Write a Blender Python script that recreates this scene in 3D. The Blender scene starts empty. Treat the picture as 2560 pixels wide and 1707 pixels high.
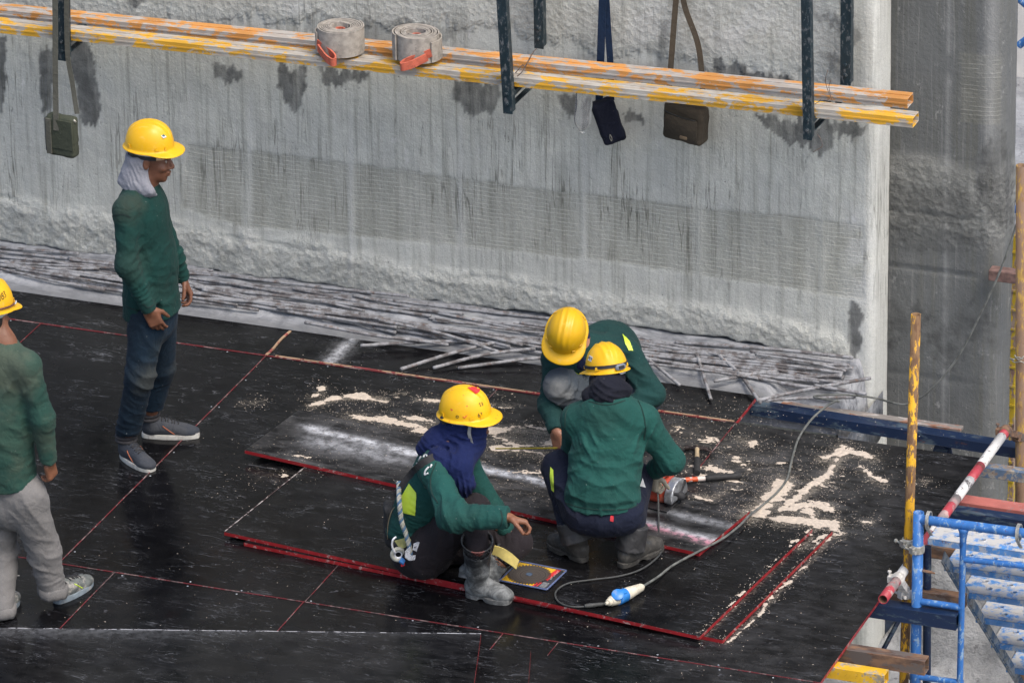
import bpy, math, random
import numpy as np
from mathutils import Vector
from mathutils.bvhtree import BVHTree
R = math.radians
random.seed(4); rng = np.random.default_rng(7)
scene = bpy.context.scene
# ------------------------------------------------------------------ camera, light
CX, CY, CZ, YAW, PIT, ROL, FPX = 11.6298316, -23.8027160, 12.9601886, -0.369840384, 0.420813796, -0.0182162736, 15000.0
CAM = np.array([CX, CY, CZ])
FW = np.array([math.sin(YAW)*math.cos(PIT), math.cos(YAW)*math.cos(PIT), -math.sin(PIT)])
_r = np.array([math.cos(YAW), -math.sin(YAW), 0.0]); _u = np.cross(_r, FW)
CR = _r*math.cos(ROL)+_u*math.sin(ROL); CU = -_r*math.sin(ROL)+_u*math.cos(ROL)
VR = _r.copy(); VA = np.array([math.sin(YAW), math.cos(YAW), 0.0]); VZ = np.array([0, 0, 1.0])   # right, away, up
from mathutils import Matrix
cd = bpy.data.cameras.new('camera'); cam = bpy.data.objects.new('camera', cd); scene.collection.objects.link(cam)
cd.sensor_width = 36; cd.lens = FPX/2560*36; cd.clip_start = 1; cd.clip_end = 500
M = Matrix((tuple(CR), tuple(CU), tuple(-FW))).transposed().to_4x4(); M.translation = Vector(CAM)
cam.matrix_world = M; scene.camera = cam
scene.render.engine = 'CYCLES'
w = bpy.data.worlds.new('World'); scene.world = w; w.use_nodes = True
nt = w.node_tree; bg = nt.nodes['Background']; sky = nt.nodes.new('ShaderNodeTexSky')
SUN_EL, SUN_ROT = R(58), R(120)
sky.sky_type = 'NISHITA'; sky.sun_disc = False; sky.sun_elevation = SUN_EL; sky.sun_rotation = SUN_ROT
sky.air_density = 1.0; sky.dust_density = 4.0; sky.ozone_density = 1.0
nt.links.new(sky.outputs[0], bg.inputs[0]); bg.inputs[1].default_value = 0.15
sl = bpy.data.lights.new('sun', 'SUN'); so = bpy.data.objects.new('sun', sl); scene.collection.objects.link(so)
sl.energy = 1.2; sl.angle = R(30); sl.color = (1.0, 0.95, 0.88)
sd = Vector((math.sin(SUN_ROT)*math.cos(SUN_EL), math.cos(SUN_ROT)*math.cos(SUN_EL), math.sin(SUN_EL)))
so.rotation_euler = (-sd).to_track_quat('-Z', 'Y').to_euler()
scene.view_settings.view_transform = 'Standard'; scene.view_settings.look = 'None'
scene.view_settings.exposure = 0.7; scene.view_settings.gamma = 1.0
# ------------------------------------------------------------------ pixel helpers (pixels of a 2352 wide picture)
SS = 2560/2352
def ray(x, y): return FW + CR*((x*SS-1280)/FPX) - CU*((y*SS-853.5)/FPX)
def G(x, y, z=0.0):
    d = ray(x, y); return CAM + d*((z-CAM[2])/d[2])
def W(x, y, Y):
    d = ray(x, y); return CAM + d*((Y-CAM[1])/d[1])
def XP(x, y, X):
    d = ray(x, y); return CAM + d*((X-CAM[0])/d[0])
def proj(P):
    P = np.atleast_2d(P); d = P-CAM; z = d@FW
    return np.stack([(1280+FPX*(d@CR)/z)/SS, (853.5-FPX*(d@CU)/z)/SS], 1)
def anchor(px, py, z=0.0):
    b = G(px, py, z)
    def J(x, y, d=0.0):
        r = ray(x, y); return CAM + r*((((b-CAM)@VA)+d)/(r@VA))
    return b, J
def nrm(v):
    v = np.asarray(v, float); return v/np.linalg.norm(v)
# ------------------------------------------------------------------ noise
_lat = rng.random((64, 64, 64)).astype(np.float32)
def vnoise(p):
    p = np.asarray(p, float); i = np.floor(p).astype(int); f = p-i; f = f*f*(3-2*f)
    a, b, c = i[..., 0] & 63, i[..., 1] & 63, i[..., 2] & 63; a1, b1, c1 = (a+1) & 63, (b+1) & 63, (c+1) & 63
    x, y, z = f[..., 0], f[..., 1], f[..., 2]
    L = _lat
    v = ((L[a, b, c]*(1-x)+L[a1, b, c]*x)*(1-y)+(L[a, b1, c]*(1-x)+L[a1, b1, c]*x)*y)*(1-z) + \
        ((L[a, b, c1]*(1-x)+L[a1, b, c1]*x)*(1-y)+(L[a, b1, c1]*(1-x)+L[a1, b1, c1]*x)*y)*z
    return v*2-1
def fbm(p, n=4):
    s = 0; a = .5
    for k in range(n): s = s+a*vnoise(np.asarray(p)*2**k+17.3*k); a *= .5
    return s
def sstep(a, b, x):
    t = np.clip((x-a)/(b-a), 0, 1); return t*t*(3-2*t)
# ------------------------------------------------------------------ objects
def link(name, mesh, mat, parent, loc):
    o = bpy.data.objects.new(name, mesh); scene.collection.objects.link(o)
    if parent is not None: o.parent = parent
    o.location = Vector(loc)
    if mat is not None:
        for m in (mat if isinstance(mat, (list, tuple)) else [mat]): mesh.materials.append(m)
    return o
def worldloc(o):
    v = np.array(o.location, float)
    while o.parent: o = o.parent; v = v+np.array(o.location)
    return v
def obj(name, V, F, mat=None, parent=None, smooth=True, base=None, mi=None):
    """mesh object from world coordinates"""
    V = np.asarray(V, float)
    if parent is not None: b = worldloc(parent); loc = (0, 0, 0)
    else:
        b = np.array(base if base is not None else [(V[:, 0].min()+V[:, 0].max())/2, (V[:, 1].min()+V[:, 1].max())/2, V[:, 2].min()]); loc = b
    me = bpy.data.meshes.new(name); me.from_pydata((V-b).tolist(), [], F if isinstance(F, list) else F.tolist()); me.update()
    if smooth is True: me.polygons.foreach_set('use_smooth', [True]*len(me.polygons))
    o = link(name, me, mat, parent, loc)
    if mi is not None: me.polygons.foreach_set('material_index', list(mi))
    if smooth == 'auto':
        me.polygons.foreach_set('use_smooth', [True]*len(me.polygons))
        me.update()
        try: me.set_sharp_from_angle(angle=R(35))
        except Exception: pass
    return o
def empty(name, loc):
    o = bpy.data.objects.new(name, None); o.empty_display_size = .1; scene.collection.objects.link(o); o.location = Vector(loc); return o
def tag(o, label=None, cat=None, group=None, kind=None):
    if label: o['label'] = label
    if cat: o['category'] = cat
    if group: o['group'] = group
    if kind: o['kind'] = kind
    return o
# ------------------------------------------------------------------ mesh builder
class MB:
    def __init__(s): s.V = []; s.F = []; s.I = []; s.n = 0
    def add(s, V, F, mi=0):
        V = np.asarray(V, float); s.V.append(V)
        s.F += [tuple(int(i)+s.n for i in f) for f in F]; s.I += [mi]*len(F); s.n += len(V); return s
    def hexa(s, P, mi=0, bev=0.0):
        """8 points: bottom 4 ccw, top 4"""
        P = np.asarray(P, float)
        if bev <= 0:
            return s.add(P, [(0, 3, 2, 1), (4, 5, 6, 7), (0, 1, 5, 4), (1, 2, 6, 5), (2, 3, 7, 6), (3, 0, 4, 7)], mi)
        # bevel by shrinking each face
        faces = [(0, 3, 2, 1), (4, 5, 6, 7), (0, 1, 5, 4), (1, 2, 6, 5), (2, 3, 7, 6), (3, 0, 4, 7)]
        V = []; idx = {}
        for fi, f in enumerate(faces):
            for k in range(4):
                p = P[f[k]]; a = P[f[k-1]]-p; b = P[f[(k+1) % 4]]-p
                la, lb = np.linalg.norm(a), np.linalg.norm(b)
                idx[(fi, f[k])] = len(V); V.append(p+a/la*min(bev, la*.3)+b/lb*min(bev, lb*.3))
        F = [tuple(idx[(fi, v)] for v in f) for fi, f in enumerate(faces)]
        ed = {}
        for fi, f in enumerate(faces):
            for k in range(4):
                a, b = f[k], f[(k+1) % 4]; ed.setdefault((min(a, b), max(a, b)), []).append((fi, a, b))
        for (a, b), l in ed.items():
            (f1, a1, b1), (f2, a2, b2) = l
            F.append((idx[(f1, b1)], idx[(f1, a1)], idx[(f2, a1)], idx[(f2, b1)]))
        for v in range(8):
            fs = [fi for fi, f in enumerate(faces) if v in f]
            tri = [idx[(fi, v)] for fi in fs]
            c = P.mean(0); q = np.array([V[t] for t in tri]); n = np.cross(q[1]-q[0], q[2]-q[0])
            if n@(P[v]-c) < 0: tri = tri[::-1]
            F.append(tuple(tri))
        return s.add(V, F, mi)
    def box(s, c, sz, ax=None, mi=0, bev=0.0):
        c = np.asarray(c, float); h = np.asarray(sz, float)/2
        A = np.eye(3) if ax is None else np.asarray(ax, float)
        P = [c+A.T@(h*np.array(q)) for q in ((-1, -1, -1), (1, -1, -1), (1, 1, -1), (-1, 1, -1), (-1, -1, 1), (1, -1, 1), (1, 1, 1), (-1, 1, 1))]
        return s.hexa(P, mi, bev)
    def bar(s, a, b, wd, ht, up=(0, 0, 1), mi=0, bev=0.0):
        a, b = np.asarray(a, float), np.asarray(b, float); d = nrm(b-a); sd = nrm(np.cross(d, up)); u = np.cross(sd, d)
        return s.box((a+b)/2, (np.linalg.norm(b-a), wd, ht), np.array([d, sd, u]), mi, bev)
    def tube(s, pts, r, n=12, caps=True, mi=0, closed=False, rib=None):
        pts = np.asarray(pts, float); m = len(pts); r = np.full(m, r) if np.isscalar(r) else np.asarray(r, float)
        t = np.gradient(pts, axis=0) if not closed else np.roll(pts, -1, 0)-np.roll(pts, 1, 0)
        t /= np.linalg.norm(t, axis=1)[:, None]+1e-12
        u = np.cross(t[0], [0, 0, 1.0]);
        if np.linalg.norm(u) < .1: u = np.cross(t[0], [1.0, 0, 0])
        u = nrm(u); V = []
        ang = np.arange(n)*2*math.pi/n
        for i in range(m):
            u = u-t[i]*(u@t[i]); u = nrm(u); v = np.cross(t[i], u)
            V.append(pts[i]+r[i]*(np.cos(ang)[:, None]*u+np.sin(ang)[:, None]*v))
        V = np.concatenate(V); F = []
        for i in range(m if closed else m-1):
            j = (i+1) % m
            for k in range(n): F.append((i*n+k, i*n+(k+1) % n, j*n+(k+1) % n, j*n+k))
        if caps and not closed: F += [tuple(range(n))[::-1], tuple((m-1)*n+k for k in range(n))]
        return s.add(V, F, mi)
    def pipe(s, a, b, r, wall=.004, n=20, mi=0):
        """open hollow pipe"""
        a, b = np.asarray(a, float), np.asarray(b, float); d = nrm(b-a); u = np.cross(d, [0, 0, 1.0])
        if np.linalg.norm(u) < .1: u = np.cross(d, [1.0, 0, 0])
        u = nrm(u); v = np.cross(d, u); ang = np.arange(n)*2*math.pi/n; c = np.cos(ang)[:, None]*u+np.sin(ang)[:, None]*v
        rings = [a+c*r, b+c*r, b+c*(r-wall), b-d*.25+c*(r-wall), a+d*.25+c*(r-wall), a+c*(r-wall)]
        if np.linalg.norm(b-a) < .6: rings = [a+c*r, b+c*r, b+c*(r-wall), a+c*(r-wall)]
        F = []; L = len(rings)
        for i in range(L):
            j = (i+1) % L
            if L == 6 and i == 3: continue
            for k in range(n): F.append((i*n+k, i*n+(k+1) % n, j*n+(k+1) % n, j*n+k))
        if L == 6: F += [tuple(3*n+k for k in range(n)), tuple(4*n+k for k in range(n))[::-1]]
        return s.add(np.concatenate(rings), F, mi)
    def lathe(s, a, axis, prof, n=24, mi=0):
        a = np.asarray(a, float); d = nrm(axis); u = np.cross(d, [0, 0, 1.0])
        if np.linalg.norm(u) < .1: u = np.cross(d, [1.0, 0, 0])
        u = nrm(u); v = np.cross(d, u); ang = np.arange(n)*2*math.pi/n; c = np.cos(ang)[:, None]*u+np.sin(ang)[:, None]*v
        V = np.concatenate([a+d*h+c*r for h, r in prof]); F = []
        for i in range(len(prof)-1):
            for k in range(n): F.append((i*n+k, i*n+(k+1) % n, (i+1)*n+(k+1) % n, (i+1)*n+k))
        F += [tuple(range(n))[::-1], tuple((len(prof)-1)*n+k for k in range(n))]
        return s.add(V, F, mi)
    def prism(s, P, off, mi=0):
        """planar polygon P extruded by vector off"""
        P = np.asarray(P, float); n = len(P); V = np.concatenate([P, P+np.asarray(off, float)])
        F = [tuple(range(n))[::-1], tuple(range(n, 2*n))]+[(k, (k+1) % n, n+(k+1) % n, n+k) for k in range(n)]
        return s.add(V, F, mi)
    def ribbon(s, pts, wdir, wd, th, mi=0):
        """flat strap: centreline pts, width directions"""
        pts = np.asarray(pts, float); m = len(pts); wdir = np.asarray(wdir, float)
        if wdir.ndim == 1: wdir = np.tile(wdir, (m, 1))
        t = np.gradient(pts, axis=0); t /= np.linalg.norm(t, axis=1)[:, None]
        V = []
        for i in range(m):
            wv = nrm(wdir[i]-t[i]*(wdir[i]@t[i])); nn = np.cross(t[i], wv)
            for a, b in ((-1, -1), (1, -1), (1, 1), (-1, 1)): V.append(pts[i]+wv*wd/2*a+nn*th/2*b)
        F = [(0, 3, 2, 1), tuple((m-1)*4+k for k in range(4))]
        for i in range(m-1):
            for k in range(4): F.append((i*4+k, i*4+(k+1) % 4, (i+1)*4+(k+1) % 4, (i+1)*4+k))
        return s.add(V, F, mi)
    def build(s, name, mat=None, parent=None, smooth='auto', base=None):
        return obj(name, np.concatenate(s.V), s.F, mat, parent, smooth, base, s.I if isinstance(mat, (list, tuple)) else None)
def spline(P, n=8):
    P = np.asarray(P, float); Q = np.vstack([2*P[0]-P[1], P, 2*P[-1]-P[-2]]); out = []
    for i in range(1, len(Q)-2):
        for k in range(n):
            t = k/n; a, b, c, d = Q[i-1], Q[i], Q[i+1], Q[i+2]
            out.append(.5*((2*b)+(c-a)*t+(2*a-5*b+4*c-d)*t*t+(-a+3*b-3*c+d)*t**3))
    out.append(P[-1]); return np.array(out)
# ------------------------------------------------------------------ implicit surfaces
class Sdf:
    def __init__(s, h=.007): s.h = h; s.P = []
    def add(s, fn, lo, hi, k=.02, op='u'): s.P.append((fn, np.asarray(lo, float), np.asarray(hi, float), k, op)); return s
    def cone(s, a, b, ra, rb, k=.02, op='u', flat=None, cut=None, n=(0, 0, 0)):
        a, b = np.asarray(a, float), np.asarray(b, float); m = max(ra, rb)+k+.02
        lo, hi = np.minimum(a, b)-m, np.maximum(a, b)+m
        if flat is not None: fn_n, fs = nrm(flat[0]), flat[1]
        def f(p):
            A, B = a, b; q = p
            if flat is not None:
                g = (1/fs-1); q = p+g*((p-a)@fn_n)[..., None]*fn_n; B = b+g*((b-a)@fn_n)*fn_n
            ba = B-A; t = np.clip(((q-A)@ba)/max(ba@ba, 1e-9), 0, 1)
            d = np.linalg.norm(q-A-t[..., None]*ba, axis=-1)-(ra+(rb-ra)*t)
            if flat is not None: d = d*(1+fs)/2
            if cut is not None: d = np.maximum(d, (p-b)@nrm(b-a)-cut)
            return d
        return s.add(f, lo, hi, k, op)
    def chain(s, pts, rs, k=.02, **kw):
        for i in range(len(pts)-1): s.cone(pts[i], pts[i+1], rs[i], rs[i+1], k, **kw)
        return s
    def ell(s, c, r, A=None, k=.02, op='u'):
        c = np.asarray(c, float); r = np.asarray(r, float); A = np.eye(3) if A is None else np.asarray(A, float)
        m = r.max()+k+.02
        def f(p):
            q = (p-c)@A.T; k0 = np.linalg.norm(q/r, axis=-1); k1 = np.linalg.norm(q/(r*r), axis=-1)+1e-9
            return k0*(k0-1)/k1
        return s.add(f, c-m, c+m, k, op)
    def rbox(s, c, hs, A=None, rad=.01, k=.01, op='u'):
        c = np.asarray(c, float); hs = np.asarray(hs, float); A = np.eye(3) if A is None else np.asarray(A, float); m = np.linalg.norm(hs)+k+.02
        def f(p):
            q = np.abs((p-c)@A.T)-hs+rad
            return np.linalg.norm(np.maximum(q, 0), axis=-1)+np.minimum(q.max(-1), 0)-rad
        return s.add(f, c-m, c+m, k, op)
    def plane(s, c, n, lo=None, hi=None, k=.004, rad=None):
        """cut away the side the normal points to"""
        c = np.asarray(c, float); n = nrm(n)
        if rad is not None: lo, hi = c-rad, c+rad
        return s.add(lambda p: (p-c)@n, lo if lo is not None else (-99, -99, -99), hi if hi is not None else (99, 99, 99), k, 'cut')
    def mesh(s, relax=1):
        h = s.h
        lo = np.min([p[1] for p in s.P if p[4] == 'u'], 0)-2*h; hi = np.max([p[2] for p in s.P if p[4] == 'u'], 0)+2*h
        n = np.ceil((hi-lo)/h).astype(int)+1
        F = np.full(n, .2, np.float32)
        ax = [lo[i]+h*np.arange(n[i]) for i in range(3)]
        for fn, l, u, k, op in s.P:
            i0 = np.clip(np.floor((l-lo)/h).astype(int), 0, n-1); i1 = np.clip(np.ceil((u-lo)/h).astype(int)+1, 1, n)
            if (i1 <= i0).any(): continue
            g = np.stack(np.meshgrid(*[ax[i][i0[i]:i1[i]] for i in range(3)], indexing='ij'), -1)
            d = fn(g); sl_ = tuple(slice(i0[i], i1[i]) for i in range(3)); c = F[sl_]
            if op == 'u':
                hh = np.clip(.5+.5*(c-d)/k, 0, 1); F[sl_] = c*(1-hh)+d*hh-k*hh*(1-hh)
            elif op == 's':
                d = -d; hh = np.clip(.5-.5*(c-d)/k, 0, 1); F[sl_] = c*(1-hh)+d*hh+k*hh*(1-hh)
            elif op == 'cut': F[sl_] = np.maximum(c, d)
        V, Q = nets(F); V = lo+V*h
        if relax: V = smooth(V, Q, relax)
        return V, Q
def nets(F):
    n = F.shape; S = F < 0
    c = np.zeros(tuple(np.array(n)-1), np.uint8)
    for i in (0, 1):
        for j in (0, 1):
            for k in (0, 1): c += S[i:n[0]-1+i, j:n[1]-1+j, k:n[2]-1+k]
    act = (c > 0) & (c < 8); ijk = np.argwhere(act); N = len(ijk)
    idx = np.full(act.shape, -1, np.int64); idx[act] = np.arange(N)
    acc = np.zeros((N, 3)); cnt = np.zeros(N)
    cor = [(i, j, k) for i in (0, 1) for j in (0, 1) for k in (0, 1)]
    for a in cor:
        for b in cor:
            if sum(b)-sum(a) == 1 and all(y >= x for x, y in zip(a, b)):
                fa = F[ijk[:, 0]+a[0], ijk[:, 1]+a[1], ijk[:, 2]+a[2]]; fb = F[ijk[:, 0]+b[0], ijk[:, 1]+b[1], ijk[:, 2]+b[2]]
                m = (fa < 0) != (fb < 0); t = fa/(np.where(m, fa-fb, 1)); p = np.array(a)+t[:, None]*(np.array(b)-np.array(a))
                acc[m] += p[m]; cnt[m] += 1
    V = ijk+acc/cnt[:, None]
    Q = []
    for ax in range(3):
        o1, o2 = [(1, 2), (2, 0), (0, 1)][ax]
        sl = [slice(None)]*3; sl[ax] = slice(0, n[ax]-1); A = S[tuple(sl)]
        sl[ax] = slice(1, n[ax]); B = S[tuple(sl)]
        e = np.argwhere(A != B); e = e[(e[:, o1] > 0) & (e[:, o2] > 0) & (e[:, o1] < n[o1]-1) & (e[:, o2] < n[o2]-1)]
        ins = A[e[:, 0], e[:, 1], e[:, 2]]
        def g(d1, d2):
            q = e.copy(); q[:, o1] -= d1; q[:, o2] -= d2; return idx[q[:, 0], q[:, 1], q[:, 2]]
        q = np.stack([g(1, 1), g(0, 1), g(0, 0), g(1, 0)], 1); q[~ins] = q[~ins][:, ::-1]; Q.append(q)
    Q = np.concatenate(Q); Q = Q[(Q >= 0).all(1)]
    return V, Q
def smooth(V, Q, it=1, f=.5):
    for _ in range(it):
        a = np.zeros_like(V); c = np.zeros(len(V))
        for i in range(4):
            for j in (1, 3):
                np.add.at(a, Q[:, i], V[Q[:, (i+j) % 4]]); np.add.at(c, Q[:, i], 1)
        V = V*(1-f)+f*a/np.maximum(c, 1)[:, None]
    return V
def normals(V, Q):
    n = np.cross(V[Q[:, 2]]-V[Q[:, 0]], V[Q[:, 3]]-V[Q[:, 1]]); N = np.zeros_like(V)
    for i in range(4): np.add.at(N, Q[:, i], n)
    return N/(np.linalg.norm(N, axis=1)[:, None]+1e-12)
def folds(V, Q, specs, base=.0015, seed=0):
    """cloth creases: specs = (centre, radius, wave direction, wavelength, amplitude)"""
    N = normals(V, Q); D = base*fbm(V*14+seed, 3)*2
    D = D-base*1.1*np.exp(-(fbm(V*np.array([8, 8, 11])+seed*1.7, 2)/.045)**2)-base*.7*np.exp(-(fbm(V*np.array([15, 15, 12])+seed+31, 2)/.06)**2)
    wob = fbm(V*7+seed*3.1, 2)
    for c, rad, wv, lam, amp in specs:
        g = np.exp(-(np.linalg.norm(V-np.asarray(c), axis=1)/rad)**2*1.3)
        ph = (V@nrm(wv))/lam*2*math.pi+wob*4.2
        D = D+amp*1.25*g*(1-1.6*np.abs(np.sin(ph*.5))**.7)*(.6+.8*vnoise(V*9+seed+5))
        ph2 = (V@nrm(np.asarray(wv)+np.array([.25, -.3, .2])))/(lam*.47)*2*math.pi+wob*6.5+2; D = D+amp*.42*g*(1-1.7*np.abs(np.sin(ph2*.5))**.6)*np.clip(.3+1.2*vnoise(V*13+seed+9), 0, 1)
    return V+N*D[:, None]
# ------------------------------------------------------------------ surfaces hit from a pixel
def bvh(V, Q): return BVHTree.FromPolygons([Vector(v) for v in V], [tuple(int(i) for i in q) for q in Q])
def hit(b, x, y, off=0.0):
    d = ray(x, y); r = b.ray_cast(Vector(CAM), Vector(d))
    if r[0] is None: return None
    return np.array(r[0])+off*np.array(r[1])*(1 if np.array(r[1])@d < 0 else -1)
def inpoly(P, poly):
    poly = np.asarray(poly, float); c = np.zeros(len(P), bool); j = len(poly)-1
    for i in range(len(poly)):
        a, b = poly[i], poly[j]; m = ((a[1] > P[:, 1]) != (b[1] > P[:, 1]))
        xx = (b[0]-a[0])*(P[:, 1]-a[1])/(b[1]-a[1]+1e-12)+a[0]; c ^= m & (P[:, 0] < xx); j = i
    return c
def draped(b, poly, off=.003, step=3.0, th=.003):
    """a flat piece (patch, tape) lying on a surface: grid of points inside an outline, given thickness"""
    poly = np.asarray(poly, float); x0, y0 = poly.min(0); x1, y1 = poly.max(0)
    nx = max(2, int((x1-x0)/step)); ny = max(2, int((y1-y0)/step))
    xs = np.linspace(x0, x1, nx+1); ys = np.linspace(y0, y1, ny+1)
    # clamp grid rows to the outline
    V = []; F = []; idx = {}
    for j, y in enumerate(ys):
        ins = []
        for k in range(len(poly)):
            a, c = poly[k], poly[(k+1) % len(poly)]
            if (a[1]-y)*(c[1]-y) <= 0 and abs(a[1]-c[1]) > 1e-6: ins.append(a[0]+(c[0]-a[0])*(y-a[1])/(c[1]-a[1]))
        if len(ins) < 2: continue
        l, r = min(ins), max(ins)
        row = []
        for i in range(nx+1):
            p = hit(b, l+(r-l)*i/nx, y, off); row.append(p)
        idx[j] = row
    keys = sorted(idx); vid = {}
    def vi(j, i, t):
        if (j, i, t) not in vid:
            p = idx[j][i]; vid[(j, i, t)] = len(V); V.append(p if t == 0 else p+FW*th)
        return vid[(j, i, t)]
    for a, c in zip(keys[:-1], keys[1:]):
        for i in range(nx):
            q = [idx[a][i], idx[a][i+1], idx[c][i+1], idx[c][i]]
            if any(p is None for p in q): continue
            if max(np.linalg.norm(q[m]-q[(m+1) % 4]) for m in range(4)) > .05: continue
            f = [(a, i), (a, i+1), (c, i+1), (c, i)]
            F.append(tuple(vi(j, k, 0) for j, k in f)[::-1]); F.append(tuple(vi(j, k, 1) for j, k in f))
    return np.array(V), F
# ------------------------------------------------------------------ node materials
class NT:
    def __init__(s, name):
        s.m = bpy.data.materials.new(name); s.m.use_nodes = True; s.t = s.m.node_tree; s.b = s.t.nodes['Principled BSDF']
        s.tc = s.t.nodes.new('ShaderNodeTexCoord'); s.obj = s.tc.outputs['Object']; s.hbump = None
        s.geo = s.t.nodes.new('ShaderNodeNewGeometry'); s.pos = s.geo.outputs['Position']
    def n(s, typ): return s.t.nodes.new(typ)
    def put(s, sock, v):
        if v is None: return
        if isinstance(v, (int, float)):
            sock.default_value = v if sock.type == 'VALUE' else ((v, v, v, 1) if sock.type == 'RGBA' else (v, v, v))
        elif isinstance(v, (tuple, list)): sock.default_value = tuple(v)+((1,) if sock.type == 'RGBA' and len(v) == 3 else ())
        else: s.t.links.new(v, sock)
    def scale(s, sc, v=None, rot=None):
        m = s.n('ShaderNodeMapping'); s.put(m.inputs[0], v or s.obj); m.inputs['Scale'].default_value = sc if not isinstance(sc, (int, float)) else (sc,)*3
        if rot: m.inputs['Rotation'].default_value = rot
        return m.outputs[0]
    def noise(s, sc=5, det=3, v=None, rough=.55, dist=0, sub='Fac'):
        x = s.n('ShaderNodeTexNoise'); s.put(x.inputs['Vector'], v or s.obj); x.inputs['Scale'].default_value = sc
        x.inputs['Detail'].default_value = det; x.inputs['Roughness'].default_value = rough; x.inputs['Distortion'].default_value = dist
        return x.outputs[sub]
    def voro(s, sc=20, v=None, feat='F1'):
        x = s.n('ShaderNodeTexVoronoi'); s.put(x.inputs['Vector'], v or s.obj); x.inputs['Scale'].default_value = sc; x.feature = feat
        return x.outputs['Distance']
    def math(s, op, a, b=0.0, c=None, clamp=False):
        x = s.n('ShaderNodeMath'); x.operation = op; x.use_clamp = clamp; s.put(x.inputs[0], a); s.put(x.inputs[1], b)
        if c is not None: s.put(x.inputs[2], c)
        return x.outputs[0]
    def ramp(s, f, a, b, lo=0.0, hi=1.0):
        x = s.n('ShaderNodeMapRange'); s.put(x.inputs[0], f); x.inputs[1].default_value = a; x.inputs[2].default_value = b
        x.inputs[3].default_value = lo; x.inputs[4].default_value = hi; x.interpolation_type = 'SMOOTHSTEP'; return x.outputs[0]
    def mix(s, f, a, b):
        x = s.n('ShaderNodeMix'); x.data_type = 'RGBA'; s.put(x.inputs[0], f); s.put(x.inputs[6], a); s.put(x.inputs[7], b); return x.outputs[2]
    def mul(s, c, f):
        x = s.n('ShaderNodeVectorMath'); x.operation = 'SCALE'; s.put(x.inputs[0], c); s.put(x.inputs['Scale'], f); return x.outputs[0]
    def attr(s, name):
        x = s.n('ShaderNodeAttribute'); x.attribute_name = name; return x.outputs['Fac']
    def sep(s, v=None):
        x = s.n('ShaderNodeSeparateXYZ'); s.put(x.inputs[0], v or s.obj); return x.outputs
    def normal_z(s): return s.sep(s.geo.outputs['Normal'])[2]
    def bump(s, h, st=.3, d=.004):
        x = s.n('ShaderNodeBump'); x.inputs['Strength'].default_value = st; x.inputs['Distance'].default_value = d; s.put(x.inputs['Height'], h)
        if s.hbump is not None: s.t.links.new(s.hbump, x.inputs['Normal'])
        s.hbump = x.outputs[0]; s.t.links.new(s.hbump, s.b.inputs['Normal'])
    def done(s, col=None, rough=None, metal=None, spec=None, **kw):
        s.put(s.b.inputs['Base Color'], col); s.put(s.b.inputs['Roughness'], rough); s.put(s.b.inputs['Metallic'], metal)
        s.put(s.b.inputs['Specular IOR Level'], spec)
        for k, v in kw.items(): s.put(s.b.inputs[k], v)
        return s.m
def simple(name, col, rough=.6, metal=0, var=.25, sc=12, bump=.1, dirt=None, dirtc=(.35, .33, .3), spec=.5):
    t = NT(name); f = t.noise(sc, 4); c = t.mix(t.ramp(f, .3, .7), tuple(x*(1-var) for x in col), tuple(min(1, x*(1+var)) for x in col))
    if dirt: c = t.mix(t.ramp(t.noise(sc*.7+3, 6, rough=.7), .62-dirt*.25, .72-dirt*.15, 0, .9), c, dirtc)
    if bump: t.bump(t.noise(sc*8, 4), bump, .003)
    return t.done(c, t.ramp(t.noise(sc*2, 3), .3, .7, max(0, rough-.1), min(1, rough+.12)), metal, spec)
MAT = {}
def cloth(name, col, dust=0.0, dustc=(.16, .17, .14), fade=.15, stains_shading=None, fine=1.0):
    t = NT(name); n = t.noise(3.5, 4); c = t.mix(t.ramp(n, .3, .7), tuple(x*(1-fade) for x in col), tuple(x*(1+fade) for x in col))
    c = t.mix(t.ramp(t.noise(220, 2), .35, .7, 0, .22), c, tuple(x*1.7+.001 for x in col))
    if dust:
        up = t.ramp(t.noise(6, 5, rough=.65), .42, .72); c = t.mix(t.math('MULTIPLY', up, dust), c, dustc)
    c = t.mix(t.ramp(t.noise(95, 2, rough=.4), .765, .785, 0, .5), c, (.35, .36, .33))
    if stains_shading:
        for p, r, sc_, k in stains_shading:
            m = t.n('ShaderNodeVectorMath'); m.operation = 'DISTANCE'; t.put(m.inputs[0], t.pos); m.inputs[1].default_value = tuple(p)
            d = t.math('ADD', m.outputs['Value'], t.math('MULTIPLY', t.math('SUBTRACT', t.noise(12, 4), .5), r*1.1))
            c = t.mix(t.ramp(d, r, r*.3, 0, k), c, sc_)
    t.bump(t.noise(420, 2), .25*fine, .0015); t.bump(t.noise(13, 5, dist=1.6), .55, .012); t.bump(t.noise(34, 4, dist=1.2), .4, .005)
    return t.done(c, .88, 0, .25, **{'Sheen Weight': .02})
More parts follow.
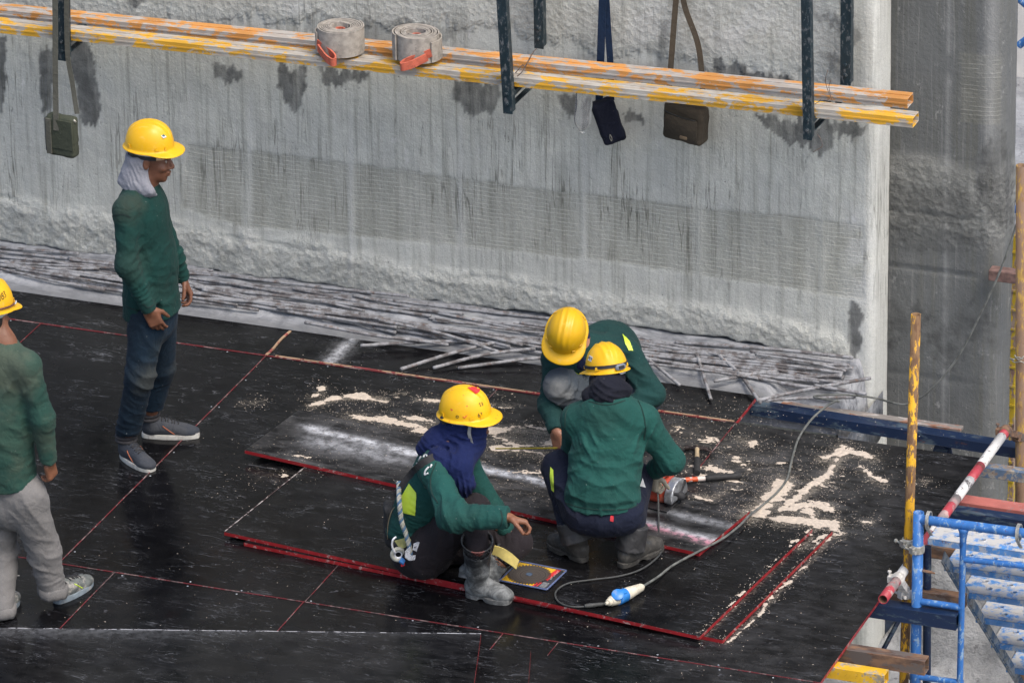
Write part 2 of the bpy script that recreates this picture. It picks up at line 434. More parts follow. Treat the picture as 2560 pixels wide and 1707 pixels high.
def m_concrete(name, light=(.595, .605, .55), dark=(.33, .33, .305), tone=1.0):
    t = NT(name); P = t.pos
    big = t.noise(1.3, 5, P, .6); mid = t.noise(7, 6, P, .65)
    c = t.mix(t.ramp(big, .3, .7), tuple(x*.86*tone for x in light), tuple(x*1.06*tone for x in light))
    c = t.mix(t.ramp(mid, .35, .75, 0, .45), c, tuple(x*tone*1.25 for x in dark))
    st = t.noise(1, 5, t.scale((26, 26, .9), P), .6); c = t.mix(t.ramp(st, .46, .74, 0, .62), c, (.19*tone, .19*tone, .155*tone))
    st2 = t.noise(1, 4, t.scale((55, 55, 1.6), P), .55); c = t.mix(t.ramp(st2, .56, .78, 0, .45), c, (.62*tone, .62*tone, .59*tone))
    # dark pock marks
    pk = t.noise(62, 3, P, .6); c = t.mix(t.ramp(pk, .67, .72, 0, .85), c, (.10*tone, .10*tone, .10*tone))
    wht = t.noise(1, 7, t.scale((17, 17, 9), P), .72); c = t.mix(t.ramp(wht, .58, .70, 0, .5), c, (.68*tone, .68*tone, .66*tone))
    band, rough, wet, drip, pale = (t.attr(a) for a in ('band', 'rough', 'wet', 'drip', 'pale'))
    # fine horizontal ribs left by the form mesh
    z = t.sep(P)[2]; x = t.sep(P)[0]
    ph = t.math('ADD', t.math('MULTIPLY', z, 2*math.pi/.0235), t.math('MULTIPLY', t.noise(3.0, 3, P), 9.0))
    rib = t.ramp(t.math('SINE', ph), .45, .95); brk = t.ramp(t.noise(1, 4, t.scale((9, 9, 30), P)), .36, .58)
    ribm = t.math('MULTIPLY', t.math('MULTIPLY', rib, brk), band)
    olive = t.mix(t.ramp(t.noise(1, 5, t.scale((14, 14, 1.1), P)), .35, .7), (.26*tone, .26*tone, .21*tone), (.44*tone, .44*tone, .39*tone))
    c = t.mix(t.math('MULTIPLY', band, .62), c, olive); c = t.mix(t.math('MULTIPLY', ribm, .42), c, (.58*tone, .58*tone, .52*tone))
    lump = t.noise(11, 7, P, .7)
    rc = t.mix(t.ramp(lump, .3, .68), (.40*tone, .41*tone, .38*tone), (.66*tone, .67*tone, .62*tone)); rc = t.mix(t.ramp(t.noise(36, 6, P, .78), .60, .70, 0, .8), rc, (.12*tone, .12*tone, .12*tone)); c = t.mix(t.math('MULTIPLY', rough, .7), c, rc)
    c = t.mix(t.math('MULTIPLY', pale, .75), c, (.66*tone, .67*tone, .65*tone))
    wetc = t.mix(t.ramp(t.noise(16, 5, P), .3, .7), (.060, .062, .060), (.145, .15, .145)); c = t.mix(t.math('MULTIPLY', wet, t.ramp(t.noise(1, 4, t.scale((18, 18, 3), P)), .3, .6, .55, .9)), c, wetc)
    dn = t.noise(1, 3, t.scale((21, 21, 1.0), P), .5, .4); ln = t.ramp(t.math('ABSOLUTE', t.math('SUBTRACT', dn, .5)), .020, .006)
    dn2 = t.noise(1, 3, t.scale((34, 34, .8), P), .5, .3); ln2 = t.ramp(t.math('ABSOLUTE', t.math('SUBTRACT', dn2, .47)), .014, .004)
    dl = t.math('MAXIMUM', ln, t.math('MULTIPLY', ln2, .8)); dl = t.math('MULTIPLY', dl, t.ramp(t.noise(1, 3, t.scale((5, 5, 2.2), P)), .44, .58)); dl = t.math('MULTIPLY', dl, drip)
    c = t.mix(t.math('MULTIPLY', dl, .72), c, (.10, .10, .078))
    fine = t.noise(150, 3, P); c = t.mix(t.ramp(fine, .3, .7, 0, .18), c, (.12, .12, .12))
    t.bump(t.math('ADD', lump, t.math('MULTIPLY', pk, -.4)), .55, .012); vr = t.math('ADD', t.noise(48, 6, P, .75), t.math('MULTIPLY', t.voro(30, P), .6)); t.bump(t.math('MULTIPLY', vr, t.math('ADD', rough, .06)), .9, .022); t.bump(fine, .35, .003); t.bump(ribm, .4, .003); t.bump(t.noise(1, 4, t.scale((40, 40, 3), P)), .25, .006)
    return t.done(c, .9, 0, .3)
def m_ply():
    t = NT('film_faced_plywood'); P = t.pos; s = t.sep(P)
    big = t.noise(1.6, 5, P, .6); c = t.mix(t.ramp(big, .35, .7), (.0022, .0022, .0026), (.0055, .0055, .0066))
    # scuffed film: long faint smears in several directions
    for a, sx, k, th in ((.35, 3.5, .55, .60), (-.9, 5, .5, .62), (1.7, 4.2, .5, .61)):
        f = t.noise(1, 7, t.scale((sx, sx*7, 4), P, (0, 0, a)), .74, .6); c = t.mix(t.ramp(f, th, th+.13, 0, k*.8), c, (.075, .078, .088))
    for a, sx, k in ((.2, 1.4, .34), (-.9, 2.0, .34), (1.35, 1.7, .34), (2.2, 3.0, .25), (.05, 4, .2)):
        f = t.noise(1, 4, t.scale((sx, sx*6, 4), P, (0, 0, a)), .6, .5); l = t.ramp(t.math('ABSOLUTE', t.math('SUBTRACT', f, .5)), .0045, .0012); l = t.math('MULTIPLY', l, t.ramp(t.noise(3.3, 4, t.scale((1, 1, 1), P, (0, 0, a*2)), .6), .52, .60)); c = t.mix(t.math('MULTIPLY', l, k), c, (.20, .21, .23))
    blot = t.noise(7, 7, t.scale((1, 1.4, 1), P, (0, 0, .7)), .78, .8); c = t.mix(t.ramp(blot, .63, .71, 0, .22), c, (.10, .105, .12))
    dens = t.attr('dust')
    sm = t.noise(5.5, 8, t.scale((1, 2.2, 1), P, (0, 0, .2)), .72, .4)
    dusty = t.math('MULTIPLY', t.ramp(sm, .34, .72), dens); c = t.mix(t.math('MULTIPLY', dusty, .62), c, (.12, .12, .122))
    pat = t.noise(9, 6, P, .72, .2); c = t.mix(t.ramp(pat, .655, .70, 0, .35), c, (.16, .165, .185))
    sp = t.noise(130, 2, P, .5); c = t.mix(t.math('MULTIPLY', t.ramp(sp, .69, .73), t.math('ADD', t.math('MULTIPLY', dens, .6), .05)), c, (.36, .34, .30))
    fm = t.attr('film'); fn = t.noise(26, 7, t.scale((1, 2.2, 1), P), .8); c = t.mix(t.math('MULTIPLY', fm, t.ramp(t.math('ADD', fn, t.math('MULTIPLY', fm, .16)), .52, .72, 0, .62)), c, (.27, .24, .195))
    white = t.attr('white'); wn = t.ramp(t.noise(22, 7, P, .75), .38, .62); c = t.mix(t.math('MULTIPLY', t.math('MULTIPLY', white, 1.0), t.math('ADD', t.math('MULTIPLY', wn, .75), .25)), c, (.55, .57, .60))
    pink = t.attr('pink'); c = t.mix(t.math('MULTIPLY', pink, wn), c, (.62, .22, .30))
    r = t.ramp(t.noise(4, 6, P, .65), .3, .75, .10, .34); r = t.math('ADD', r, t.math('MULTIPLY', dens, .28)); r = t.math('ADD', r, t.math('MULTIPLY', white, .3), clamp=True)
    t.bump(t.noise(1.7, 3, P), .25, .02); t.bump(t.noise(40, 4, P), .06, .002)
    return t.done(c, r, 0, .16)
def worn_paint(name, paint, under, amt=.5, sc=14, rough=.6, under2=None, stretch=(1, 1, 1), dusty=0, rustc=(.12, .045, .02)):
    t = NT(name); v = t.scale(stretch, t.pos)
    f = t.noise(sc, 8, v, .72, .3); c = t.mix(t.ramp(t.noise(sc*.5, 4, v), .3, .7), tuple(x*.8 for x in paint), tuple(min(1, x*1.12) for x in paint))
    u = t.mix(t.ramp(t.noise(sc*2.1, 5, v), .35, .65), under, under2 or tuple(x*.6 for x in under))
    c = t.mix(t.ramp(f, .62-amt*.3, .66-amt*.3), c, u)
    c = t.mix(t.ramp(t.noise(sc*1.7+2, 6, v, .7), .60, .68, 0, .7), c, rustc)
    if dusty: c = t.mix(t.math('MULTIPLY', t.ramp(t.noise(sc*.8, 7, t.pos, .7), .5-dusty*.25, .62-dusty*.15), t.ramp(t.normal_z(), .3, .9, .15, 1)), c, (.46, .45, .42))
    t.bump(f, .35, .003)
    return t.done(c, t.ramp(f, .4, .7, rough-.15, rough+.2), 0, .4)
# ================================================================== MATERIALS used around
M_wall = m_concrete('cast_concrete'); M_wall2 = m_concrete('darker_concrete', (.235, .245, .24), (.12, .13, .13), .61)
M_ply = m_ply()
M_red = worn_paint('red_edge_paint', (.30, .018, .022), (.45, .28, .26), .2, 30, .45)
M_yel = worn_paint('worn_yellow_beam', (.62, .34, .03), (.42, .40, .36), .50, 13, .8, (.34, .30, .25), (.45, 1, 1), 0, (.28, .16, .09))
M_org = worn_paint('worn_orange_beam', (.58, .27, .075), (.42, .40, .37), .50, 13, .8, (.36, .32, .28), (.45, 1, 1), 0, (.42, .16, .06))
M_yel2 = worn_paint('yellow_beam_paint', (.62, .36, .015), (.42, .36, .26), .35, 12, .6)
M_hang = worn_paint('blue_black_steel', (.012, .026, .034), (.12, .13, .135), .26, 60, .55, None, (1, 1, .45), 0, (.06, .04, .03))
M_navy = worn_paint('dark_blue_steel', (.006, .018, .052), (.06, .09, .12), .28, 12, .5, None, (.4, 1, 1))
M_blue = worn_paint('blue_scaffold_paint', (.035, .15, .42), (.22, .30, .38), .24, 36, .5, (.22, .35, .5), (1, 1, .5), .0)
M_tread = worn_paint('dusty_blue_tread', (.07, .24, .55), (.26, .36, .48), .36, 22, .8, (.42, .42, .42), (1, 1, 1), .42)
M_rust = worn_paint('rusty_steel', (.13, .105, .09), (.21, .12, .07), .55, 12, .85, (.07, .045, .035), (.4, 1, 1))
M_ypole = worn_paint('rusty_yellow_tube', (.70, .37, .015), (.12, .065, .035), .52, 26, .75, (.20, .12, .06), (1, 1, .3), 0, (.10, .05, .03))
M_thick = worn_paint('rusty_brown_tube', (.19, .12, .075), (.34, .22, .05), .36, 26, .8, (.16, .09, .05), (1, 1, .35))
M_white = worn_paint('chipped_white_paint', (.62, .61, .58), (.10, .09, .09), .22, 26, .6, None, (.35, .35, .35))
M_redp = worn_paint('chipped_red_paint', (.42, .05, .065), (.20, .18, .17), .36, 18, .6, (.45, .30, .28), (.35, .35, .35))
M_pinkb = worn_paint('faded_red_primer', (.42, .13, .105), (.40, .22, .2), .3, 14, .8)
M_galv = simple('galvanised_steel', (.42, .41, .36), .45, .6, .3, 40, .2, .3)
M_mortar = None
def m_mortar():
    t = NT('splashed_mortar'); P = t.pos; f = t.noise(9, 8, P, .7, .3)
    c = t.mix(t.ramp(f, .3, .7), (.17, .18, .195), (.38, .39, .405)); c = t.mix(t.ramp(t.noise(1, 6, t.scale((5, 30, 20), P, (0, 0, .05))), .45, .7, 0, .65), c, (.07, .075, .085))
    c = t.mix(t.ramp(t.noise(4, 4, P), .55, .75, 0, .6), c, (.42, .43, .43))
    c = t.mix(t.attr('smooth_mask'), c, (.14, .145, .15))
    t.bump(f, .7, .015); t.bump(t.noise(70, 4, P), .4, .004); return t.done(c, .85, 0, .35)
M_mortar = m_mortar()
def m_rebar():
    t = NT('mortar_caked_bar'); P = t.pos; f = t.noise(16, 6, P, .7)
    c = t.mix(t.ramp(f, .38, .6), (.12, .11, .108), (.30, .305, .315)); c = t.mix(t.ramp(t.noise(30, 3, P), .6, .72, 0, .6), c, (.16, .085, .05))
    t.bump(f, .5, .004); return t.done(c, .8, .1, .4)
M_rebar = m_rebar()
def m_rubble():
    t = NT('dusty_ground'); P = t.pos; f = t.noise(3, 9, P, .68, .3)
    c = t.mix(t.ramp(f, .3, .7), (.25, .26, .27), (.50, .51, .52)); c = t.mix(t.ramp(t.noise(13, 7, P, .75), .55, .68, 0, .7), c, (.09, .09, .095))
    c = t.mix(t.ramp(t.voro(26, P), .05, .25, .5, 0), c, (.45, .45, .44)); t.bump(f, .8, .06); t.bump(t.noise(22, 7, P, .75), .9, .03)
    return t.done(c, .95, 0, .2)
M_ground = m_rubble()
# ================================================================== GROUND
WY = 3.42
def put_attr(o, name, val):
    a = o.data.attributes.new(name, 'FLOAT', 'POINT'); a.data.foreach_set('value', np.asarray(val, np.float32))
def grid(xs, ys):
    X, Y = np.meshgrid(xs, ys, indexing='ij'); nx, ny = len(xs), len(ys)
    i = np.arange(nx-1)[:, None]*ny+np.arange(ny-1)[None]; F = np.stack([i, i+ny, i+ny+1, i+1], -1).reshape(-1, 4)
    return X.ravel(), Y.ravel(), F
gx = np.concatenate([[-150, -80, -40, -20, -10, -6, -3, 0], np.arange(2, 7.5, .04), [8, 10, 15, 30, 60, 150]])
gy = np.concatenate([[-40, -30, -15, -8, -4, -2], np.arange(-1.5, 9, .04), [9.5, 11, 14, 20, 40, 80, 200]])
X, Y, F = grid(gx, gy)
z = -1.72+.05*fbm(np.stack([X*1.3, Y*1.3, X*0], 1), 4)+.03*fbm(np.stack([X*7, Y*7, X*0], 1), 4)
z += .62*sstep(3.46, 3.72, Y+.08*fbm(np.stack([X*3, Y*0, X*0+3], 1), 3))*sstep(3.05, 3.35, X)*(1-.5*sstep(3.8, 5.2, X))
bl = fbm(np.stack([X*9, Y*9, X*0+8], 1), 3); z += .07*np.clip(bl-.12, 0, 1)*4*sstep(3.2, 3.7, Y)
gr = obj('ground', np.stack([X, Y, z], 1), F, M_ground, base=(0, 0, -1.7)); tag(gr, kind='structure')
# ================================================================== MAIN WALL
def blob_mask(P2, poly, soft=5.0, warp=9.0, fr=.06, seed=0, vert=False):
    """outline in picture pixels -> 0..1 with a ragged border"""
    n1 = fbm(np.c_[P2*fr, np.full(len(P2), seed+.5)], 4); n2 = fbm(np.c_[P2*np.array([fr*2.2, fr*.35])+40, np.full(len(P2), seed+7.5)], 4)
    Q = P2+np.c_[n1*warp*1.2, n2*warp*(3.6 if vert else 2)]
    acc = np.zeros(len(P2))
    for dx, dy in ((0, 0), (soft, 0), (-soft, 0), (0, soft), (0, -soft)): acc += inpoly(Q+np.array([dx, dy])*.6, poly)
    return acc/5
def drips(P2, lines, wd=2.2):
    m = np.zeros(len(P2))
    for i, (x, y0, y1) in enumerate(lines):
        xx = x+6*fbm(np.c_[P2[:, 1]*.02, np.full(len(P2), i*3.7), np.zeros(len(P2))], 3)
        g = np.exp(-((P2[:, 0]-xx)/wd)**2)*sstep(y0-4, y0+6, P2[:, 1])*sstep(y1+4, y1-30, P2[:, 1]); m = np.maximum(m, g)
    return m
XE = 3.095
def wall_profile(x0, xe, yf, yb, rad=.055, dx=.0125):
    xs = np.arange(x0, xe-rad, dx); p = [(x, yf) for x in xs]
    for a in np.linspace(0, math.pi/2, 9): p.append((xe-rad+rad*math.sin(a), yf+rad-rad*math.cos(a)))
    for y in np.arange(yf+rad+.02, yb, .03): p.append((xe, y))
    p.append((xe, yb)); p.append((x0, yb)); return np.array(p)
def make_wall(name, x0, xe, yf, yb, zb, zt, mat, fn, rad=.055, dz=.0125, dx=.0125, vis=(None, None)):
    pr = wall_profile(x0, xe, yf, yb, rad, dx); n = len(pr)
    za, zc = vis; zs = np.unique(np.round(np.concatenate([np.arange(zb, za, .06), np.arange(za, zc, dz), np.arange(zc, zt, .1), [zt]]), 4))
    t = np.gradient(pr, axis=0); t /= np.linalg.norm(t, axis=1)[:, None]; nn = np.c_[t[:, 1], -t[:, 0]]; nn[-1] = (0, 1); nn[-2] = (1, 0)
    V = np.concatenate([np.c_[pr, np.full(n, z)] for z in zs]); N = np.tile(np.c_[nn, np.zeros(n)], (len(zs), 1))
    disp, at = fn(V); V2 = V+N*disp[:, None]; F = []
    i = (np.arange(len(zs)-1)[:, None]*n+np.arange(n-1)[None]); F = np.stack([i, i+1, i+1+n, i+n], -1).reshape(-1, 4).tolist()
    j = np.arange(len(zs)-1)*n; F += np.stack([j+n-1, j, j+n, j+2*n-1], -1).tolist()
    F.append(tuple(range(n))[::-1]); F.append(tuple((len(zs)-1)*n+k for k in range(n)))
    o = obj(name, V2, F, mat, base=((x0+xe)/2, (yf+yb)/2, zb))
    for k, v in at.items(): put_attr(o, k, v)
    return o
def jag(X): return .062+.028*fbm(np.stack([X*2.1, X*0, X*0], 1), 3)+.022*fbm(np.stack([X*11, X*0, X*0+5], 1), 3)
def wall_fn(V):
    P2 = proj(V); x, y, z = V.T
    base = .012*fbm(V*np.array([2.2, 1, 1.2]), 3)*.5+.0025*fbm(V*np.array([14, 14, 9]), 3)
    rl = .24+.10*fbm(np.stack([x*1.3, x*0, x*0+9], 1), 3)-.03*x
    rough = sstep(rl+.09, rl-.04, z+.05*fbm(V*np.array([9,9,9]),3))*sstep(-.16, -.05, z+.02*x); rough *= sstep(3.02, 2.9, x)
    lum = np.abs(fbm(V*np.array([6, 6, 9]), 4)); lum2 = fbm(V*np.array([20, 20, 24]), 4)
    d = base+rough*(.012+.010*lum+.010*lum2+.007*fbm(V*np.array([45, 45, 50]), 2))
    # crumbled edge lines where two pours meet
    rl2 = rl+.02; d += -.009*np.exp(-((z-rl2-.03*fbm(V*8, 2))/.012)**2)*sstep(-.1, .25, vnoise(np.stack([x*3.1, x*0, x*0+2], 1)))*sstep(3.0, 2.9, x)
    jg = jag(x); cut = sstep(jg+.014, jg-.010, z)*sstep(3.0, 2.93, x)*sstep(-.35, -.25, z); d -= cut*.085
    # upper patches, rough mortar behind the beams
    up = blob_mask(P2, [(-60, -60), (700, -60), (1900, -60), (1950, 120), (1900, 190), (1500, 130), (1100, 60), (600, 40), (300, 60), (-60, 30)], 14, 30, .02, 3)
    up = up*(x > -3); d += up*(.003*lum2+.003)
    band = blob_mask(P2, [(430, 330), (540, 342), (700, 362), (820, 377), (1000, 402), (1180, 425), (1400, 452), (1620, 478), (1890, 505), (1985, 520), (1985, 690), (1800, 660), (1400, 600), (1000, 560), (800, 540), (560, 520), (420, 480)], 3, 3, .02, 5)
    for i, sx in enumerate((568, 806, 1058, 1340, 1606, 1887)):   # joints between the form sheets
        band *= 1-.75*np.exp(-((P2[:, 0]-sx-3*fbm(np.c_[P2[:, 1]*.02, np.full(len(V), i), np.zeros(len(V))], 2))/7)**2)
    d -= .0035*band
    pale = np.zeros(len(V))
    for i, sx in enumerate((575, 806, 1058, 1345, 1606, 1887)):
        g = np.exp(-((P2[:, 0]-sx)/6)**2)*sstep(150+40*i, 300, P2[:, 1])*sstep(700, 560, P2[:, 1])*.35; pale = np.maximum(pale, g)
    pale = np.maximum(pale, sstep(3.00, 3.045, x)*.35)  # wall end painted lighter, for the light its rounded edge catches
    for a in ((1480, 40, 60, 90), (1700, 70, 140, 60), (1990, 640, 50, 260), (680, 20, 60, 30)):
        pale = np.maximum(pale, .7*np.exp(-((P2[:, 0]-a[0])/a[2])**2-((P2[:, 1]-a[1])/a[3])**2)*sstep(.0, .4, fbm(V*9, 4)+.25))
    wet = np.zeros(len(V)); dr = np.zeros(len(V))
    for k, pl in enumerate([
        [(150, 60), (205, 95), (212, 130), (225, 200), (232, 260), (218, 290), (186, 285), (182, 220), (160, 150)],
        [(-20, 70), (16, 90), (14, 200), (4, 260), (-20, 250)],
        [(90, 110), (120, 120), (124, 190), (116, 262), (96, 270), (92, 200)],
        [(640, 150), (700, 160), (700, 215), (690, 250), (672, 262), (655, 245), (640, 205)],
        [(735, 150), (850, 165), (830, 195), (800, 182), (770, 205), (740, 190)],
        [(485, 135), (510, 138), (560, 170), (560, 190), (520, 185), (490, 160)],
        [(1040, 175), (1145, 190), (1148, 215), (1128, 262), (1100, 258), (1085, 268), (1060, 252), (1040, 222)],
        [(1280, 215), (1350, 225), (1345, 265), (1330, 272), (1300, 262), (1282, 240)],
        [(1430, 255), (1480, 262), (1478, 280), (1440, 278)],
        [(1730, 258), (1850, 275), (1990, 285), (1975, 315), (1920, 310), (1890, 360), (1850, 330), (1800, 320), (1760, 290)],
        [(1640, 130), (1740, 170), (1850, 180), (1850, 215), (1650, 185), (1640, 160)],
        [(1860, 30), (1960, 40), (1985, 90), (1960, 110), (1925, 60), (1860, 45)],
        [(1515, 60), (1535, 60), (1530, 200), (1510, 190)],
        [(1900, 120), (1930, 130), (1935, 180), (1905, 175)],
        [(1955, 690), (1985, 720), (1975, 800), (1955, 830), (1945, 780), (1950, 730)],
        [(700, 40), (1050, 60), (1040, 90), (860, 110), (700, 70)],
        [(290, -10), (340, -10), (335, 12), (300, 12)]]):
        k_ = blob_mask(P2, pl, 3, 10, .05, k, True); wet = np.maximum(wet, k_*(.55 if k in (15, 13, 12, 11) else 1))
    L = []
    rs = np.random.default_rng(5)
    for k in range(95):
        xx = rs.uniform(20, 1960); y0 = 150+.105*xx*1.0+rs.uniform(-10, 90); L.append((xx, y0-60, y0+rs.uniform(40, 220)))
    for k in range(26): xx = rs.uniform(400, 1960); L.append((xx, rs.uniform(-20, 30), rs.uniform(60, 160)))
    dr = sstep(120+.09*P2[:, 0], 190+.10*P2[:, 0], P2[:, 1])*sstep(620+.08*P2[:, 0], 300+.12*P2[:, 0], P2[:, 1])*1.0+.5*sstep(150, 90, P2[:, 1]); dr = np.clip(dr*(.75+1.1*fbm(np.stack([x*2.2, x*0, z*.5], 1), 3)), 0, 1)
    for i, (a, b, c) in enumerate([]):
        sel = (np.abs(P2[:, 0]-a) < 25) & (P2[:, 1] > b-20) & (P2[:, 1] < c+20)
        if sel.any(): dr[sel] = np.maximum(dr[sel], drips(P2[sel], [(a, b, c)], rs.uniform(1.2, 2.8))*rs.uniform(.25, .8))
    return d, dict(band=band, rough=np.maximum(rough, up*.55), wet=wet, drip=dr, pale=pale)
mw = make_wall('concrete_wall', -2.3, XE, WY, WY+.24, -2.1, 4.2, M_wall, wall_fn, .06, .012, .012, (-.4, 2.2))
tag(mw, 'long streaked grey cast concrete wall with a rough crumbling lower edge, behind the workers', 'wall')
def wall2_fn(V):
    P2 = proj(V); x, y, z = V.T
    d = .004*fbm(V*np.array([3, 1, 2]), 3)+.003*fbm(V*np.array([14, 14, 9]), 3)
    r = sstep(1.12, 1.0, z+.07*fbm(V*4, 3))*sstep(.55, .8, z); d += r*(.006+.007*np.abs(fbm(V*9, 4))+.008*fbm(V*25, 3))
    for zz in (.80, .47, -.14): d -= .022*np.exp(-((z-zz-.004*fbm(V*5, 2))/.006)**2)*sstep(3.62, 3.5, x)
    band = blob_mask(P2, [(2205, 118), (2300, 130), (2300, 290), (2205, 280)], 3, 2, .02, 5)*.8
    wet = np.zeros(len(V))
    for k, pl in enumerate([[(2040, 690), (2110, 700), (2170, 740), (2230, 690), (2290, 740), (2300, 820), (2270, 800), (2250, 770), (2230, 790), (2210, 860), (2150, 830), (2100, 780), (2060, 790), (2040, 800)],
        [(2240, 350), (2320, 300), (2325, 420), (2320, 520), (2280, 520), (2250, 440), (2230, 400)], [(2040, 420), (2200, 430), (2260, 470), (2200, 520), (2040, 500)], [(2040, 505), (2150, 520), (2270, 540), (2200, 600), (2060, 560)]]):
        wet = np.maximum(wet, blob_mask(P2, pl, 4, 14, .05, k+20, True)*(.9 if k < 2 else .6))
    pale = np.exp(-((x-3.38)/.012)**2)*.5*sstep(-.2, .1, fbm(V*6, 2)+.1); pale = np.maximum(pale, .6*np.exp(-((x-3.60)/.03)**2)*sstep(.9, 1.4, z))  # pale joint; rounded end painted lighter higher up, as if catching light
    dr = np.zeros(len(V)); rs = np.random.default_rng(9)
    for k in range(34):
        a = rs.uniform(2050, 2320); b = rs.uniform(-50, 1000); dr = np.maximum(dr, drips(P2, [(a, b, b+rs.uniform(60, 220))], 2.5)*rs.uniform(.3, .7))
    return d, dict(band=band, rough=r, wet=wet, drip=dr, pale=pale)
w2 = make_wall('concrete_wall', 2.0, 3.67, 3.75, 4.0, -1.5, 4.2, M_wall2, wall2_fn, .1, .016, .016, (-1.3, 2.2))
tag(w2, 'darker damp concrete wall with rounded right end, set back right of the long streaked wall', 'wall')
# ================================================================== DECK
U, VV = 1.3054, 2.6108
YN = VV; YF = 2.955; XR = 3.916
def seg_density(P2, strokes_):
    D = np.zeros(len(P2))
    for pts, wd, k in strokes_:
        pts = np.array(pts, float)
        for a_, b_ in zip(pts[:-1], pts[1:]):
            d = b_-a_; t = np.clip(((P2-a_)@d)/(d@d+1e-9), 0, 1); e_ = np.linalg.norm((P2-a_-t[:, None]*d)*np.array([1, 1.7]), axis=1); D = np.maximum(D, k*np.exp(-(e_/(wd*1.25))**2))
    return D
ST = [([(715, 932), (770, 915), (830, 912), (885, 920)], 8, 1.0), ([(555, 928), (600, 922)], 7, .62), ([(745, 892), (735, 905), (715, 915)], 8, .72), ([(960, 918), (1010, 922)], 7, .8), ([(905, 906), (935, 903)], 5, .7),
      ([(800, 955), (870, 962), (930, 975), (985, 990)], 14, .68), ([(880, 968), (960, 968), (1000, 975)], 12, .78), ([(1135, 985), (1200, 990), (1265, 992)], 13, .92), ([(1150, 1005), (1200, 1018), (1260, 1015), (1330, 1000)], 17, .85), ([(1140, 1030), (1230, 1035), (1275, 1060)], 14, .78), ([(1130, 928), (1180, 932)], 6, .6), ([(1100, 905), (1160, 908)], 7, .4),
      ([(1728, 1182), (1765, 1155), (1788, 1130), (1800, 1112)], 22, 1.15), ([(1795, 1172), (1850, 1135), (1890, 1105), (1920, 1065), (1945, 1035)], 12, 1.0), ([(1890, 1055), (1915, 1050), (1935, 1028)], 13, .95), ([(1945, 1040), (1985, 1050), (2005, 1055)], 12, .85), ([(1815, 1170), (1870, 1160), (1910, 1165)], 12, .9), ([(1790, 1195), (1850, 1195), (1915, 1205)], 17, 1.0), ([(1860, 1178), (1880, 1205)], 17, 1.0),
      ([(1980, 1075), (2000, 1100), (2030, 1112)], 10, .75), ([(1985, 1198), (2000, 1199)], 7, .9), ([(1915, 1228), (1935, 1226)], 9, .8), ([(1700, 1010), (1725, 1018)], 12, .8), ([(1690, 1060), (1720, 1075)], 18, .62), ([(1640, 1070), (1690, 1110)], 20, .58), ([(1600, 1140), (1640, 1145), (1660, 1132)], 9, .85), ([(1600, 1000), (1700, 1040), (1760, 1070)], 45, .42), ([(1540, 1010), (1600, 1080)], 30, .40), ([(1780, 1090), (1900, 1110)], 30, .45),
      ([(1610, 1470), (1700, 1385), (1800, 1290), (1868, 1222)], 5, .62), ([(1668, 1478), (1760, 1390), (1850, 1300), (1915, 1232)], 5.5, .75), ([(1880, 1255), (1912, 1232)], 9, .9), ([(1840, 1262), (1867, 1232)], 8, .85), ([(2110, 1108), (2128, 1105)], 8, .7), ([(1420, 1000), (1500, 1010), (1560, 985)], 16, .5), ([(700, 1075), (640, 1085), (600, 1090)], 18, .36), ([(1100, 1105), (1250, 1130)], 26, .42)]
def film_map(co):
    P2 = proj(co); return np.clip(seg_density(P2, [(a_, b_*1.6, c_*.9) for a_, b_, c_ in ST])*1.1, 0, 1)
def dust_map(x, y):
    p = np.stack([x, y, x*0], 1)
    d = .04+.22*sstep(2.4, 3.3, x)
    d = np.maximum(d, .95*np.exp(-((x-2.4)/1.1)**2-((y-2.1)/.55)**2)); d = np.maximum(d, .7*np.exp(-((x-1.2)/.8)**2-((y-1.9)/.5)**2))
    d = np.maximum(d, .85*np.exp(-((x-3.3)/.6)**2-((y-1.9)/.6)**2)); d = np.maximum(d, .35*np.exp(-((x-3.4)/.6)**2-((y-.2)/.4)**2))
    return np.clip(d*(1+.8*fbm(p*2.3, 3)), 0, 1)
def add_ply_attrs(o, white=None, pink=None, dust=None):
    n = len(o.data.vertices); co = np.empty(n*3, np.float32); o.data.vertices.foreach_get('co', co); co = co.reshape(-1, 3)+np.array(o.location)
    put_attr(o, 'dust', dust_map(co[:, 0], co[:, 1]) if dust is None else dust(co)); put_attr(o, 'film', film_map(co)); put_attr(o, 'white', white(co) if white else np.zeros(n)); put_attr(o, 'pink', pink(co) if pink else np.zeros(n))
def slab(name, xs, ys, ztop, th, mat, base, parent=None):
    X, Y, F = grid(xs, ys); n = len(X)
    V = np.concatenate([np.stack([X, Y, np.full(n, ztop)], 1), np.stack([X, Y, np.full(n, ztop-th)], 1)])
    F = F.tolist()+[tuple(i+n for i in f[::-1]) for f in F.tolist()]; nx, ny = len(xs), len(ys); mi = [0]*len(F)
    b = [(i*ny, (i+1)*ny) for i in range(nx-1)]+[((nx-1)*ny+j, (nx-1)*ny+j+1) for j in range(ny-1)]+[((i+1)*ny+ny-1, i*ny+ny-1) for i in range(nx-1)]+[(j+1, j) for j in range(ny-1)]
    for a, c in b: F.append((a, a+n, c+n, c)); mi.append(1)
    return obj(name, V, F, mat, parent, False, base, mi)
fl = slab('deck_floor', np.concatenate([np.arange(-3.9, 0, .05), np.arange(0, XR, .018), [XR]]), np.concatenate([np.arange(-1.8, 0, .05), np.arange(0, YN, .02), [YN]]), 0, .018, [M_ply, M_red], (0, 0, 0))
def dw(co):
    x, y = co[:, 0], co[:, 1]; p = np.stack([x*4, y*4, x*0], 1)
    return .6*np.exp(-((x-1.1)/.03)**2)*sstep(2.65, 2.8, y)*0
add_ply_attrs(fl); tag(fl, kind='structure')
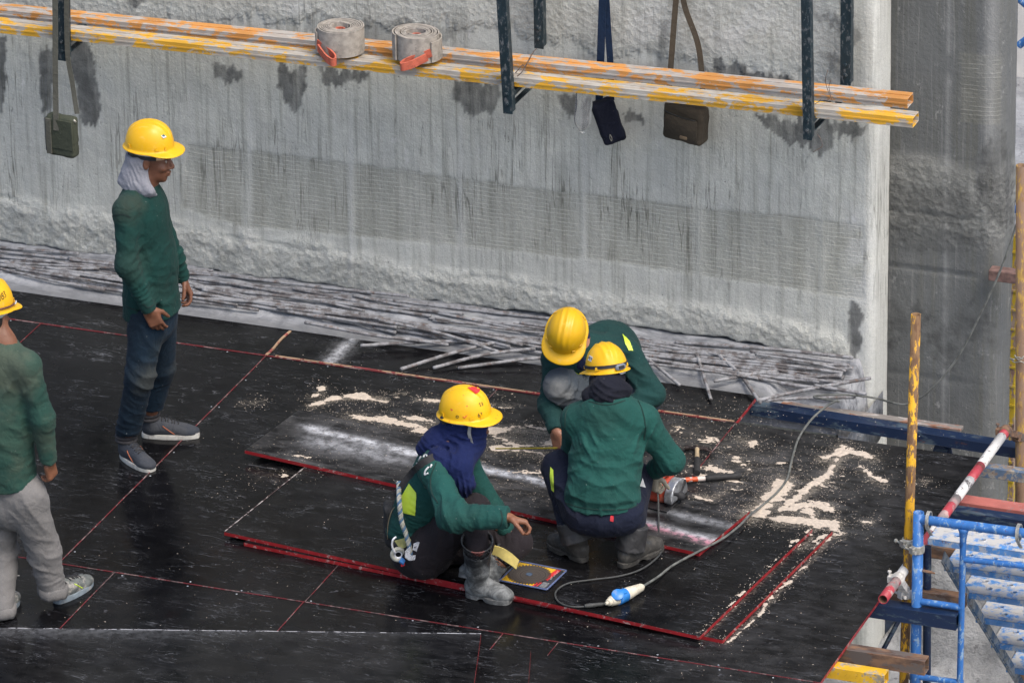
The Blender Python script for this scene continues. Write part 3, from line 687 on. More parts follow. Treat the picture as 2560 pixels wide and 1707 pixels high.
fs = slab('deck_floor_strip', np.concatenate([np.arange(-3.9, 2.61, .05), [2.612]]), np.concatenate([np.arange(YN+.004, YF, .04), [YF]]), .003, .021, [M_ply, M_red], (0, 2.8, 0))
def dw2(co):
    x, y = co[:, 0], co[:, 1]
    return .8*np.exp(-((x-.35-.0*(y-2.8))/.035)**2)*sstep(-.2, .2, fbm(np.stack([x*9, y*9, x*0], 1), 3)+.15)
add_ply_attrs(fs, dw2); tag(fs, kind='structure')
M_seam = worn_paint('seam_red', (.17, .025, .030), (.30, .20, .19), .42, 9, .6, (.06, .04, .04), (1, 1, 1), 0, (.03, .02, .02))
sm = MB()
def seam(a, b, wd=.006, wob=.0015):
    pts = [np.array(a)+(np.array(b)-np.array(a))*t for t in np.linspace(0, 1, 24)]
    pts = np.array([[p[0]+wob*vnoise(np.array([[p[0]*5, p[1]*5, 3.]]))[0], p[1]+wob*vnoise(np.array([[p[0]*5, p[1]*5, 9.]]))[0], .0016] for p in pts])
    sm.ribbon(pts, (b[1]-a[1], a[0]-b[0], 0), wd*.62*random.uniform(.8, 1.1), .0040)
seam((-3.9, VV-.002), (2.61, VV-.002), .010); seam((-3.9, 0), (XR, 0), .006)
seam((2.612, VV), (2.612, 1.62), .005); seam((0, VV), (0, 0), .007); seam((-U, VV), (-U, 0), .006); seam((-2*U, VV), (-2*U, 0), .006)
seam((U, VV), (U, 1.86), .004); seam((U-.0, 0), (U-.0, .46), .004)
for k, x in enumerate((-.98, .30, 1.30, 2.33)): seam((x, 0), (x, -1.8), .0055)
seam((2.612, 0), (2.612, -.15), .003)
seam((-U, -1.2), (0, -1.2), .004)
o = sm.build('panel_joints', M_seam, fl, False)
nl = MB(); rs = np.random.default_rng(2)
for x in np.arange(-3.6, 3.8, .305):
    for y in (VV-.02, .02, -.02):
        if rs.random() < .55 and (y < 1 or x < 2.6): nl.lathe((x+rs.normal(0, .02), y+rs.normal(0, .004), -.001), VZ, [(0, .0045), (.0024, .0045), (.0025, .001)], 6)
for x in (-U-.02, -U+.02, -.02, .02, 2.60, U-.02):
    for y in np.arange(.15, 2.5, .3):
        if rs.random() < .45: nl.lathe((x, y+rs.normal(0, .02), -.001), VZ, [(0, .0045), (.0024, .0045), (.0025, .001)], 6)
nl.build('nail_heads', simple('zinc_nail', (.42, .45, .48), .5, .3, bump=0), fl, False)
M_tan = worn_paint('bare_ply_edge', (.40, .27, .17), (.30, .06, .06), .3, 12, .8)
m = MB(); m.ribbon([(x, VV+.006, .0045) for x in np.linspace(.05, 2.6, 20)], (0, 1, 0), .008, .006)
m.ribbon([(0.0+.004*math.sin(k), y, .006) for k, y in enumerate(np.linspace(VV, YF-.02, 8))], (1, 0, 0), .012, .006)
m.build('bare_edge', M_tan, fl, False)
# ------------------------------------------------------------------ loose plywood sheets
def board(pts, z, th, label, white=None, pink=None, dust=None, group=None, dens=.022):
    """pts: four ground corners in order near-left, near-right, far-right, far-left"""
    a, b, c, d = [np.array(p, float) for p in pts]; nu = int(np.linalg.norm(b-a)/dens)+1; nv = int(np.linalg.norm(d-a)/dens)+1
    us, vs = np.linspace(0, 1, nu+1), np.linspace(0, 1, nv+1); Uu, Vv2, F = grid(us, vs)
    P = a*(1-Uu[:, None])*(1-Vv2[:, None])+b*Uu[:, None]*(1-Vv2[:, None])+c*Uu[:, None]*Vv2[:, None]+d*(1-Uu[:, None])*Vv2[:, None]
    n = len(P); zz = z(P[:, 0], P[:, 1]) if callable(z) else np.full(n, z)
    bv = .0022; edge = (Uu < 1e-6) | (Uu > 1-1e-6) | (Vv2 < 1e-6) | (Vv2 > 1-1e-6)
    V = np.concatenate([np.c_[P, zz+th], np.c_[P, zz]]); F = F.tolist()+[tuple(i+n for i in f[::-1]) for f in F.tolist()]; mi = [0]*len(F); nx, ny = nu+1, nv+1
    bd = [(i*ny, (i+1)*ny) for i in range(nx-1)]+[((nx-1)*ny+j, (nx-1)*ny+j+1) for j in range(ny-1)]+[((i+1)*ny+ny-1, i*ny+ny-1) for i in range(nx-1)]+[(j+1, j) for j in range(ny-1)]
    for p, q in bd: F.append((p, p+n, q+n, q)); mi.append(1)
    ce = P.mean(0); o = obj('plywood_sheet', V, F, [M_ply, M_red], None, False, (ce[0], ce[1], float(zz.min())), mi)
    add_ply_attrs(o, white, pink, dust); tag(o, label, 'plywood sheet', group or 'loose black plywood sheets with red edges'); return o
g2 = lambda x, y, z=0.: G(x, y, z)[:2]
TH = .018
def quad4(a, b, c): a, b, c = map(np.array, (a, b, c)); return [a, b, c, a+(c-b)]
low = lambda co: np.clip(.10+.25*np.exp(-((co[:, 0]-1.2)/.4)**2-((co[:, 1]-1.5)/.3)**2)+.0*co[:, 0], 0, 1)
B2 = quad4(g2(560, 1246, TH), g2(1660, 1470, TH), g2(1912, 1220, TH))
B1 = quad4(g2(515, 1222, 2*TH), g2(1607, 1462, 2*TH), g2(1866, 1215, 2*TH))
board(B2, .001, TH, 'lower of two wide stacked sheets, its red edge showing beyond the upper one', dust=low)
b1o = board(B1, .001+TH+.001, TH, 'wide black sheet carrying the seated man, the saw blade pack and the plug', dust=low)
ZB = 2*TH+.003
B3 = [g2(562, 1034, ZB+TH), g2(1606, 1270, ZB+TH), g2(1722, 1174, ZB+TH), g2(688, 940, ZB+TH)]
B3n = [np.array(p) for p in B3]; ud = B3n[1]-B3n[0]; ul = np.linalg.norm(ud); ud /= ul; vd = np.array([-ud[1], ud[0]])
def w3(co):
    p = co[:, :2]-B3n[0]; u = p@ud; v = p@vd; n = fbm(np.c_[u*5, v*9, u*0], 4)
    a = np.exp(-((v-.385+.03*n+.02*u)/.030)**2)*sstep(.05, .2, u)*(1-.6*sstep(1.4, 1.8, u))
    b = .45*np.exp(-((v-.26)/.07)**2)*sstep(.1, .3, u)*sstep(1.0, .6, u); c = .8*np.exp(-((v-.19+.08*(u-2.2)+.03*n)/.03)**2)*sstep(1.9, 2.1, u)
    return np.clip(a+b+c, 0, 1)
def p3(co):
    p = co[:, :2]-B3n[0]; u = p@ud; v = p@vd; n = fbm(np.c_[u*5, v*9, u*0], 4)
    return .9*np.exp(-((v-.165+.08*(u-2.2)+.02*n)/.018)**2)*sstep(1.8, 2.0, u)+1.3*np.exp(-((u-1.02)/.05)**2-((v-.37)/.03)**2)
sag = lambda x, y: ZB+.001+.004*fbm(np.stack([np.asarray(x)*1.2, np.asarray(y)*1.2, np.asarray(x)*0], 1), 2)*0
board(B3, ZB+.001, TH, 'narrow scuffed sheet smeared with white dust, topmost of the stack, being cut with the saw', w3, p3, lambda co: np.clip(.8+.6*fbm(np.c_[co[:, :2]*3, co[:, 0]*0], 3), 0, 1))
# foreground sheets
M_edge = worn_paint('pale_scraped_edge', (.40, .36, .34), (.05, .03, .03), .5, 30, .8)
def edge_strip(p, q, z, ob):
    mb = MB(); p, q = np.array(p), np.array(q); mb.ribbon([(*(p+(q-p)*t), z+.0008) for t in np.linspace(.01, .99, 40)], (1, .3, 0), .0055, .0014); mb.build('scraped_edge', M_edge, ob, False)
edge_strip(B1[0], B1[0]+(B1[3]-B1[0])*.66, 2*TH+.0022, b1o)
F1 = [g2(1093+26, 1568+180, TH), g2(1105, 1463, TH)]
fa, fb = g2(-60, 1449, TH), g2(1105, 1463, TH); dd = fb-fa; pp = np.array([dd[1], -dd[0]])/np.linalg.norm(dd)*1.31
board([fa+pp, fb+pp, fb, fa], .001+TH+.001, TH, 'large black sheet in the foreground, turned square to the camera with a white-scuffed far edge', lambda co: 1.0*np.exp(-(np.abs((co[:, :2]-fa)@(pp/np.linalg.norm(pp)))/.02)**1)*.06+.12*np.exp(-(np.abs((co[:, :2]-fa)@(pp/np.linalg.norm(pp)))/.10)**2)*sstep(1.6, .2, co[:, 0]), dust=lambda co: np.clip(.12+.2*fbm(np.c_[co[:, :2]*2, co[:, 0]*0], 3), 0, 1))
mb = MB(); mb.ribbon([(*(fa+(fb-fa)*t+pp/1.31*.0015), 2*TH+.0025+.0008*math.sin(t*90)) for t in np.linspace(0, 1, 60)], (0, 1, 0), .0045, .0012); mb.build('worn_edge', worn_paint('white_scraped_edge', (.42, .42, .44), (.03, .03, .035), .45, 18, .7), bpy.data.objects['plywood_sheet.003'], False)
fc, fd = g2(900, 1488, TH), g2(1219, 1493, TH); pp2 = pp
board([fc+pp2+(0.035, 0), fd+pp2+(.035, 0), fd, fc], .001, TH, 'foreground black sheet lying mostly beneath the large one, only its right red edge showing', dust=low)
# ================================================================== MORTAR LEDGE AND BARS
X, Y, F = grid(np.arange(-2.6, 3.12, .02), np.arange(YF+.004, WY+.16, .018))
P = np.stack([X, Y, X*0], 1)
led = .002+.066*sstep(YF, WY-.12, Y)+.028*np.abs(fbm(P*np.array([4, 9, 1]), 4))*sstep(YF+.02, YF+.12, Y)+.012*fbm(P*np.array([9, 30, 1]), 3)*sstep(YF+.03, YF+.10, Y)
led = led-.08*sstep(2.62, 2.74, X)*sstep(WY-.02, WY-.2, Y)-.5*sstep(3.02, 3.1, X)
n = len(X); V = np.concatenate([np.stack([X, Y, led], 1), np.stack([X, Y, led*0-.16], 1)]); Ft = F.tolist(); nx_, ny_ = len(np.arange(-2.6, 3.12, .02)), len(np.arange(YF+.004, WY+.16, .018))
bd = [(i*ny_, (i+1)*ny_) for i in range(nx_-1)]+[((nx_-1)*ny_+j, (nx_-1)*ny_+j+1) for j in range(ny_-1)]
Fa = Ft+[(a, a+n, b+n, b) for a, b in bd]
le = obj('mortar_ledge', V, Fa, M_mortar, base=(0.3, 3.2, -.16)); put_attr(le, 'smooth_mask', np.concatenate([sstep(YF+.13, YF+.02, Y+.03*fbm(P*3, 3))*.8, Y*0]))
tag(le, 'lumpy grey mortar ledge splashed with cement between the deck and the foot of the wall', 'ledge')
def ledge_z(x, y): return -.012+.045*float(sstep(YF, WY-.12, y))
def rebar(pts, r=.0085, label=None, group=None, n=7):
    P = spline(pts, 6) if len(pts) > 2 else np.array([np.array(pts[0])+(np.array(pts[1])-np.array(pts[0]))*t for t in np.linspace(0, 1, 12)])
    L = np.concatenate([[0], np.cumsum(np.linalg.norm(np.diff(P, axis=0), axis=1))]); m = max(12, int(L[-1]/.016)); t = np.linspace(0, L[-1], m)
    Q = np.stack([np.interp(t, L, P[:, i]) for i in range(3)], 1); rr = r*(1+.13*(np.arange(m) % 2))
    mb = MB(); mb.tube(Q, rr, n); o = mb.build('steel_bar', M_rebar, None, True); tag(o, label, 'steel bar', group); return o
GB = 'steel bars heaped along the foot of the wall'; LB = 'one of the mortar-caked bars tangled in the heap along the foot of the long wall'
rs = np.random.default_rng(11)
for k in range(88):
    x0 = rs.uniform(-2.3, 2.55); ln = rs.uniform(.6, 1.6); y0 = rs.uniform(YF+.10, WY-.10); an = rs.normal(0, .10); 
    if x0+ln > 3.0: ln = 3.0-x0
    y1 = np.clip(y0+ln*math.tan(an), YF+.08, WY-.06); z0 = .02+.05*(y0-YF)/.45+rs.uniform(0, .042); z1 = .02+.05*(y1-YF)/.45+rs.uniform(0, .042)
    md = ((x0+x0+ln)/2+.05, (y0+y1)/2+rs.uniform(-.02, .02), (z0+z1)/2+rs.uniform(-.01, .02)); rebar([(x0, y0, z0), md, (x0+ln, y1, z1)], rs.uniform(.006, .0095), LB, GB)
def bp(x, y, z): return G(x, y, z)
rebar([bp(828, 794, .03), bp(960, 786, .035), bp(1200, 780, .05)], .009, 'nearly level bar whose left tip pokes out furthest left over the black deck', GB)
rebar([bp(920, 848, .02), bp(1060, 805, .04), bp(1180, 782, .06), bp(1290, 800, .06)], .0095, 'long bar with its tip on the deck, leftmost of three slanting side by side', GB)
rebar([bp(995, 845, .02), bp(1110, 815, .04), bp(1230, 800, .06)], .009, 'slanting bar in the middle of three side by side, tip on the deck', GB)
rebar([bp(1052, 845, .02), bp(1180, 828, .04), bp(1260, 820, .05)], .0085, 'slanting bar nearest the bent-over man, rightmost of three side by side', GB)
rebar([bp(700, 740, .09), bp(860, 770, .07), bp(960, 820+-38, .05), bp(1030, 852-60, .04)], .009, 'long diagonal bar crossing the heap above the three that point at the deck', GB)
rebar([bp(870, 735, .09), bp(1010, 765, .07), bp(1145, 808, .05)], .009, 'diagonal bar lying just right of the longest crossing bar', GB)
rebar([bp(1480, 818, .06), bp(1520, 850, .05), bp(1562, 885, .02)], .0085, 'short bar sticking out over the deck right behind the stooping man\'s shoulder', GB)
rebar([bp(1600, 812, .08), bp(1615, 860, .05), bp(1633, 917, .02)], .0085, 'short steep bar standing out over the deck corner, between two other slanted ones', GB)
rebar([bp(1650, 815, .09), bp(1700, 860, .05), bp(1746, 925, .03)], .009, 'long steep bar reaching down to the tip of the deck corner', GB)
rebar([bp(1738, 920, .04), bp(1850, 895, .05), bp(2000, 868, .07)], .009, 'bar running from the deck corner up to the right end of the wall', GB)
rebar([bp(1745, 920, .03), bp(1850, 914, .03), bp(1965, 912, .02)], .0085, 'level bar from the deck corner, resting under the bar that rises to the wall end', GB)
rebar([bp(1640, 890-15, .05), bp(1780, 852, .06), bp(1960, 845, .07)], .009, LB, GB)
rebar([bp(1870, 885, .06), bp(1990, 905, .05)], .009, LB, GB)
# ================================================================== BEAMS ON THE WALL
def beam_between(name, a, b, dep, ht, mat, label, cat, group=None, hollow=True, bev=.004, up=(0, 0, 1), lip=False, wall=.005, endmat=None):
    """box section; a, b = centre of the top face at each end"""
    a, b = np.array(a, float), np.array(b, float); d = nrm(b-a); sd = nrm(np.cross(up, d)); u = np.cross(d, sd); t = wall
    mb = MB()
    if hollow:
        for off, w_, h_ in ((-u*t/2, dep, t), (-u*(ht-t/2), dep, t)): mb.bar(a+off, b+off, w_, h_, u, 0, .0015)
        for s in (-1, 1): mb.bar(a-u*ht/2+sd*s*(dep-t)/2, b-u*ht/2+sd*s*(dep-t)/2, t-.0006, ht-2*t+.001, u, 0)
    else: mb.bar(a-u*ht/2, b-u*ht/2, dep, ht, u, 0, bev)
    if lip:
        mb.bar(a+u*.0015, b+u*.0015, .006, .004, u, 0); mb.bar(a-sd*dep/2-u*ht*.5-sd*.001, b-sd*dep/2-u*ht*.5-sd*.001, .004, .008, u, 0)
    o = mb.build(name, mat, None, 'auto', (a+b)/2-u*ht); tag(o, label, cat, group); return o
FBY = 2.95
fr, fl_ = W(2096.6, 272.5, FBY), W(-60, 50, FBY)
dB = nrm(fr-fl_); sB = np.array([0, 1, 0.])
beam_between('steel_beam', fl_+sB*.05, fr+sB*.05, .10, .052, M_yel, 'front yellow box beam hung along the wall, flaked and caked with cement, nearer the camera', 'beam', 'box beams hung along the wall', lip=True)
rr_, rl_ = W(2084, 228.5, 3.15), W(-60, 17, 3.15)
beam_between('steel_beam', rl_+sB*.05, rr_+sB*.05, .10, .052, M_org, 'rear orange-yellow box beam on the wall side of the hung pair, its right end shorter', 'beam', 'box beams hung along the wall', lip=True)
def hanger(xb, yb, xt, yt, Y, wd, label, foot=None, extra=None):
    b, t = W(xb, yb, Y), W(xt, yt, Y); t = b+(t-b)*((4.0-b[2])/(t[2]-b[2])) if False else t+(t-b)/np.linalg.norm(t-b)*1.2
    d = nrm(t-b); s = nrm(np.cross([0, 1, 0], d)); n = np.cross(d, s)
    mb = MB(); L = np.linalg.norm(t-b); c = (b+t)/2; A = np.array([s, n, d])
    mb.box(c, (wd, .006, L), A, 0, .001); mb.box(c+s*(wd/2-.003)+n*.024, (.006, .042, L-.02), A, 0, .001); mb.box(c-s*(wd/2-.003)+n*.024, (.006, .042, L-.02), A, 0, .001)
    o = mb.build('hanger_post', M_hang, None, 'auto', b); tag(o, label, 'steel post', 'dark steel posts hanging in front of the wall')
    for q in (.055, .11):
        bt = MB(); bt.lathe(b+d*q-n*.003, -n, [(0, .011), (.004, .011), (.006, .009), (.006, .006), (.012, .006), (.012, 0.001)], 10)
        bt.build('bolt', M_hang, o, 'auto')
    return o, b, d, s, n
h1 = hanger(1167, 262, 1151, 0, 2.885, .052, 'dark flaking post in front of the beams, right of the two strap rolls')
h2 = hanger(1855, 322, 1850, 0, 2.885, .048, 'dark post hanging in front of the beams near their right end')
h0 = hanger(143, 140, 141, -20, 2.885, .062, 'dark post in front of the beams at far left, behind the olive bag\'s strap')
hanger(1238, 112, 1236, 0, 3.30, .052, 'dark post behind the beams, a little right of the middle front one')
hanger(1942, 196, 1943, 0, 3.30, .056, 'mortar-splashed dark post behind the beams at the right, close to the wall\'s end')
for hh, lab in ((h1, 'middle'), (h2, 'right'), (h0, 'left')):
    o, b, d, s, n = hh; mb = MB(); q = b+d*.105
    mb.bar(q+(0, .03, -.012), q+(0, .42, .0), .045, .03, (0, 0, 1), 0, .002); mb.bar(q+(.0, .06, -.08), q+(.06, .40, -.02), .03, .008, (0, 0, 1), 0, .001)
    mb.build('bracket_arm', M_hang, o, 'auto')
def wires(pts_list, label, r=.0016, name='tie_wire', mat=None):
    mb = MB()
    for p in pts_list: mb.tube(spline(p, 6), r, 5)
    o = mb.build(name, mat or M_rust, None, True); tag(o, label, 'wire'); return o
wires([[W(1184, 168, 2.94), W(1200, 150, 2.96), W(1206, 152, 2.97), W(1222, 125, 3.14), W(1232, 112, 3.2)], [W(1188, 176, 2.94), W(1203, 160, 2.96), W(1226, 118, 3.14)]], 'twisted tie wire wrapped over the beams beside the middle front post', .0028)
wires([[W(1902, 160, 3.1), W(1896, 185, 3.1), W(1903, 212, 3.13), W(1912, 232, 3.12)], [W(1866, 243, 2.94), W(1885, 232, 2.95), W(1907, 226, 3.12), W(1904, 200, 3.13), W(1908, 185, 3.13)]], 'thin tie wire looped over the beams near their right end')
wires([[W(1867, 350, 2.9), W(1888, 336, 2.9), W(1884, 318, 2.9), W(1876, 308, 2.9)]], 'bent wire end dangling below the right front post')
# ================================================================== SCAFFOLD AT THE RIGHT
def joist(name, xl, xr_px, Y, ztop, dep, ht, mat, label, hollow=True, cat='beam', grp='beams sticking out from under the deck edge'):
    """xr_px: pixel of the right end, top near edge"""
    a = W(xr_px[0], xr_px[1], Y); z = a[2]; A, B = np.array([xl, Y+dep/2, z]), np.array([a[0], Y+dep/2, z])
    return beam_between(name, A, B, dep, ht, mat, label, cat, grp, hollow)
def fitY(px, py, z, lo=-1, hi=4):
    return G(px, py, z)[1]
ZJ = -.020
joist('steel_beam', 3.3, (2031, 1551), fitY(2031, 1551, ZJ), ZJ, .07, .06, M_yel2, 'short yellow beam end nearest the camera, sticking out under the deck edge')
joist('steel_beam', 3.3, (2124, 1519), fitY(2124, 1519, ZJ), ZJ, .07, .075, M_rust, 'rusty brown beam end under the deck edge, next behind the short yellow one')
joist('steel_beam', 3.5, (2196, 1416), fitY(2196, 1416, ZJ), ZJ, .075, .075, M_navy, 'dark blue hollow beam end just below the near end of the red-white tube')
joist('steel_beam', 3.6, (2213, 1381-8), fitY(2213, 1373, ZJ-.03), ZJ, .06, .07, M_rust, 'rusty beam passing behind the blue guard frame, ending at its inner post')
joist('timber', 3.6, (2200, 1262), fitY(2200, 1262, ZJ-.03), ZJ, .08, .07, M_rust, 'grey weathered beam seen below the red and white tube, beside the top stair tread', False)
joist('steel_beam', 3.6, (2400, 1203), fitY(2400, 1203, ZJ), ZJ, .07, .06, M_navy, 'dark blue beam running right just in front of the faded red one')
joist('steel_beam', 3.6, (2400, 1180), fitY(2400, 1180, ZJ), ZJ, .09, .04, M_pinkb, 'faded red beam running right behind the red and white tube', False)
joist('timber', 3.7, (2400, 1092), fitY(2400, 1092, ZJ), ZJ, .06, .06, worn_paint('blue_flecked_timber', (.10, .15, .22), (.20, .15, .11), .6, 12, .8, (.3, .27, .22)), 'pale-topped blue-flecked timber running right, farthest back of those crossing the red and white tube', False)
# long dark blue beam behind the deck with a rusty plank on it
a, b = W(1722, 930, 2.90), W(2420, 1043, 2.90)
beam_between('steel_beam', a+(0, .04, 0), b+(0, .04, 0), .08, .058, M_navy, 'long dark blue beam running from the deck corner to the right across the concrete', 'beam')
a2, b2 = W(1725, 918, 3.02), W(2207, 985, 3.02)
M_plank = worn_paint('rusty_cement_plank', (.22, .20, .18), (.40, .38, .35), .45, 12, .85, (.24, .10, .05), (.4, 1, 1), 0, (.28, .10, .04))
beam_between('plank', a2+(0, .02, 0), b2+(0, .02, 0), .05, .018, M_plank, 'rusty cement-crusted flat bar lying along the back of the long dark blue beam', 'plank', None, False, .002)
o = MB(); p = W(2150, 1048, 2.96); o.bar(p+(-.03, 0, -.10), p+(.03, .0, .06), .07, .012, (0, 1, 0), 0, .001); o.bar(p+(.07, .02, -.10), p+(.05, .02, .06), .05, .012, (0, 1, 0), 0, .001)
o = o.build('bracket', M_navy, None, 'auto'); tag(o, 'small dark blue angle bracket under the long blue beam, just behind the deck edge', 'bracket')
RP = .0245
# red and white guard tube along the deck edge, painted in bands
T0, T1 = XP(2028, 1376, 4.02), XP(2313, 986, 4.02); dT = nrm(T1-T0); LT = np.linalg.norm(T1-T0)
gt = empty('guard_tube', T0); tag(gt, 'red and white banded tube clamped slantwise along the deck edge', 'scaffold tube')
cuts = []
for px, py in ((2028, 1376), (2052, 1335), (2120, 1255), (2140, 1228), (2144, 1190), (2168, 1150), (2200, 1100), (2240, 1045), (2262, 1062), (2285, 1020), (2313, 986)):
    pass
s_of = lambda x: np.clip((x-2028)/(2313-2028), 0, 1)*LT
xs_ = [2028, 2060, 2096, 2133, 2152, 2193, 2224, 2249, 2300, 2313]; cols = ['r', 'w', 'r', 'w', 'r', 'w', 'r', 'w', 'r']
for i, c in enumerate(cols):
    mb = MB(); mb.pipe(T0+dT*s_of(xs_[i]), T0+dT*s_of(xs_[i+1]), RP, .004, 22); mb.build('red_band' if c == 'r' else 'white_band', M_redp if c == 'r' else M_white, gt, True)
mb = MB(); mb.pipe(T0+dT*.002, T0+dT*.5, RP-.0042, .002, 20); mb.build('rusty_bore', simple('rust_bore', (.12, .06, .035), .9, 0, .3), gt, True)
def clamp(c, ax1, ax2, r, label, size=1.0, nm='tube_clamp', mat=None):
    """scaffold coupler: a band round each tube, a saddle between, bolt with nut"""
    mat = mat or M_galv; e = empty(nm, c); tag(e, label, 'clamp', 'couplers joining the scaffold tubes'); c = np.array(c, float)
    for k, (cc, ax) in enumerate(((c, nrm(ax1)), ax2)):
        ax = nrm(ax); u = nrm(np.cross(ax, [0.3, .2, 1])); v = np.cross(ax, u); mb = MB(); N = 20; hw = .021*size
        ro, ri = r+.007, r+.001; V = []; 
        for t in range(N):
            a_ = t*2*math.pi/N; dr = u*math.cos(a_)+v*math.sin(a_)
            for q, h in ((ri, -hw), (ro, -hw*.85), (ro+.002, 0), (ro, hw*.85), (ri, hw)): V.append(np.array(cc)+dr*q+ax*h)
        F = [(t*5+j, ((t+1) % N)*5+j, ((t+1) % N)*5+j+1, t*5+j+1) for t in range(N) for j in range(4)]+[(t*5+4, ((t+1) % N)*5+4, ((t+1) % N)*5, t*5) for t in range(N)]
        mb.add(V, F); mb.build('band', mat, e, 'auto')
        mb = MB(); s = -VR*.75-VA*.55; s = nrm(s-ax*(s@ax)); p = np.array(cc)+s*(r+.010)
        mb.box(p, (.03*size, .022*size, .034*size), np.array([nrm(np.cross(s, ax)), s, ax]), 0, .002)
        q = p+s*.006; w_ = nrm(np.cross(s, ax)); mb.tube([q-w_*.03*size, q+w_*.052*size], .0048*size, 8); mb.lathe(q+w_*.040*size, w_, [(0, .010), (.010, .010), (.010, .001)], 6); mb.lathe(q-w_*.034*size, w_, [(0, .010), (.007, .010), (.007, .001)], 6)
        mb.build('bolt', mat, e, 'auto')
    mb = MB(); c2 = np.array(ax2[0]); mb.bar(c, c2, .036*size, .03*size, VZ, 0, .002); mb.build('saddle', mat, e, 'auto'); return e
# yellow upright
py_ = (T0+dT*s_of(2083))[1]
YPb = W(2070, 1750, py_-.05); YPt = W(2104, 722, py_-.05)
mb = MB(); mb.pipe(YPb, YPt, RP-.001, .004, 22); yp = mb.build('scaffold_upright', M_ypole, None, True, YPb); tag(yp, 'rusty yellow upright tube with an open top standing at the deck edge', 'scaffold tube')
def on_line(a, b, py):
    q0, q1 = proj(a)[0], proj(b)[0]; return a+(b-a)*((py-q0[1])/(q1[1]-q0[1]))
# blue guard frame
YB = py_-.09
BLb, BLt = W(2098, 1760, YB), W(2110, 1176, YB)
gf = empty('scaffold_guardrail', BLb); tag(gf, 'bright blue scaffold guard frame of welded tubes in front of the stair treads', 'scaffold frame')
mb = MB(); mb.pipe(BLb, BLt, .0262, .004, 22); mb.build('post', M_blue, gf, True)
def tb(a, b, r, nm='rail'): mb = MB(); mb.tube([a, b], r, 18); return mb.build(nm, M_blue, gf, 'auto')
tb(W(2114, 1192, YB), W(2420, 1233, YB), .0235); tb(W(2213, 1212, YB), W(2200, 1760, YB), .0155, 'post')
mb = MB(); c = W(2214, 1207, YB); dn = nrm(W(2212, 1240, YB)-c); mb.lathe(c+dn*.012, dn, [(0, .03), (.02, .022), (.06, .0165), (.10, .0155)], 18); mb.build('weld_collar', M_blue, gf, True)
tb(W(2104, 1379, YB), W(2212, 1395, YB), .0165); tb(W(2213, 1284, YB), W(2420, 1306, YB), .0155); tb(W(2104, 1552, YB), W(2212, 1568, YB), .0155)
def hook(px, py):
    c = W(px, py, YB); mb = MB(); P = []
    for t in np.linspace(-.6, 1.35, 16)*math.pi: P.append(c+np.array([0, math.cos(t)*.034, math.sin(t)*.044]))
    P.append(c+np.array([0.0, .045, -.10])); mb.ribbon(P, (1, 0, 0), .016, .006); o = mb.build('hook', M_galv, gf, 'auto')
hook(2133, 1194); hook(2340, 1223)
mb = MB(); q = W(2107, 1308, YB); mb.tube([q+(.02, 0, 0), q+(.07, .01, -.008)], .008, 8); mb.tube([q+(.07, .01, -.008), q+(.085, .01, -.01)], .005, 8); mb.build('lock_pin', M_rust, gf, 'auto')
ctop = on_line(YPb, YPt, 1235); cbl = on_line(BLb, BLt, 1258)
clamp(ctop, YPt-YPb, (cbl, BLt-BLb), RP, 'coupler joining the rusty yellow upright to the top of the blue frame post')
cl = T0+dT*s_of(2060); cy2 = on_line(YPb, YPt, 1352)
clamp(cl, dT, (cy2, YPt-YPb), RP, 'pale coupler holding the lower end of the red and white tube to the yellow upright', 1.15, mat=simple('pale_coupler', (.52, .50, .46), .6, .1, .25, 40, .2, .3))
# thick rusty upright at the right border
XTH = 4.05; q = XP(2344, 1010, XTH); Yt = q[1]
a, b = W(2344, 1240, Yt), W(2346, 380, Yt)
mb = MB(); mb.pipe(a-(b-a)*1.0, b, .028, .004, 22); th = mb.build('scaffold_upright', M_thick, None, True, a); tag(th, 'rusty brown and yellow upright tube at the right border of the picture', 'scaffold tube')
ct = T0+dT*(LT-.03); clamp(ct, dT, (W(2344, 1000, Yt), b-a), RP, 'grey coupler holding the upper end of the red and white tube to the brown upright', 1.15, mat=M_rust)
wires([[W(2322, 824, Yt-.03), W(2330, 832, Yt-.04), W(2345, 830, Yt-.045), W(2356, 836, Yt-.03)], [W(2326, 830, Yt-.03), W(2335, 820, Yt-.04), W(2350, 824, Yt-.045)], [W(2318, 822, Yt-.03), W(2330, 826, Yt-.04)], [W(2330, 815, Yt-.03), W(2340, 826, Yt-.05), W(2352, 818, Yt-.04)]], 'pale twisted wire wrapped round the brown upright at the right border', .0032, mat=M_galv)
# formwork behind
a, b = W(2323, 1160, 4.02), W(2326, 535, 4.02)
mb = MB(); c = (a+b)/2; L = np.linalg.norm(b-a); mb.box(c, (.055, .06, L), None, 0, .003); [mb.box(c+(-.0, -.034, -L/2+.05+k*.11), (.057, .008, .012), None, 0) for k in range(int(L/.11))]
M_form = worn_paint('yellow_form_steel', (.42, .30, .02), (.17, .10, .08), .48, 16, .7, (.25, .2, .16), (1, 1, .3), 0, (.10, .04, .03)); o = mb.build('form_column', M_form, None, 'auto'); tag(o, 'tall yellow flanged formwork post half hidden behind the brown upright', 'formwork post')
mb = MB(); c = W(2310, 850, 4.06); mb.box(c+(0, .02, 0), (.035, .02, 1.6), None, 0, .002); o = mb.build('gap_shade_strip', simple('gap_shade_black', (.01, .01, .011), .6), None, 'auto'); tag(o, 'dark strip as the shaded gap between the rounded concrete end and the yellow formwork post', 'gap shade')  # dark strip painted as the shade in the gap beside the yellow post
a = W(2266, 636, 3.60); mb = MB(); mb.box(a+(.17, .10, -.02), (.36, .07, .06), None, 0, .004); o = mb.build('timber', simple('brown_timber', (.15, .09, .075), .85, 0, .35, 30, .3), None, 'auto'); tag(o, 'short brown timber block sticking out left of the brown upright at mid height', 'timber')
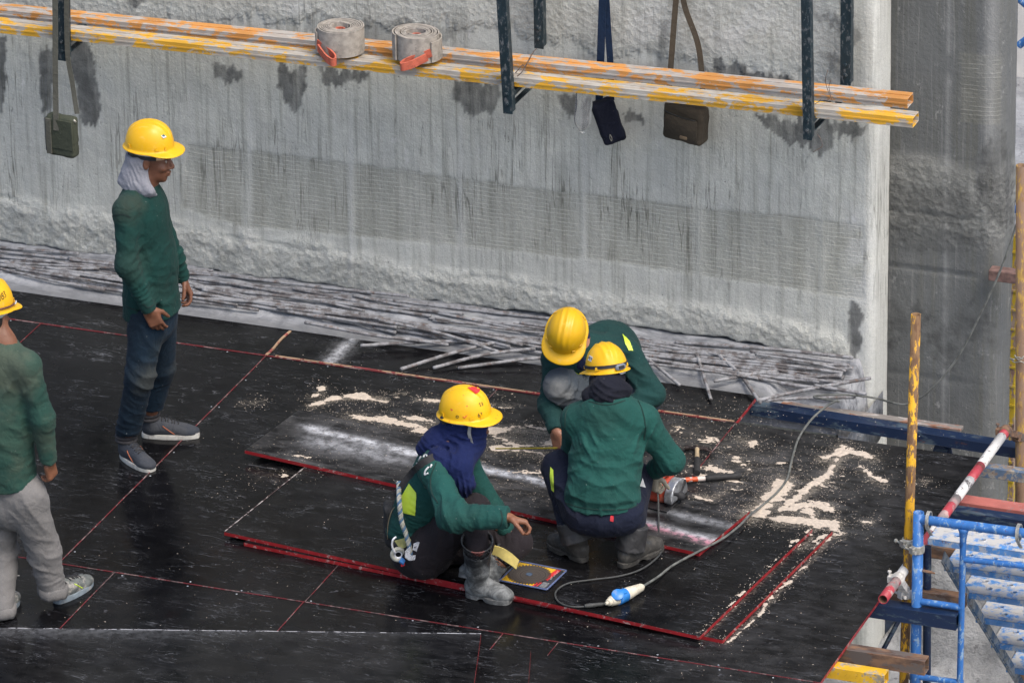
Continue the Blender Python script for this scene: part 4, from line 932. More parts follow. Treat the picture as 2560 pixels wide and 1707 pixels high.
# ================================================================== STAIR
YS = YB+.20
s0 = W(2131, 1236, YS)
ddx = W(2131+37.3, 1236+61, YS+.214)-s0
st = empty('stair', s0); tag(st, 'blue perforated steel stair going down to the right of the deck, treads dusted with cement', 'stair')
DT, LTr, TT = .222, .98, .032
M_hole = simple('tread_hole_dark', (.03, .035, .045), .9)
def tread(o3, k):
    X0, Yf, zt = o3; nx, ny = 7, 2; V = []; F = []; mi = []
    sx = (LTr-.10)/7; hx = []
    # top skin as cells with octagonal holes, raised rims
    xs = [X0]+[X0+.05+sx*i for i in range(8)]+[X0+LTr]; ys = [Yf, Yf+.03, Yf+.103, Yf+.176, Yf+DT]
    mb = MB()
    def quad(x0, x1, y0, y1): mb.add([(x0, y0, zt), (x1, y0, zt), (x1, y1, zt), (x0, y1, zt)], [(0, 1, 2, 3)])
    for i in range(9):
        for j in range(4):
            x0, x1, y0, y1 = xs[i], xs[i+1], ys[j], ys[j+1]
            if i in (0, 8) or j in (0, 3): quad(x0, x1, y0, y1); continue
            cx_, cy_ = (x0+x1)/2+(.02 if j == 1 else -.02), (y0+y1)/2; n = 16; r0, r1 = .020, .011
            sq = []
            for t in range(n):
                a_ = t*2*math.pi/n; dx, dy = math.cos(a_), math.sin(a_); s = max(abs(dx), abs(dy)); px = cx_+dx/s*1.0; 
                # point on the cell border in this direction
                tx = ((x1-cx_) if dx > 0 else (cx_-x0))/max(abs(dx), 1e-6); ty = ((y1-cy_) if dy > 0 else (cy_-y0))/max(abs(dy), 1e-6); q = min(tx, ty); sq.append((cx_+dx*q, cy_+dy*q, zt))
            ring = [(cx_+math.cos(t*2*math.pi/n)*r0, cy_+math.sin(t*2*math.pi/n)*r0, zt) for t in range(n)]; rim = [(cx_+math.cos(t*2*math.pi/n)*.014, cy_+math.sin(t*2*math.pi/n)*.014, zt+.005) for t in range(n)]
            hol = [(cx_+math.cos(t*2*math.pi/n)*r1, cy_+math.sin(t*2*math.pi/n)*r1, zt+.001) for t in range(n)]; dp = [(p[0], p[1], zt-.02) for p in hol]
            V_ = sq+ring+rim+hol+dp; F_ = []
            for q in range(4):
                for t in range(n): F_.append((q*n+t, q*n+(t+1) % n, (q+1)*n+(t+1) % n, (q+1)*n+t))
            mb.add(V_, F_)
            cr = [(x0, y0, zt), (x1, y0, zt), (x1, y1, zt), (x0, y1, zt)]
            for (ux, uy) in ((x0, y0), (x1, y0), (x1, y1), (x0, y1)):   # corner fillers
                best = sorted(range(n), key=lambda t: (sq[t][0]-ux)**2+(sq[t][1]-uy)**2)[:2]
                mb.add([(ux, uy, zt), sq[best[0]], sq[best[1]]], [(0, 1, 2)])
    mb.box((X0+LTr/2, Yf+.0015, zt-TT/2), (LTr, .003, TT), None, 0); mb.box((X0+LTr/2, Yf+DT-.0015, zt-TT/2), (LTr, .003, TT), None, 0)
    mb.box((X0+LTr/2, Yf+DT/2, zt-TT-.0), (LTr-.004, DT-.008, .003), None, 1)
    mb.box((X0+.0015, Yf+DT/2, zt-TT/2), (.003, DT-.007, TT), None, 0)
    return mb.build('tread', [M_tread, M_hole], st, False)
for k in range(8): tread(s0+ddx*k, k)
M_str = worn_paint('grey_blue_stringer', (.07, .13, .22), (.30, .32, .33), .5, 12, .8)
for sx in (.055, LTr-.06):
    mb = MB(); A = s0+ddx*(-.15)+np.array([sx, DT/2+.01, -TT-.135]); B = s0+ddx*7.4+np.array([sx, DT/2+.01, -TT-.135]); d = nrm(B-A)
    mb.bar(A, B, .006, .060, (0, .7, .7), 0, .001); mb.bar(A-(0, 0, .03), B-(0, 0, .03), .02, .005, (0, .7, .7), 0)
    mb.build('stringer', M_str, st, 'auto')
# dark blue posts and braces below the deck edge
a, b = W(2130, 1255, YB+.25), W(2128, 1760, YB+.25)
mb = MB(); mb.tube([b, a], .020, 16); o = mb.build('prop_post', M_navy, None, 'auto'); tag(o, 'dark navy upright prop directly behind the blue frame post', 'prop')
mb = MB(); mb.tube([W(2085, 1385, 1.9), W(1988, 1568, 1.6), W(1950, 1640, 1.5)], .012, 10); o = mb.build('brace', M_navy, None, 'auto'); tag(o, 'thin dark navy diagonal brace below the deck edge, in front of the concrete', 'brace')
mb = MB(); mb.tube([W(2060, 1530, 2.6), W(2112, 1572, 2.4)], .012, 10); o = mb.build('brace', M_rust, None, 'auto'); tag(o, 'rusty stub of pipe on the dusty ground left of the blue frame', 'pipe')
# far background at the right border: pale ground with blue tubes
for k, (p, q) in enumerate((((2338, -5, 9), (2370, 22, 9)), ((2340, 105, 9), (2375, 78, 9)), ((2336, 480, 7), (2372, 470, 7)), ((2336, 455, 7.5), (2372, 462, 7.5)), ((2338, 420, 8), (2366, 500, 8)))):
    mb = MB(); a, b = W(*p), W(*q); dd_ = nrm(b-a); mb.tube([a-dd_*(.0 if k < 2 else .02), b+dd_*.5], .024, 12); o = mb.build('scaffold_tube', M_blue, None, 'auto')
    tag(o, ['blue tube slanting down at the top right corner of the picture', 'blue tube rising to the right a little below the top right corner', 'lowest level blue tube seen beyond the rounded concrete end', 'blue tube just above the lowest one beyond the rounded concrete end', 'steep blue tube beyond the rounded concrete end'][k], 'scaffold tube', 'blue tubes far behind at the right border')
mb = MB(); mb.box(W(2400, 300, 12)+(0, 0, -1.9), (3, .3, 6.2), None, 0, .05); o = mb.build('pale_backdrop', simple('pale_far_ground', (.58, .56, .52), .9, 0, .2, 1.5, .3), None, 'auto'); tag(o, 'upright pale face far behind, standing in for bright ground at the right border', 'backdrop')  # upright slab standing in for the pale ground far behind
# ================================================================== PEOPLE
def shade_skin(name, col=(.20, .085, .045)):
    t = NT(name); c = t.mix(t.ramp(t.noise(9, 4), .3, .7), tuple(x*.78 for x in col), tuple(x*1.18 for x in col)); c = t.mix(t.ramp(t.noise(60, 3), .5, .75, 0, .35), c, tuple(x*.6 for x in col))
    t.bump(t.noise(260, 3), .25, .0015); return t.done(c, .5, 0, .45, **{'Subsurface Weight': .06, 'Subsurface Radius': (.01, .004, .002)})
M_skin = shade_skin('tanned_skin'); M_skin2 = shade_skin('dark_tanned_skin', (.16, .068, .038)); M_skin3 = shade_skin('light_tanned_skin', (.27, .125, .075))
def m_helmet(name, col=(.74, .41, .004), spots=None, amt=.0):
    t = NT(name); c = t.mix(t.ramp(t.noise(4, 4), .3, .7), tuple(x*.90 for x in col), tuple(min(1, x*1.06) for x in col))
    c = t.mix(t.ramp(t.noise(24, 7, rough=.75), .60, .70, 0, .5), c, (.60, .42, .14)); c = t.mix(t.ramp(t.noise(50, 4, rough=.7), .70, .74, 0, .55), c, (.42, .36, .26))
    c = t.mix(t.ramp(t.noise(1, 5, t.scale((9, 30, 14)), .7), .60, .68, 0, .3), c, (.74, .52, .12))
    if spots: c = t.mix(t.ramp(t.noise(38, 3, rough=.6), .70-amt, .715-amt, 0, .8), c, spots)
    t.bump(t.noise(180, 3), .05, .001); t.bump(t.noise(7, 3), .1, .004); return t.done(c, t.ramp(t.noise(16, 5), .3, .7, .30, .52), 0, .45)
M_hel = m_helmet('yellow_helmet_shell'); M_helr = m_helmet('yellow_helmet_shell_red_specks', (.76, .43, .004), (.50, .04, .03), .02)
M_dark = simple('dark_lining', (.02, .02, .022), .8); M_ink = simple('black_marker', (.01, .01, .012), .7, bump=0)
M_blk = simple('black_webbing', (.022, .022, .024), .75, 0, .3, 60, .4); M_wht = simple('white_plastic', (.55, .56, .56), .5, 0, .15, 20, .1)
def frame(fwd, up):
    f = nrm(fwd); r = nrm(np.cross(f, up)); u = np.cross(r, f); return np.array([r, f, u])   # rows right, forward, up
def helmet(parent, c, A, mat, scale=1.0, redtop=False):
    """c: centre of the rim plane; A rows right/forward/up"""
    a_, b_, h_ = .112*scale, .136*scale, .142*scale; N = 96; V = []; rows = []
    def surf(th, ph, off=0.0):
        ct, st_ = math.cos(th), math.sin(th); cp, sp = math.cos(ph), math.sin(ph)   # ph 0 = rim, pi/2 = top ; th 0 = forward
        e = .86; rr = max(cp, 0)**e; zz = max(sp, 0)**.98
        y = b_*ct*rr*(1.0 if ct > 0 else 1.03); x = a_*st_*rr; z = h_*zz
        g = sstep(1.25, .9, 0) if False else 1.0
        band = math.exp(-(x/.010)**2)+.75*math.exp(-((abs(x)-.030)/.008)**2); fade = float(sstep(.25, .75, sp)); 
        n = nrm((x/a_**2, y/b_**2, z/h_**2)); k = off+.0055*band*fade
        return np.array([x, y, z])+n*k
    phs = np.concatenate([[math.pi/2], np.linspace(math.pi/2-.09, .0, 26)])
    thN = np.arange(N)*2*math.pi/N
    for ph in phs[1:]: rows.append(np.array([surf(t, ph) for t in thN]))
    base = rows[-1]
    def rim(ext_s, ext_f, dz, dzf):
        P = []
        for i, t in enumerate(thN):
            f = float(sstep(.15, .95, math.cos(t)))**.8; d = np.array([math.sin(t), math.cos(t), 0]); p = base[i]+d*(ext_s+(ext_f-ext_s)*f); P.append(p+(0, 0, -(dz+(dzf-dz)*f)))
        return np.array(P)
    rows += [rim(.002, .006, .004, .006), rim(.008, .03, .007, .010), rim(.012, .050, .010, .018), rim(.0125, .054, .013, .021), rim(.010, .050, .0145, .023), rim(.002, .02, .012, .015), rim(-.004, -.004, .006, .006)]
    for ph in (.3, .7, 1.1, 1.4): rows.append(np.array([surf(t, ph, -.006) for t in thN]))
    V = np.concatenate([[surf(0, math.pi/2)]]+rows+[[surf(0, math.pi/2, -.006)]]); F = []; n = len(rows)
    for k in range(N): F.append((0, 1+k, 1+(k+1) % N))
    for r_ in range(n-1):
        for k in range(N): F.append((1+r_*N+k, 1+(r_+1)*N+k, 1+(r_+1)*N+(k+1) % N, 1+r_*N+(k+1) % N))
    L = 1+n*N
    for k in range(N): F.append((1+(n-1)*N+k, L, 1+(n-1)*N+(k+1) % N))
    c = np.array(c, float); toW = lambda P: c+np.asarray(P)@A
    o = obj('helmet', toW(V), F, mat, parent, True)
    # suspension band, slot caps
    mb = MB(); R_ = []; 
    for t in np.linspace(0, 2*math.pi, 49)[:-1]: R_.append((a_*.88*math.sin(t), b_*.88*math.cos(t), -.012))
    R_ = toW(R_); mb2 = MB(); m = len(R_); u = A[2]; VV_ = np.concatenate([R_+u*.014, R_-u*.016]); mb2.add(VV_, [(k, (k+1) % m, m+(k+1) % m, m+k) for k in range(m)])
    o2 = obj('headband', np.concatenate(mb2.V), mb2.F, M_wht, o, True)
    for sx in (-1, 1):
        for ty in (.62, 1.05, 2.3):
            p = surf(sx*ty, .10, .002); mb = MB(); d = nrm((p[0], p[1], 0)); T = np.array([-d[1], d[0], 0]); P_ = [p-T*.012+(0, 0, -.006), p+T*.012+(0, 0, -.006), p+T*.009+(0, 0, .010), p-T*.009+(0, 0, .010)]
            mb.prism(toW(P_), toW([d*.003])[0]-c); mb.build('slot_boss', mat, o, 'auto')
    return o, surf, toW
def strokes(parent, surf, toW, lines, mat, r=.0014, name='handwriting'):
    mb = MB()
    for l in lines: mb.tube(toW([surf(t, p, .0012) for t, p in l]), r, 5)
    return mb.build(name, mat, parent, True)
def circ(t0, p0, rt, rp, n=12, a0=0, a1=2*math.pi): return [(t0+rt*math.cos(a0+(a1-a0)*k/n), p0+rp*math.sin(a0+(a1-a0)*k/n)) for k in range(n+1)]
def glyph(chars, t0, p0, w, h, dirn=1):
    G_ = {'8': [circ(.5, .72, .38, .26), circ(.5, .25, .45, .27)], '0': [circ(.5, .5, .42, .5)], '3': [[(.1, .95), (.7, 1), (.8, .75), (.35, .55), (.85, .35), (.7, .03), (.1, .05)]],
          '2': [[(.1, .8), (.45, 1), (.85, .75), (.1, 0), (.9, 0)]], '9': [circ(.5, .7, .36, .28), [(.86, .7), (.7, 0)]], 'M': [[(0, 0), (.1, 1), (.5, .4), (.9, 1), (1, 0)]], '6': [circ(.5, .28, .4, .28), [(.1, .3), (.3, .8), (.7, 1)]],
          '5': [[(.85, 1), (.2, 1), (.15, .6), (.7, .6), (.85, .3), (.6, 0), (.1, .05)]], 'v': [[(0, .6), (.35, 0), (1, 1)]]}
    out = []
    for i, ch in enumerate(chars):
        for l in G_.get(ch, []): out.append([(t0+dirn*(i*w*1.25+x*w), p0+y*h) for x, y in l])
    return out
def head_sdf(S, c, A, k=.012, ears=True, face=True):
    A = np.asarray(A); T = lambda x, y, z: np.array(c)+np.array([x, y, z])@A
    S.ell(T(0, -.012, .03), (.075, .097, .095), A, k); S.ell(T(0, .028, -.03), (.060, .066, .088), A, .02); S.ell(T(0, .040, -.080), (.047, .048, .036), A, .02); S.ell(T(0, .070, -.104), (.022, .018, .016), A, .015)
    if face:
        S.cone(T(0, .090, .012), T(0, .112, -.030), .009, .013, .010); S.ell(T(.012, .100, -.038), (.008, .010, .008), A, .006); S.ell(T(-.012, .100, -.038), (.008, .010, .008), A, .006)
        S.ell(T(0, .080, .026), (.050, .020, .011), A, .012)
        for s in (-1, 1):
            S.ell(T(s*.036, .072, -.030), (.024, .022, .020), A, .015); S.ell(T(s*.031, .096, .004), (.018, .013, .010), A, .012, 's'); S.ell(T(s*.031, .078, .004), (.014, .012, .010), A, .006)
        S.ell(T(0, .098, -.062), (.023, .011, .006), A, .004); S.ell(T(0, .095, -.076), (.020, .011, .007), A, .004); S.ell(T(0, .106, -.069), (.022, .006, .0022), A, .004, 's')
    if ears:
        for s in (-1, 1): S.ell(T(s*.078, -.004, -.008), (.010, .019, .032), A, .006); S.ell(T(s*.088, .004, -.006), (.006, .010, .018), A, .004, 's')
def eyes(parent, c, A):
    T = lambda x, y, z: np.array(c)+np.array([x, y, z])@np.asarray(A)
    for s in (-1, 1):
        mb = MB(); mb.lathe(T(s*.031, .068, .004), A[1], [(0, .006), (.004, .0105), (.010, .0118), (.017, .0095), (.021, .006), (.0225, .003)], 14); mb.build('eye', M_eye, parent, True)
        mb = MB(); mb.tube([T(s*.017, .098, .020), T(s*.030, .099, .0245), T(s*.048, .090, .021)], [.0022, .003, .0015], 6); mb.build('eyebrow', M_hair, parent, True)
M_eye = simple('eye', (.30, .26, .22), .25, bump=0); M_hair = simple('black_hair', (.008, .007, .006), .6, 0, .4, 90, .5)
def hand_sdf(S, wr, D, N, T, curl=.5, side=1, spread=.12, sc=1.0, thumb=.5, curls=None):
    """wr wrist, D along the palm, N out of the back of the hand, T towards the thumb"""
    D, N = nrm(D), nrm(N); T = nrm(T-D*(np.dot(T, D))); N = nrm(N-D*(N@D)-T*(N@T)); wr = np.array(wr, float)
    P = lambda d, t, n: wr+(D*d+T*t+N*n)*sc
    S.cone(P(-.03, 0, 0), P(.015, 0, 0), .024*sc, .026*sc, .01, flat=(N, .75)); A = np.array([D, T, N])
    S.rbox(P(.050, -.002, 0), (.046*sc, .038*sc, .014*sc), A, .012, .012); S.ell(P(.035, .022, -.008), (.034*sc, .016*sc, .014*sc), A, .012)
    for i, (t, l) in enumerate(((.028, .074), (.009, .083), (-.010, .077), (-.028, .060))):
        cu = curls[i] if curls else curl*(1+.12*i); a = 0; p = P(.088-.004*abs(i-1), t, -.001); dr = nrm(D+T*spread*(1.2-i)*.5); r = .0098*sc if i < 3 else .0085*sc
        for j, f in enumerate((.45, .31, .24)):
            a += cu*(.75 if j == 0 else 1.0); q = p+(dr*math.cos(a)-N*math.sin(a))*l*f*sc; S.cone(p, q, r*(1-.09*j), r*(1-.09*(j+1)), .0025); p = q
    p = P(.018, .030, -.006); d1 = nrm(D*.72+T*.62-N*(.2+.5*thumb)); q = p+d1*.034*sc; S.cone(p, q, .0135*sc, .0115*sc, .008); d2 = nrm(D*.92+T*(.32-.3*thumb)-N*(.15+.7*thumb)); q2 = q+d2*.030*sc; S.cone(q, q2, .0115*sc, .0105*sc, .003)
    S.cone(q2, q2+nrm(d2-N*.3*thumb)*.024*sc, .0105*sc, .009*sc, .003)
def arm_body(S, sh, el, wr): S.chain([sh, el, wr], [.045, .036, .024], .02)
def shoe_frame(heel, toe, z):
    f = np.array(toe, float)-np.array(heel, float); f[2] = 0; L = np.linalg.norm(f); f = f/L; r = np.cross(f, VZ); return np.array([r, f, VZ]), L, np.array([heel[0], heel[1], z])
def sneaker(parent, heel, toe, z, ank, nm='shoe', mat=None, solem=None, laces=None, high=True, stripe=None, pitch=0.0, side=1):
    A, L, o = shoe_frame(heel, toe, z)
    if pitch: cP, sP = math.cos(pitch), math.sin(pitch); A = np.array([A[0], A[1]*cP-A[2]*sP, A[2]*cP+A[1]*sP])
    T = lambda x, y, z_: o+np.array([x, y*L, z_])@A; ank = np.array(ank, float)
    S = Sdf(.005)
    S.cone(T(0, .13, .052), T(0, .40, .050), .040, .042, .02, flat=(A[0], .82)); S.cone(T(0, .40, .050), T(.006*side, .72, .034), .046, .040, .02); S.ell(T(.004*side, .80, .030), (.044, .062, .030), A, .02)
    if high: S.cone(T(0, .20, .05), T(0, .19, .05)+(ank-T(0, .19, .05))*1.0, .046, .044, .025, cut=.012)
    S.plane(T(0, 0, .016), -A[2]); V, Q = S.mesh(1); V = folds(V, Q, [(T(0, .62, .06), .05, A[1], .02, .0015), (T(0, .25, .09), .05, A[2], .022, .0015)], .0008)
    sh = obj(nm, V, Q, mat, parent, True)
    mb = MB(); prof = []
    for t in np.linspace(0, 2*math.pi, 41)[:-1]:
        cy = math.cos(t); y = .5-.5*cy; wd = .036+.012*math.sin(min(1, max(0, y))*math.pi*.9) if y < .5 else .049-.012*max(0, y-.8)*3; wd *= abs(math.sin(t))**.45; prof.append((math.copysign(wd, math.sin(t))+.004*side*y, y))
    P0 = [T(x, y, .0) for x, y in prof]; P1 = [T(x*1.03, (y-.5)*1.01+.5, .010) for x, y in prof]; P2 = [T(x*1.0, (y-.5)*1.0+.5, .024+.006*(y > .85)) for x, y in prof]; P3 = [T(x*.8, (y-.5)*.9+.5, .024) for x, y in prof]
    n = len(prof); VV_ = P0+P1+P2+P3; F = [tuple(range(n))]
    for r_ in range(3): F += [(r_*n+k, (r_+1)*n+k, (r_+1)*n+(k+1) % n, r_*n+(k+1) % n) for k in range(n)]
    F.append(tuple(3*n+k for k in range(n))[::-1]); so_ = obj('sole', VV_, F, solem, sh, 'auto')
    if laces:
        mb = MB()
        b = bvh(V, Q)
        for k in range(6):
            y = .36+.055*k; pts = []
            for x in np.linspace(-.024, .024, 7):
                r = b.ray_cast(Vector(T(x, y+.012*(k % 2)*(1 if x > 0 else -1), .25)), Vector(-A[2]));
                if r[0] is not None: pts.append(np.array(r[0])+A[2]*.002)
            if len(pts) > 3: mb.tube(pts, .0032, 6)
        if mb.n: mb.build('laces', laces, sh, True)
    if stripe:
        b = bvh(V, Q); mb = MB()
        for sx in (-1, 1):
            pts = []
            for k in range(9):
                t = k/8; r = b.ray_cast(Vector(T(sx*.2, .38+.20*t, .075-.045*t)), Vector(-A[0]*sx))
                if r[0] is not None and np.linalg.norm(np.array(r[0])-T(0, .5, .05)) < .12: pts.append(np.array(r[0])+A[0]*sx*.001)
            if len(pts) > 3: mb.tube(pts, .0028, 5)
        if mb.n: mb.build('stripe', stripe, sh, True)
    return sh
def boot(parent, heel, toe, z, top, mat, nm='boot', rtop=.062, solem=None, tilt=None, foldover=0, hollow=True, L_=None):
    """rubber boot; tilt = (forward, up) when the foot does not stand flat"""
    if tilt is None: A, L, o = shoe_frame(heel, toe, z)
    else:
        f, u = nrm(tilt[0]), nrm(tilt[1]); u = nrm(u-f*(u@f)); A = np.array([np.cross(f, u), f, u]); L = L_ or .28; o = np.array(heel, float)
    T = lambda x, y, z_: o+np.array([x, y*L, z_])@A; top = np.array(top, float); S = Sdf(.0055)
    S.cone(T(0, .15, .050), T(0, .42, .058), .043, .046, .02, flat=(A[0], .85)); S.cone(T(0, .42, .058), T(0, .74, .044), .047, .044, .025); S.ell(T(0, .82, .038), (.047, .060, .037), A, .02)
    a0 = T(0, .24, .06); md = a0+(top-a0)*.38; rm = .050+.5*max(0, rtop-.056); S.cone(a0, md, .050, rm, .03, flat=(A[0], .94)); S.cone(md, top, rm, rtop, .02, cut=0)
    S.plane(T(0, 0, .012), -A[2])
    if hollow: S.cone(top-nrm(top-a0)*.05, top+nrm(top-a0)*.03, rtop-.006, rtop-.005, .004, 's')
    V, Q = S.mesh(1); up_ = nrm(top-a0)
    V = folds(V, Q, [(T(0, .35, .10), .07, A[1]*.6+A[2]*.5, .035, .004), (md, .08, up_, .045, .0022), (T(0, .70, .08), .05, A[1], .03, .0015)], .0012, 3)
    bo = obj(nm, V, Q, mat, parent, True)
    prof = []
    for t in np.linspace(0, 2*math.pi, 45)[:-1]:
        y = .5-.5*math.cos(t); wd = (.040 if y < .3 else .040+.012*float(sstep(.3, .7, y))-.004*float(sstep(.85, 1, y))-.006*math.exp(-((y-.42)/.09)**2))*abs(math.sin(t))**.45; prof.append((math.copysign(wd, math.sin(t)), y*1.02))
    def zb(y): return .0 if y < .32 or y > .5 else .010
    VV_ = [T(x, y, zb(y)) for x, y in prof]+[T(x*1.04, y, .012) for x, y in prof]+[T(x*1.04, y, .022+.004*float(sstep(.7, 1, y))) for x, y in prof]+[T(x*.85, (y-.5)*.93+.5, .027) for x, y in prof]; n = len(prof); F = [tuple(range(n))]
    for r_ in range(3): F += [(r_*n+k, (r_+1)*n+k, (r_+1)*n+(k+1) % n, r_*n+(k+1) % n) for k in range(n)]
    F.append(tuple(3*n+k for k in range(n))[::-1]); obj('sole', VV_, F, solem or mat, bo, 'auto')
    mb = MB(); u = nrm(np.cross(up_, A[0])); v = nrm(np.cross(up_, u)); mb.tube([top-up_*.004+u*math.cos(t)*(rtop+.001)+v*math.sin(t)*(rtop+.001) for t in np.linspace(0, 2*math.pi, 33)[:-1]], .0035, 6, closed=True); mb.build('top_rim', mat, bo, True)
    if foldover:
        S = Sdf(.006); a = top-up_*foldover; S.cone(a, top, rtop+.012, rtop+.006, .01, cut=.0); S.plane(a, -up_); S.cone(top-up_*.05, top+up_*.03, rtop-.004, rtop-.004, .004, 's'); V2, Q2 = S.mesh(1)
        V2 = folds(V2, Q2, [((a+top)/2, .1, up_+A[0]*.5, .08, .004)], .002, 5); obj('turned_down_cuff', V2, Q2, mat, bo, True)
    return bo, T, A
def band_on(b, px_pts, wd, mat, parent, name, off=.004, th=.003, up=None):
    """strap lying on a surface along a line of picture points"""
    P = []
    for x, y in spline(px_pts, 5) if len(px_pts) > 2 else np.array(px_pts):
        h = hit(b, x, y, off)
        if h is not None: P.append(h)
    if len(P) < 3: return None
    P = np.array(P); t = np.gradient(P, axis=0); wdirs = np.cross(t, FW); mb = MB(); mb.ribbon(P, wdirs, wd, th); return mb.build(name, mat, parent, 'auto')
def scarf(parent, name, prims, mat, specs, seed=0, h=.006, amp=.002):
    S = Sdf(h); prims(S); V, Q = S.mesh(1); V = folds(V, Q, specs, amp, seed); o = obj(name, V, Q, mat, parent, True); return o, V, Q
def person(label, base):
    pass
def add_body(label, S, mat, base, relax=1):
    V, Q = S.mesh(relax); o = obj('person', V, Q, mat, None, True, base); tag(o, label, 'person', 'construction workers in yellow helmets'); return o
DGREEN = (.006, .043, .036)
GREEN = (.018, .078, .064); TEAL = (.016, .085, .070)
exec_people = []
# ------------------------------------------------------------------ 1: man standing in profile
def man_standing():
    b, J = anchor(345, 1040); r, a, z = VR, VA, VZ
    hipR, hipL = J(338, 728, -.085), J(366, 715, .085); knR, knL = J(322, 862, -.13), J(370, 845, .13); anR, anL = (lambda h, t: (h+(t-h)*.16)*[1, 1, 0]+VZ*.10)(G(281, 1046), G(352, 1083)), (lambda h, t: (h+(t-h)*.14)*[1, 1, 0]+VZ*.10)(G(326, 1001), G(459, 1001))
    shR, shL = J(290, 482, -.15), J(352, 462, .15); elR, elL = J(292, 610, -.21), J(398, 590, .20); wrR, wrL = J(343, 712, -.20), J(420, 640, .22)
    pel = (hipR+hipL)/2; nb = J(327, 432, 0); hc = J(347, 362, 0); fwd = nrm(r*.96-a*.22-z*.10); A = frame(fwd, VZ+r*.03)
    fr_t = nrm(r*.93-a*.30); lat = nrm(np.cross(fr_t, VZ))
    S = Sdf(.006); head_sdf(S, hc, A); S.cone(hc+np.array([0, -.02, -.07])@A, nb, .052, .056, .03)
    S.cone(nb, pel, .10, .10, .05, flat=(fr_t, .7)); S.cone(shR, shL, .05, .05, .05); arm_body(S, shR, elR, wrR); arm_body(S, shL, elL, wrL)
    S.chain([hipR, knR, anR], [.075, .05, .036], .03); S.chain([hipL, knL, anL], [.075, .05, .036], .03)
    hand_sdf(S, wrR, J(372, 768, -.19)-wrR, -a*.9+r*.2-z*.1, r, .42, thumb=.35); hand_sdf(S, wrL, J(446, 694, .20)-wrL, r*.8+a*.4, -a*.8+r*.3, .62, thumb=.6)
    m = add_body('person standing upright in profile, dark green shirt, blue jeans and grey neck cloth', S, M_skin2, b); eyes(m, hc, A)
    # shirt
    ch = (nb+pel)/2+z*.10; S = Sdf(.0065)
    S.cone(J(326, 490, 0), J(343, 600, 0), .160, .158, .05, flat=(fr_t, .84)); S.cone(J(343, 600, 0), J(349, 722, 0), .158, .172, .05, flat=(fr_t, .84)); S.cone(shR-z*.005, nb-z*.03, .058, .07, .06); S.cone(shL-z*.005, nb-z*.03, .058, .07, .06); S.cone(nb-z*.05, nb+z*.012, .085, .064, .03)
    S.chain([shR, elR, wrR], [.062, .054, .040], .045); S.chain([shL, elL, wrL], [.060, .053, .042], .035)
    S.plane(wrR+nrm(wrR-elR)*.004, wrR-elR, rad=.07); S.plane(wrL+nrm(wrL-elL)*.004, wrL-elL, rad=.07); hem = J(345, 716, 0); S.plane(hem, -z+r*.10-a*.0, k=.004); S.cone(nb+z*.0, nb+z*.08, .056, .06, .006, 's')
    V, Q = S.mesh(2)
    V = folds(V, Q, [(elR+r*.02, .11, nrm(wrR-elR)+r*.3, .042, .0075), (wrR-nrm(wrR-elR)*.07, .08, wrR-elR, .026, .0055), (elL, .12, wrL-elL, .05, .006), ((shR+elR)/2, .12, z+r*.8, .09, .005), (J(335, 560, -.1), .18, z*.6-r*.9, .11, .008), (J(350, 660, -.1), .16, z*.9+r*.5, .085, .008), (J(380, 560, -.05), .14, z*.4+r, .09, .006), (shR+r*.05-z*.08, .10, r-z*.4, .06, .006)], .002, 1)
    M = cloth('dark_green_shirt', (.0045, .034, .029), .12, (.05, .055, .045), .25, [(shR+z*.02, .12, (.040, .042, .030), .6), (elR, .15, (.02, .045, .036), .5)]); sh = obj('shirt', V, Q, M, m, True)
    Sb = bvh(V, Q)
    M_seamg = simple('dark_green_thread', (.002, .014, .012), .9, bump=0); band_on(Sb, [(252, 500), (268, 494), (285, 493), (300, 500)], .006, M_seamg, m, 'sleeve_seam', .0015, .002); band_on(Sb, [(330, 698), (340, 706), (352, 700)], .006, M_seamg, m, 'cuff_seam', .0015, .002); band_on(Sb, [(290, 704), (312, 712), (330, 716)], .005, M_seamg, m, 'hem_seam', .0015, .002)
    # trousers
    S = Sdf(.0065); S.cone(pel+z*.05, pel-z*.02, .138, .142, .05, flat=(fr_t, .8)); S.chain([hipR, knR, anR+z*.01], [.098, .072, .064], .04); S.chain([hipL, knL, anL+z*.015], [.096, .072, .060], .025)
    S.plane(np.array([*anR[:2], .146]), -z, rad=.14); S.plane(np.array([*anL[:2], .165]), -z, rad=.14); V, Q = S.mesh(2)
    V = folds(V, Q, [(knR-z*.0, .13, z+r*.5, .065, .008), (anR+z*.05, .09, z, .035, .008), (knL, .12, z-r*.4, .07, .006), (anL+z*.06, .08, z, .034, .006), (hipR-z*.1, .14, z*.6+r, .08, .007), ((knR+anR)/2, .1, z+r*.6, .06, .006)], .0018, 2)
    M = cloth('blue_jeans', (.0045, .015, .028), .12, (.03, .034, .032), .35, [(knR+r*.05-a*.04, .12, (.042, .046, .042), .75), ((knR+hipR)/2+r*.06, .10, (.022, .032, .036), .6), (knL+r*.05, .09, (.034, .036, .032), .5)]); obj('jeans', V, Q, M, m, True)
    # shoes
    Ms = cloth('grey_blue_suede', (.028, .033, .043), .4, (.09, .09, .09), .2, None, .6); Mso = simple('off_white_sole', (.50, .49, .45), .7, 0, .2, 20, .1, .4); Mst = simple('orange_piping', (.35, .11, .05), .6)
    h1_, t1_ = G(281, 1046), G(352, 1083); sneaker(m, h1_, t1_, 0, (h1_+(t1_-h1_)*.16)*[1,1,0]+VZ*.135, 'shoe', Ms, Mso, M_blk, True, Mst); h2_, t2_ = G(326, 1001), G(459, 1001); sneaker(m, h2_, t2_, 0, (h2_+(t2_-h2_)*.14)*[1,1,0]+VZ*.130, 'shoe', Ms, Mso, M_blk, True, Mst)
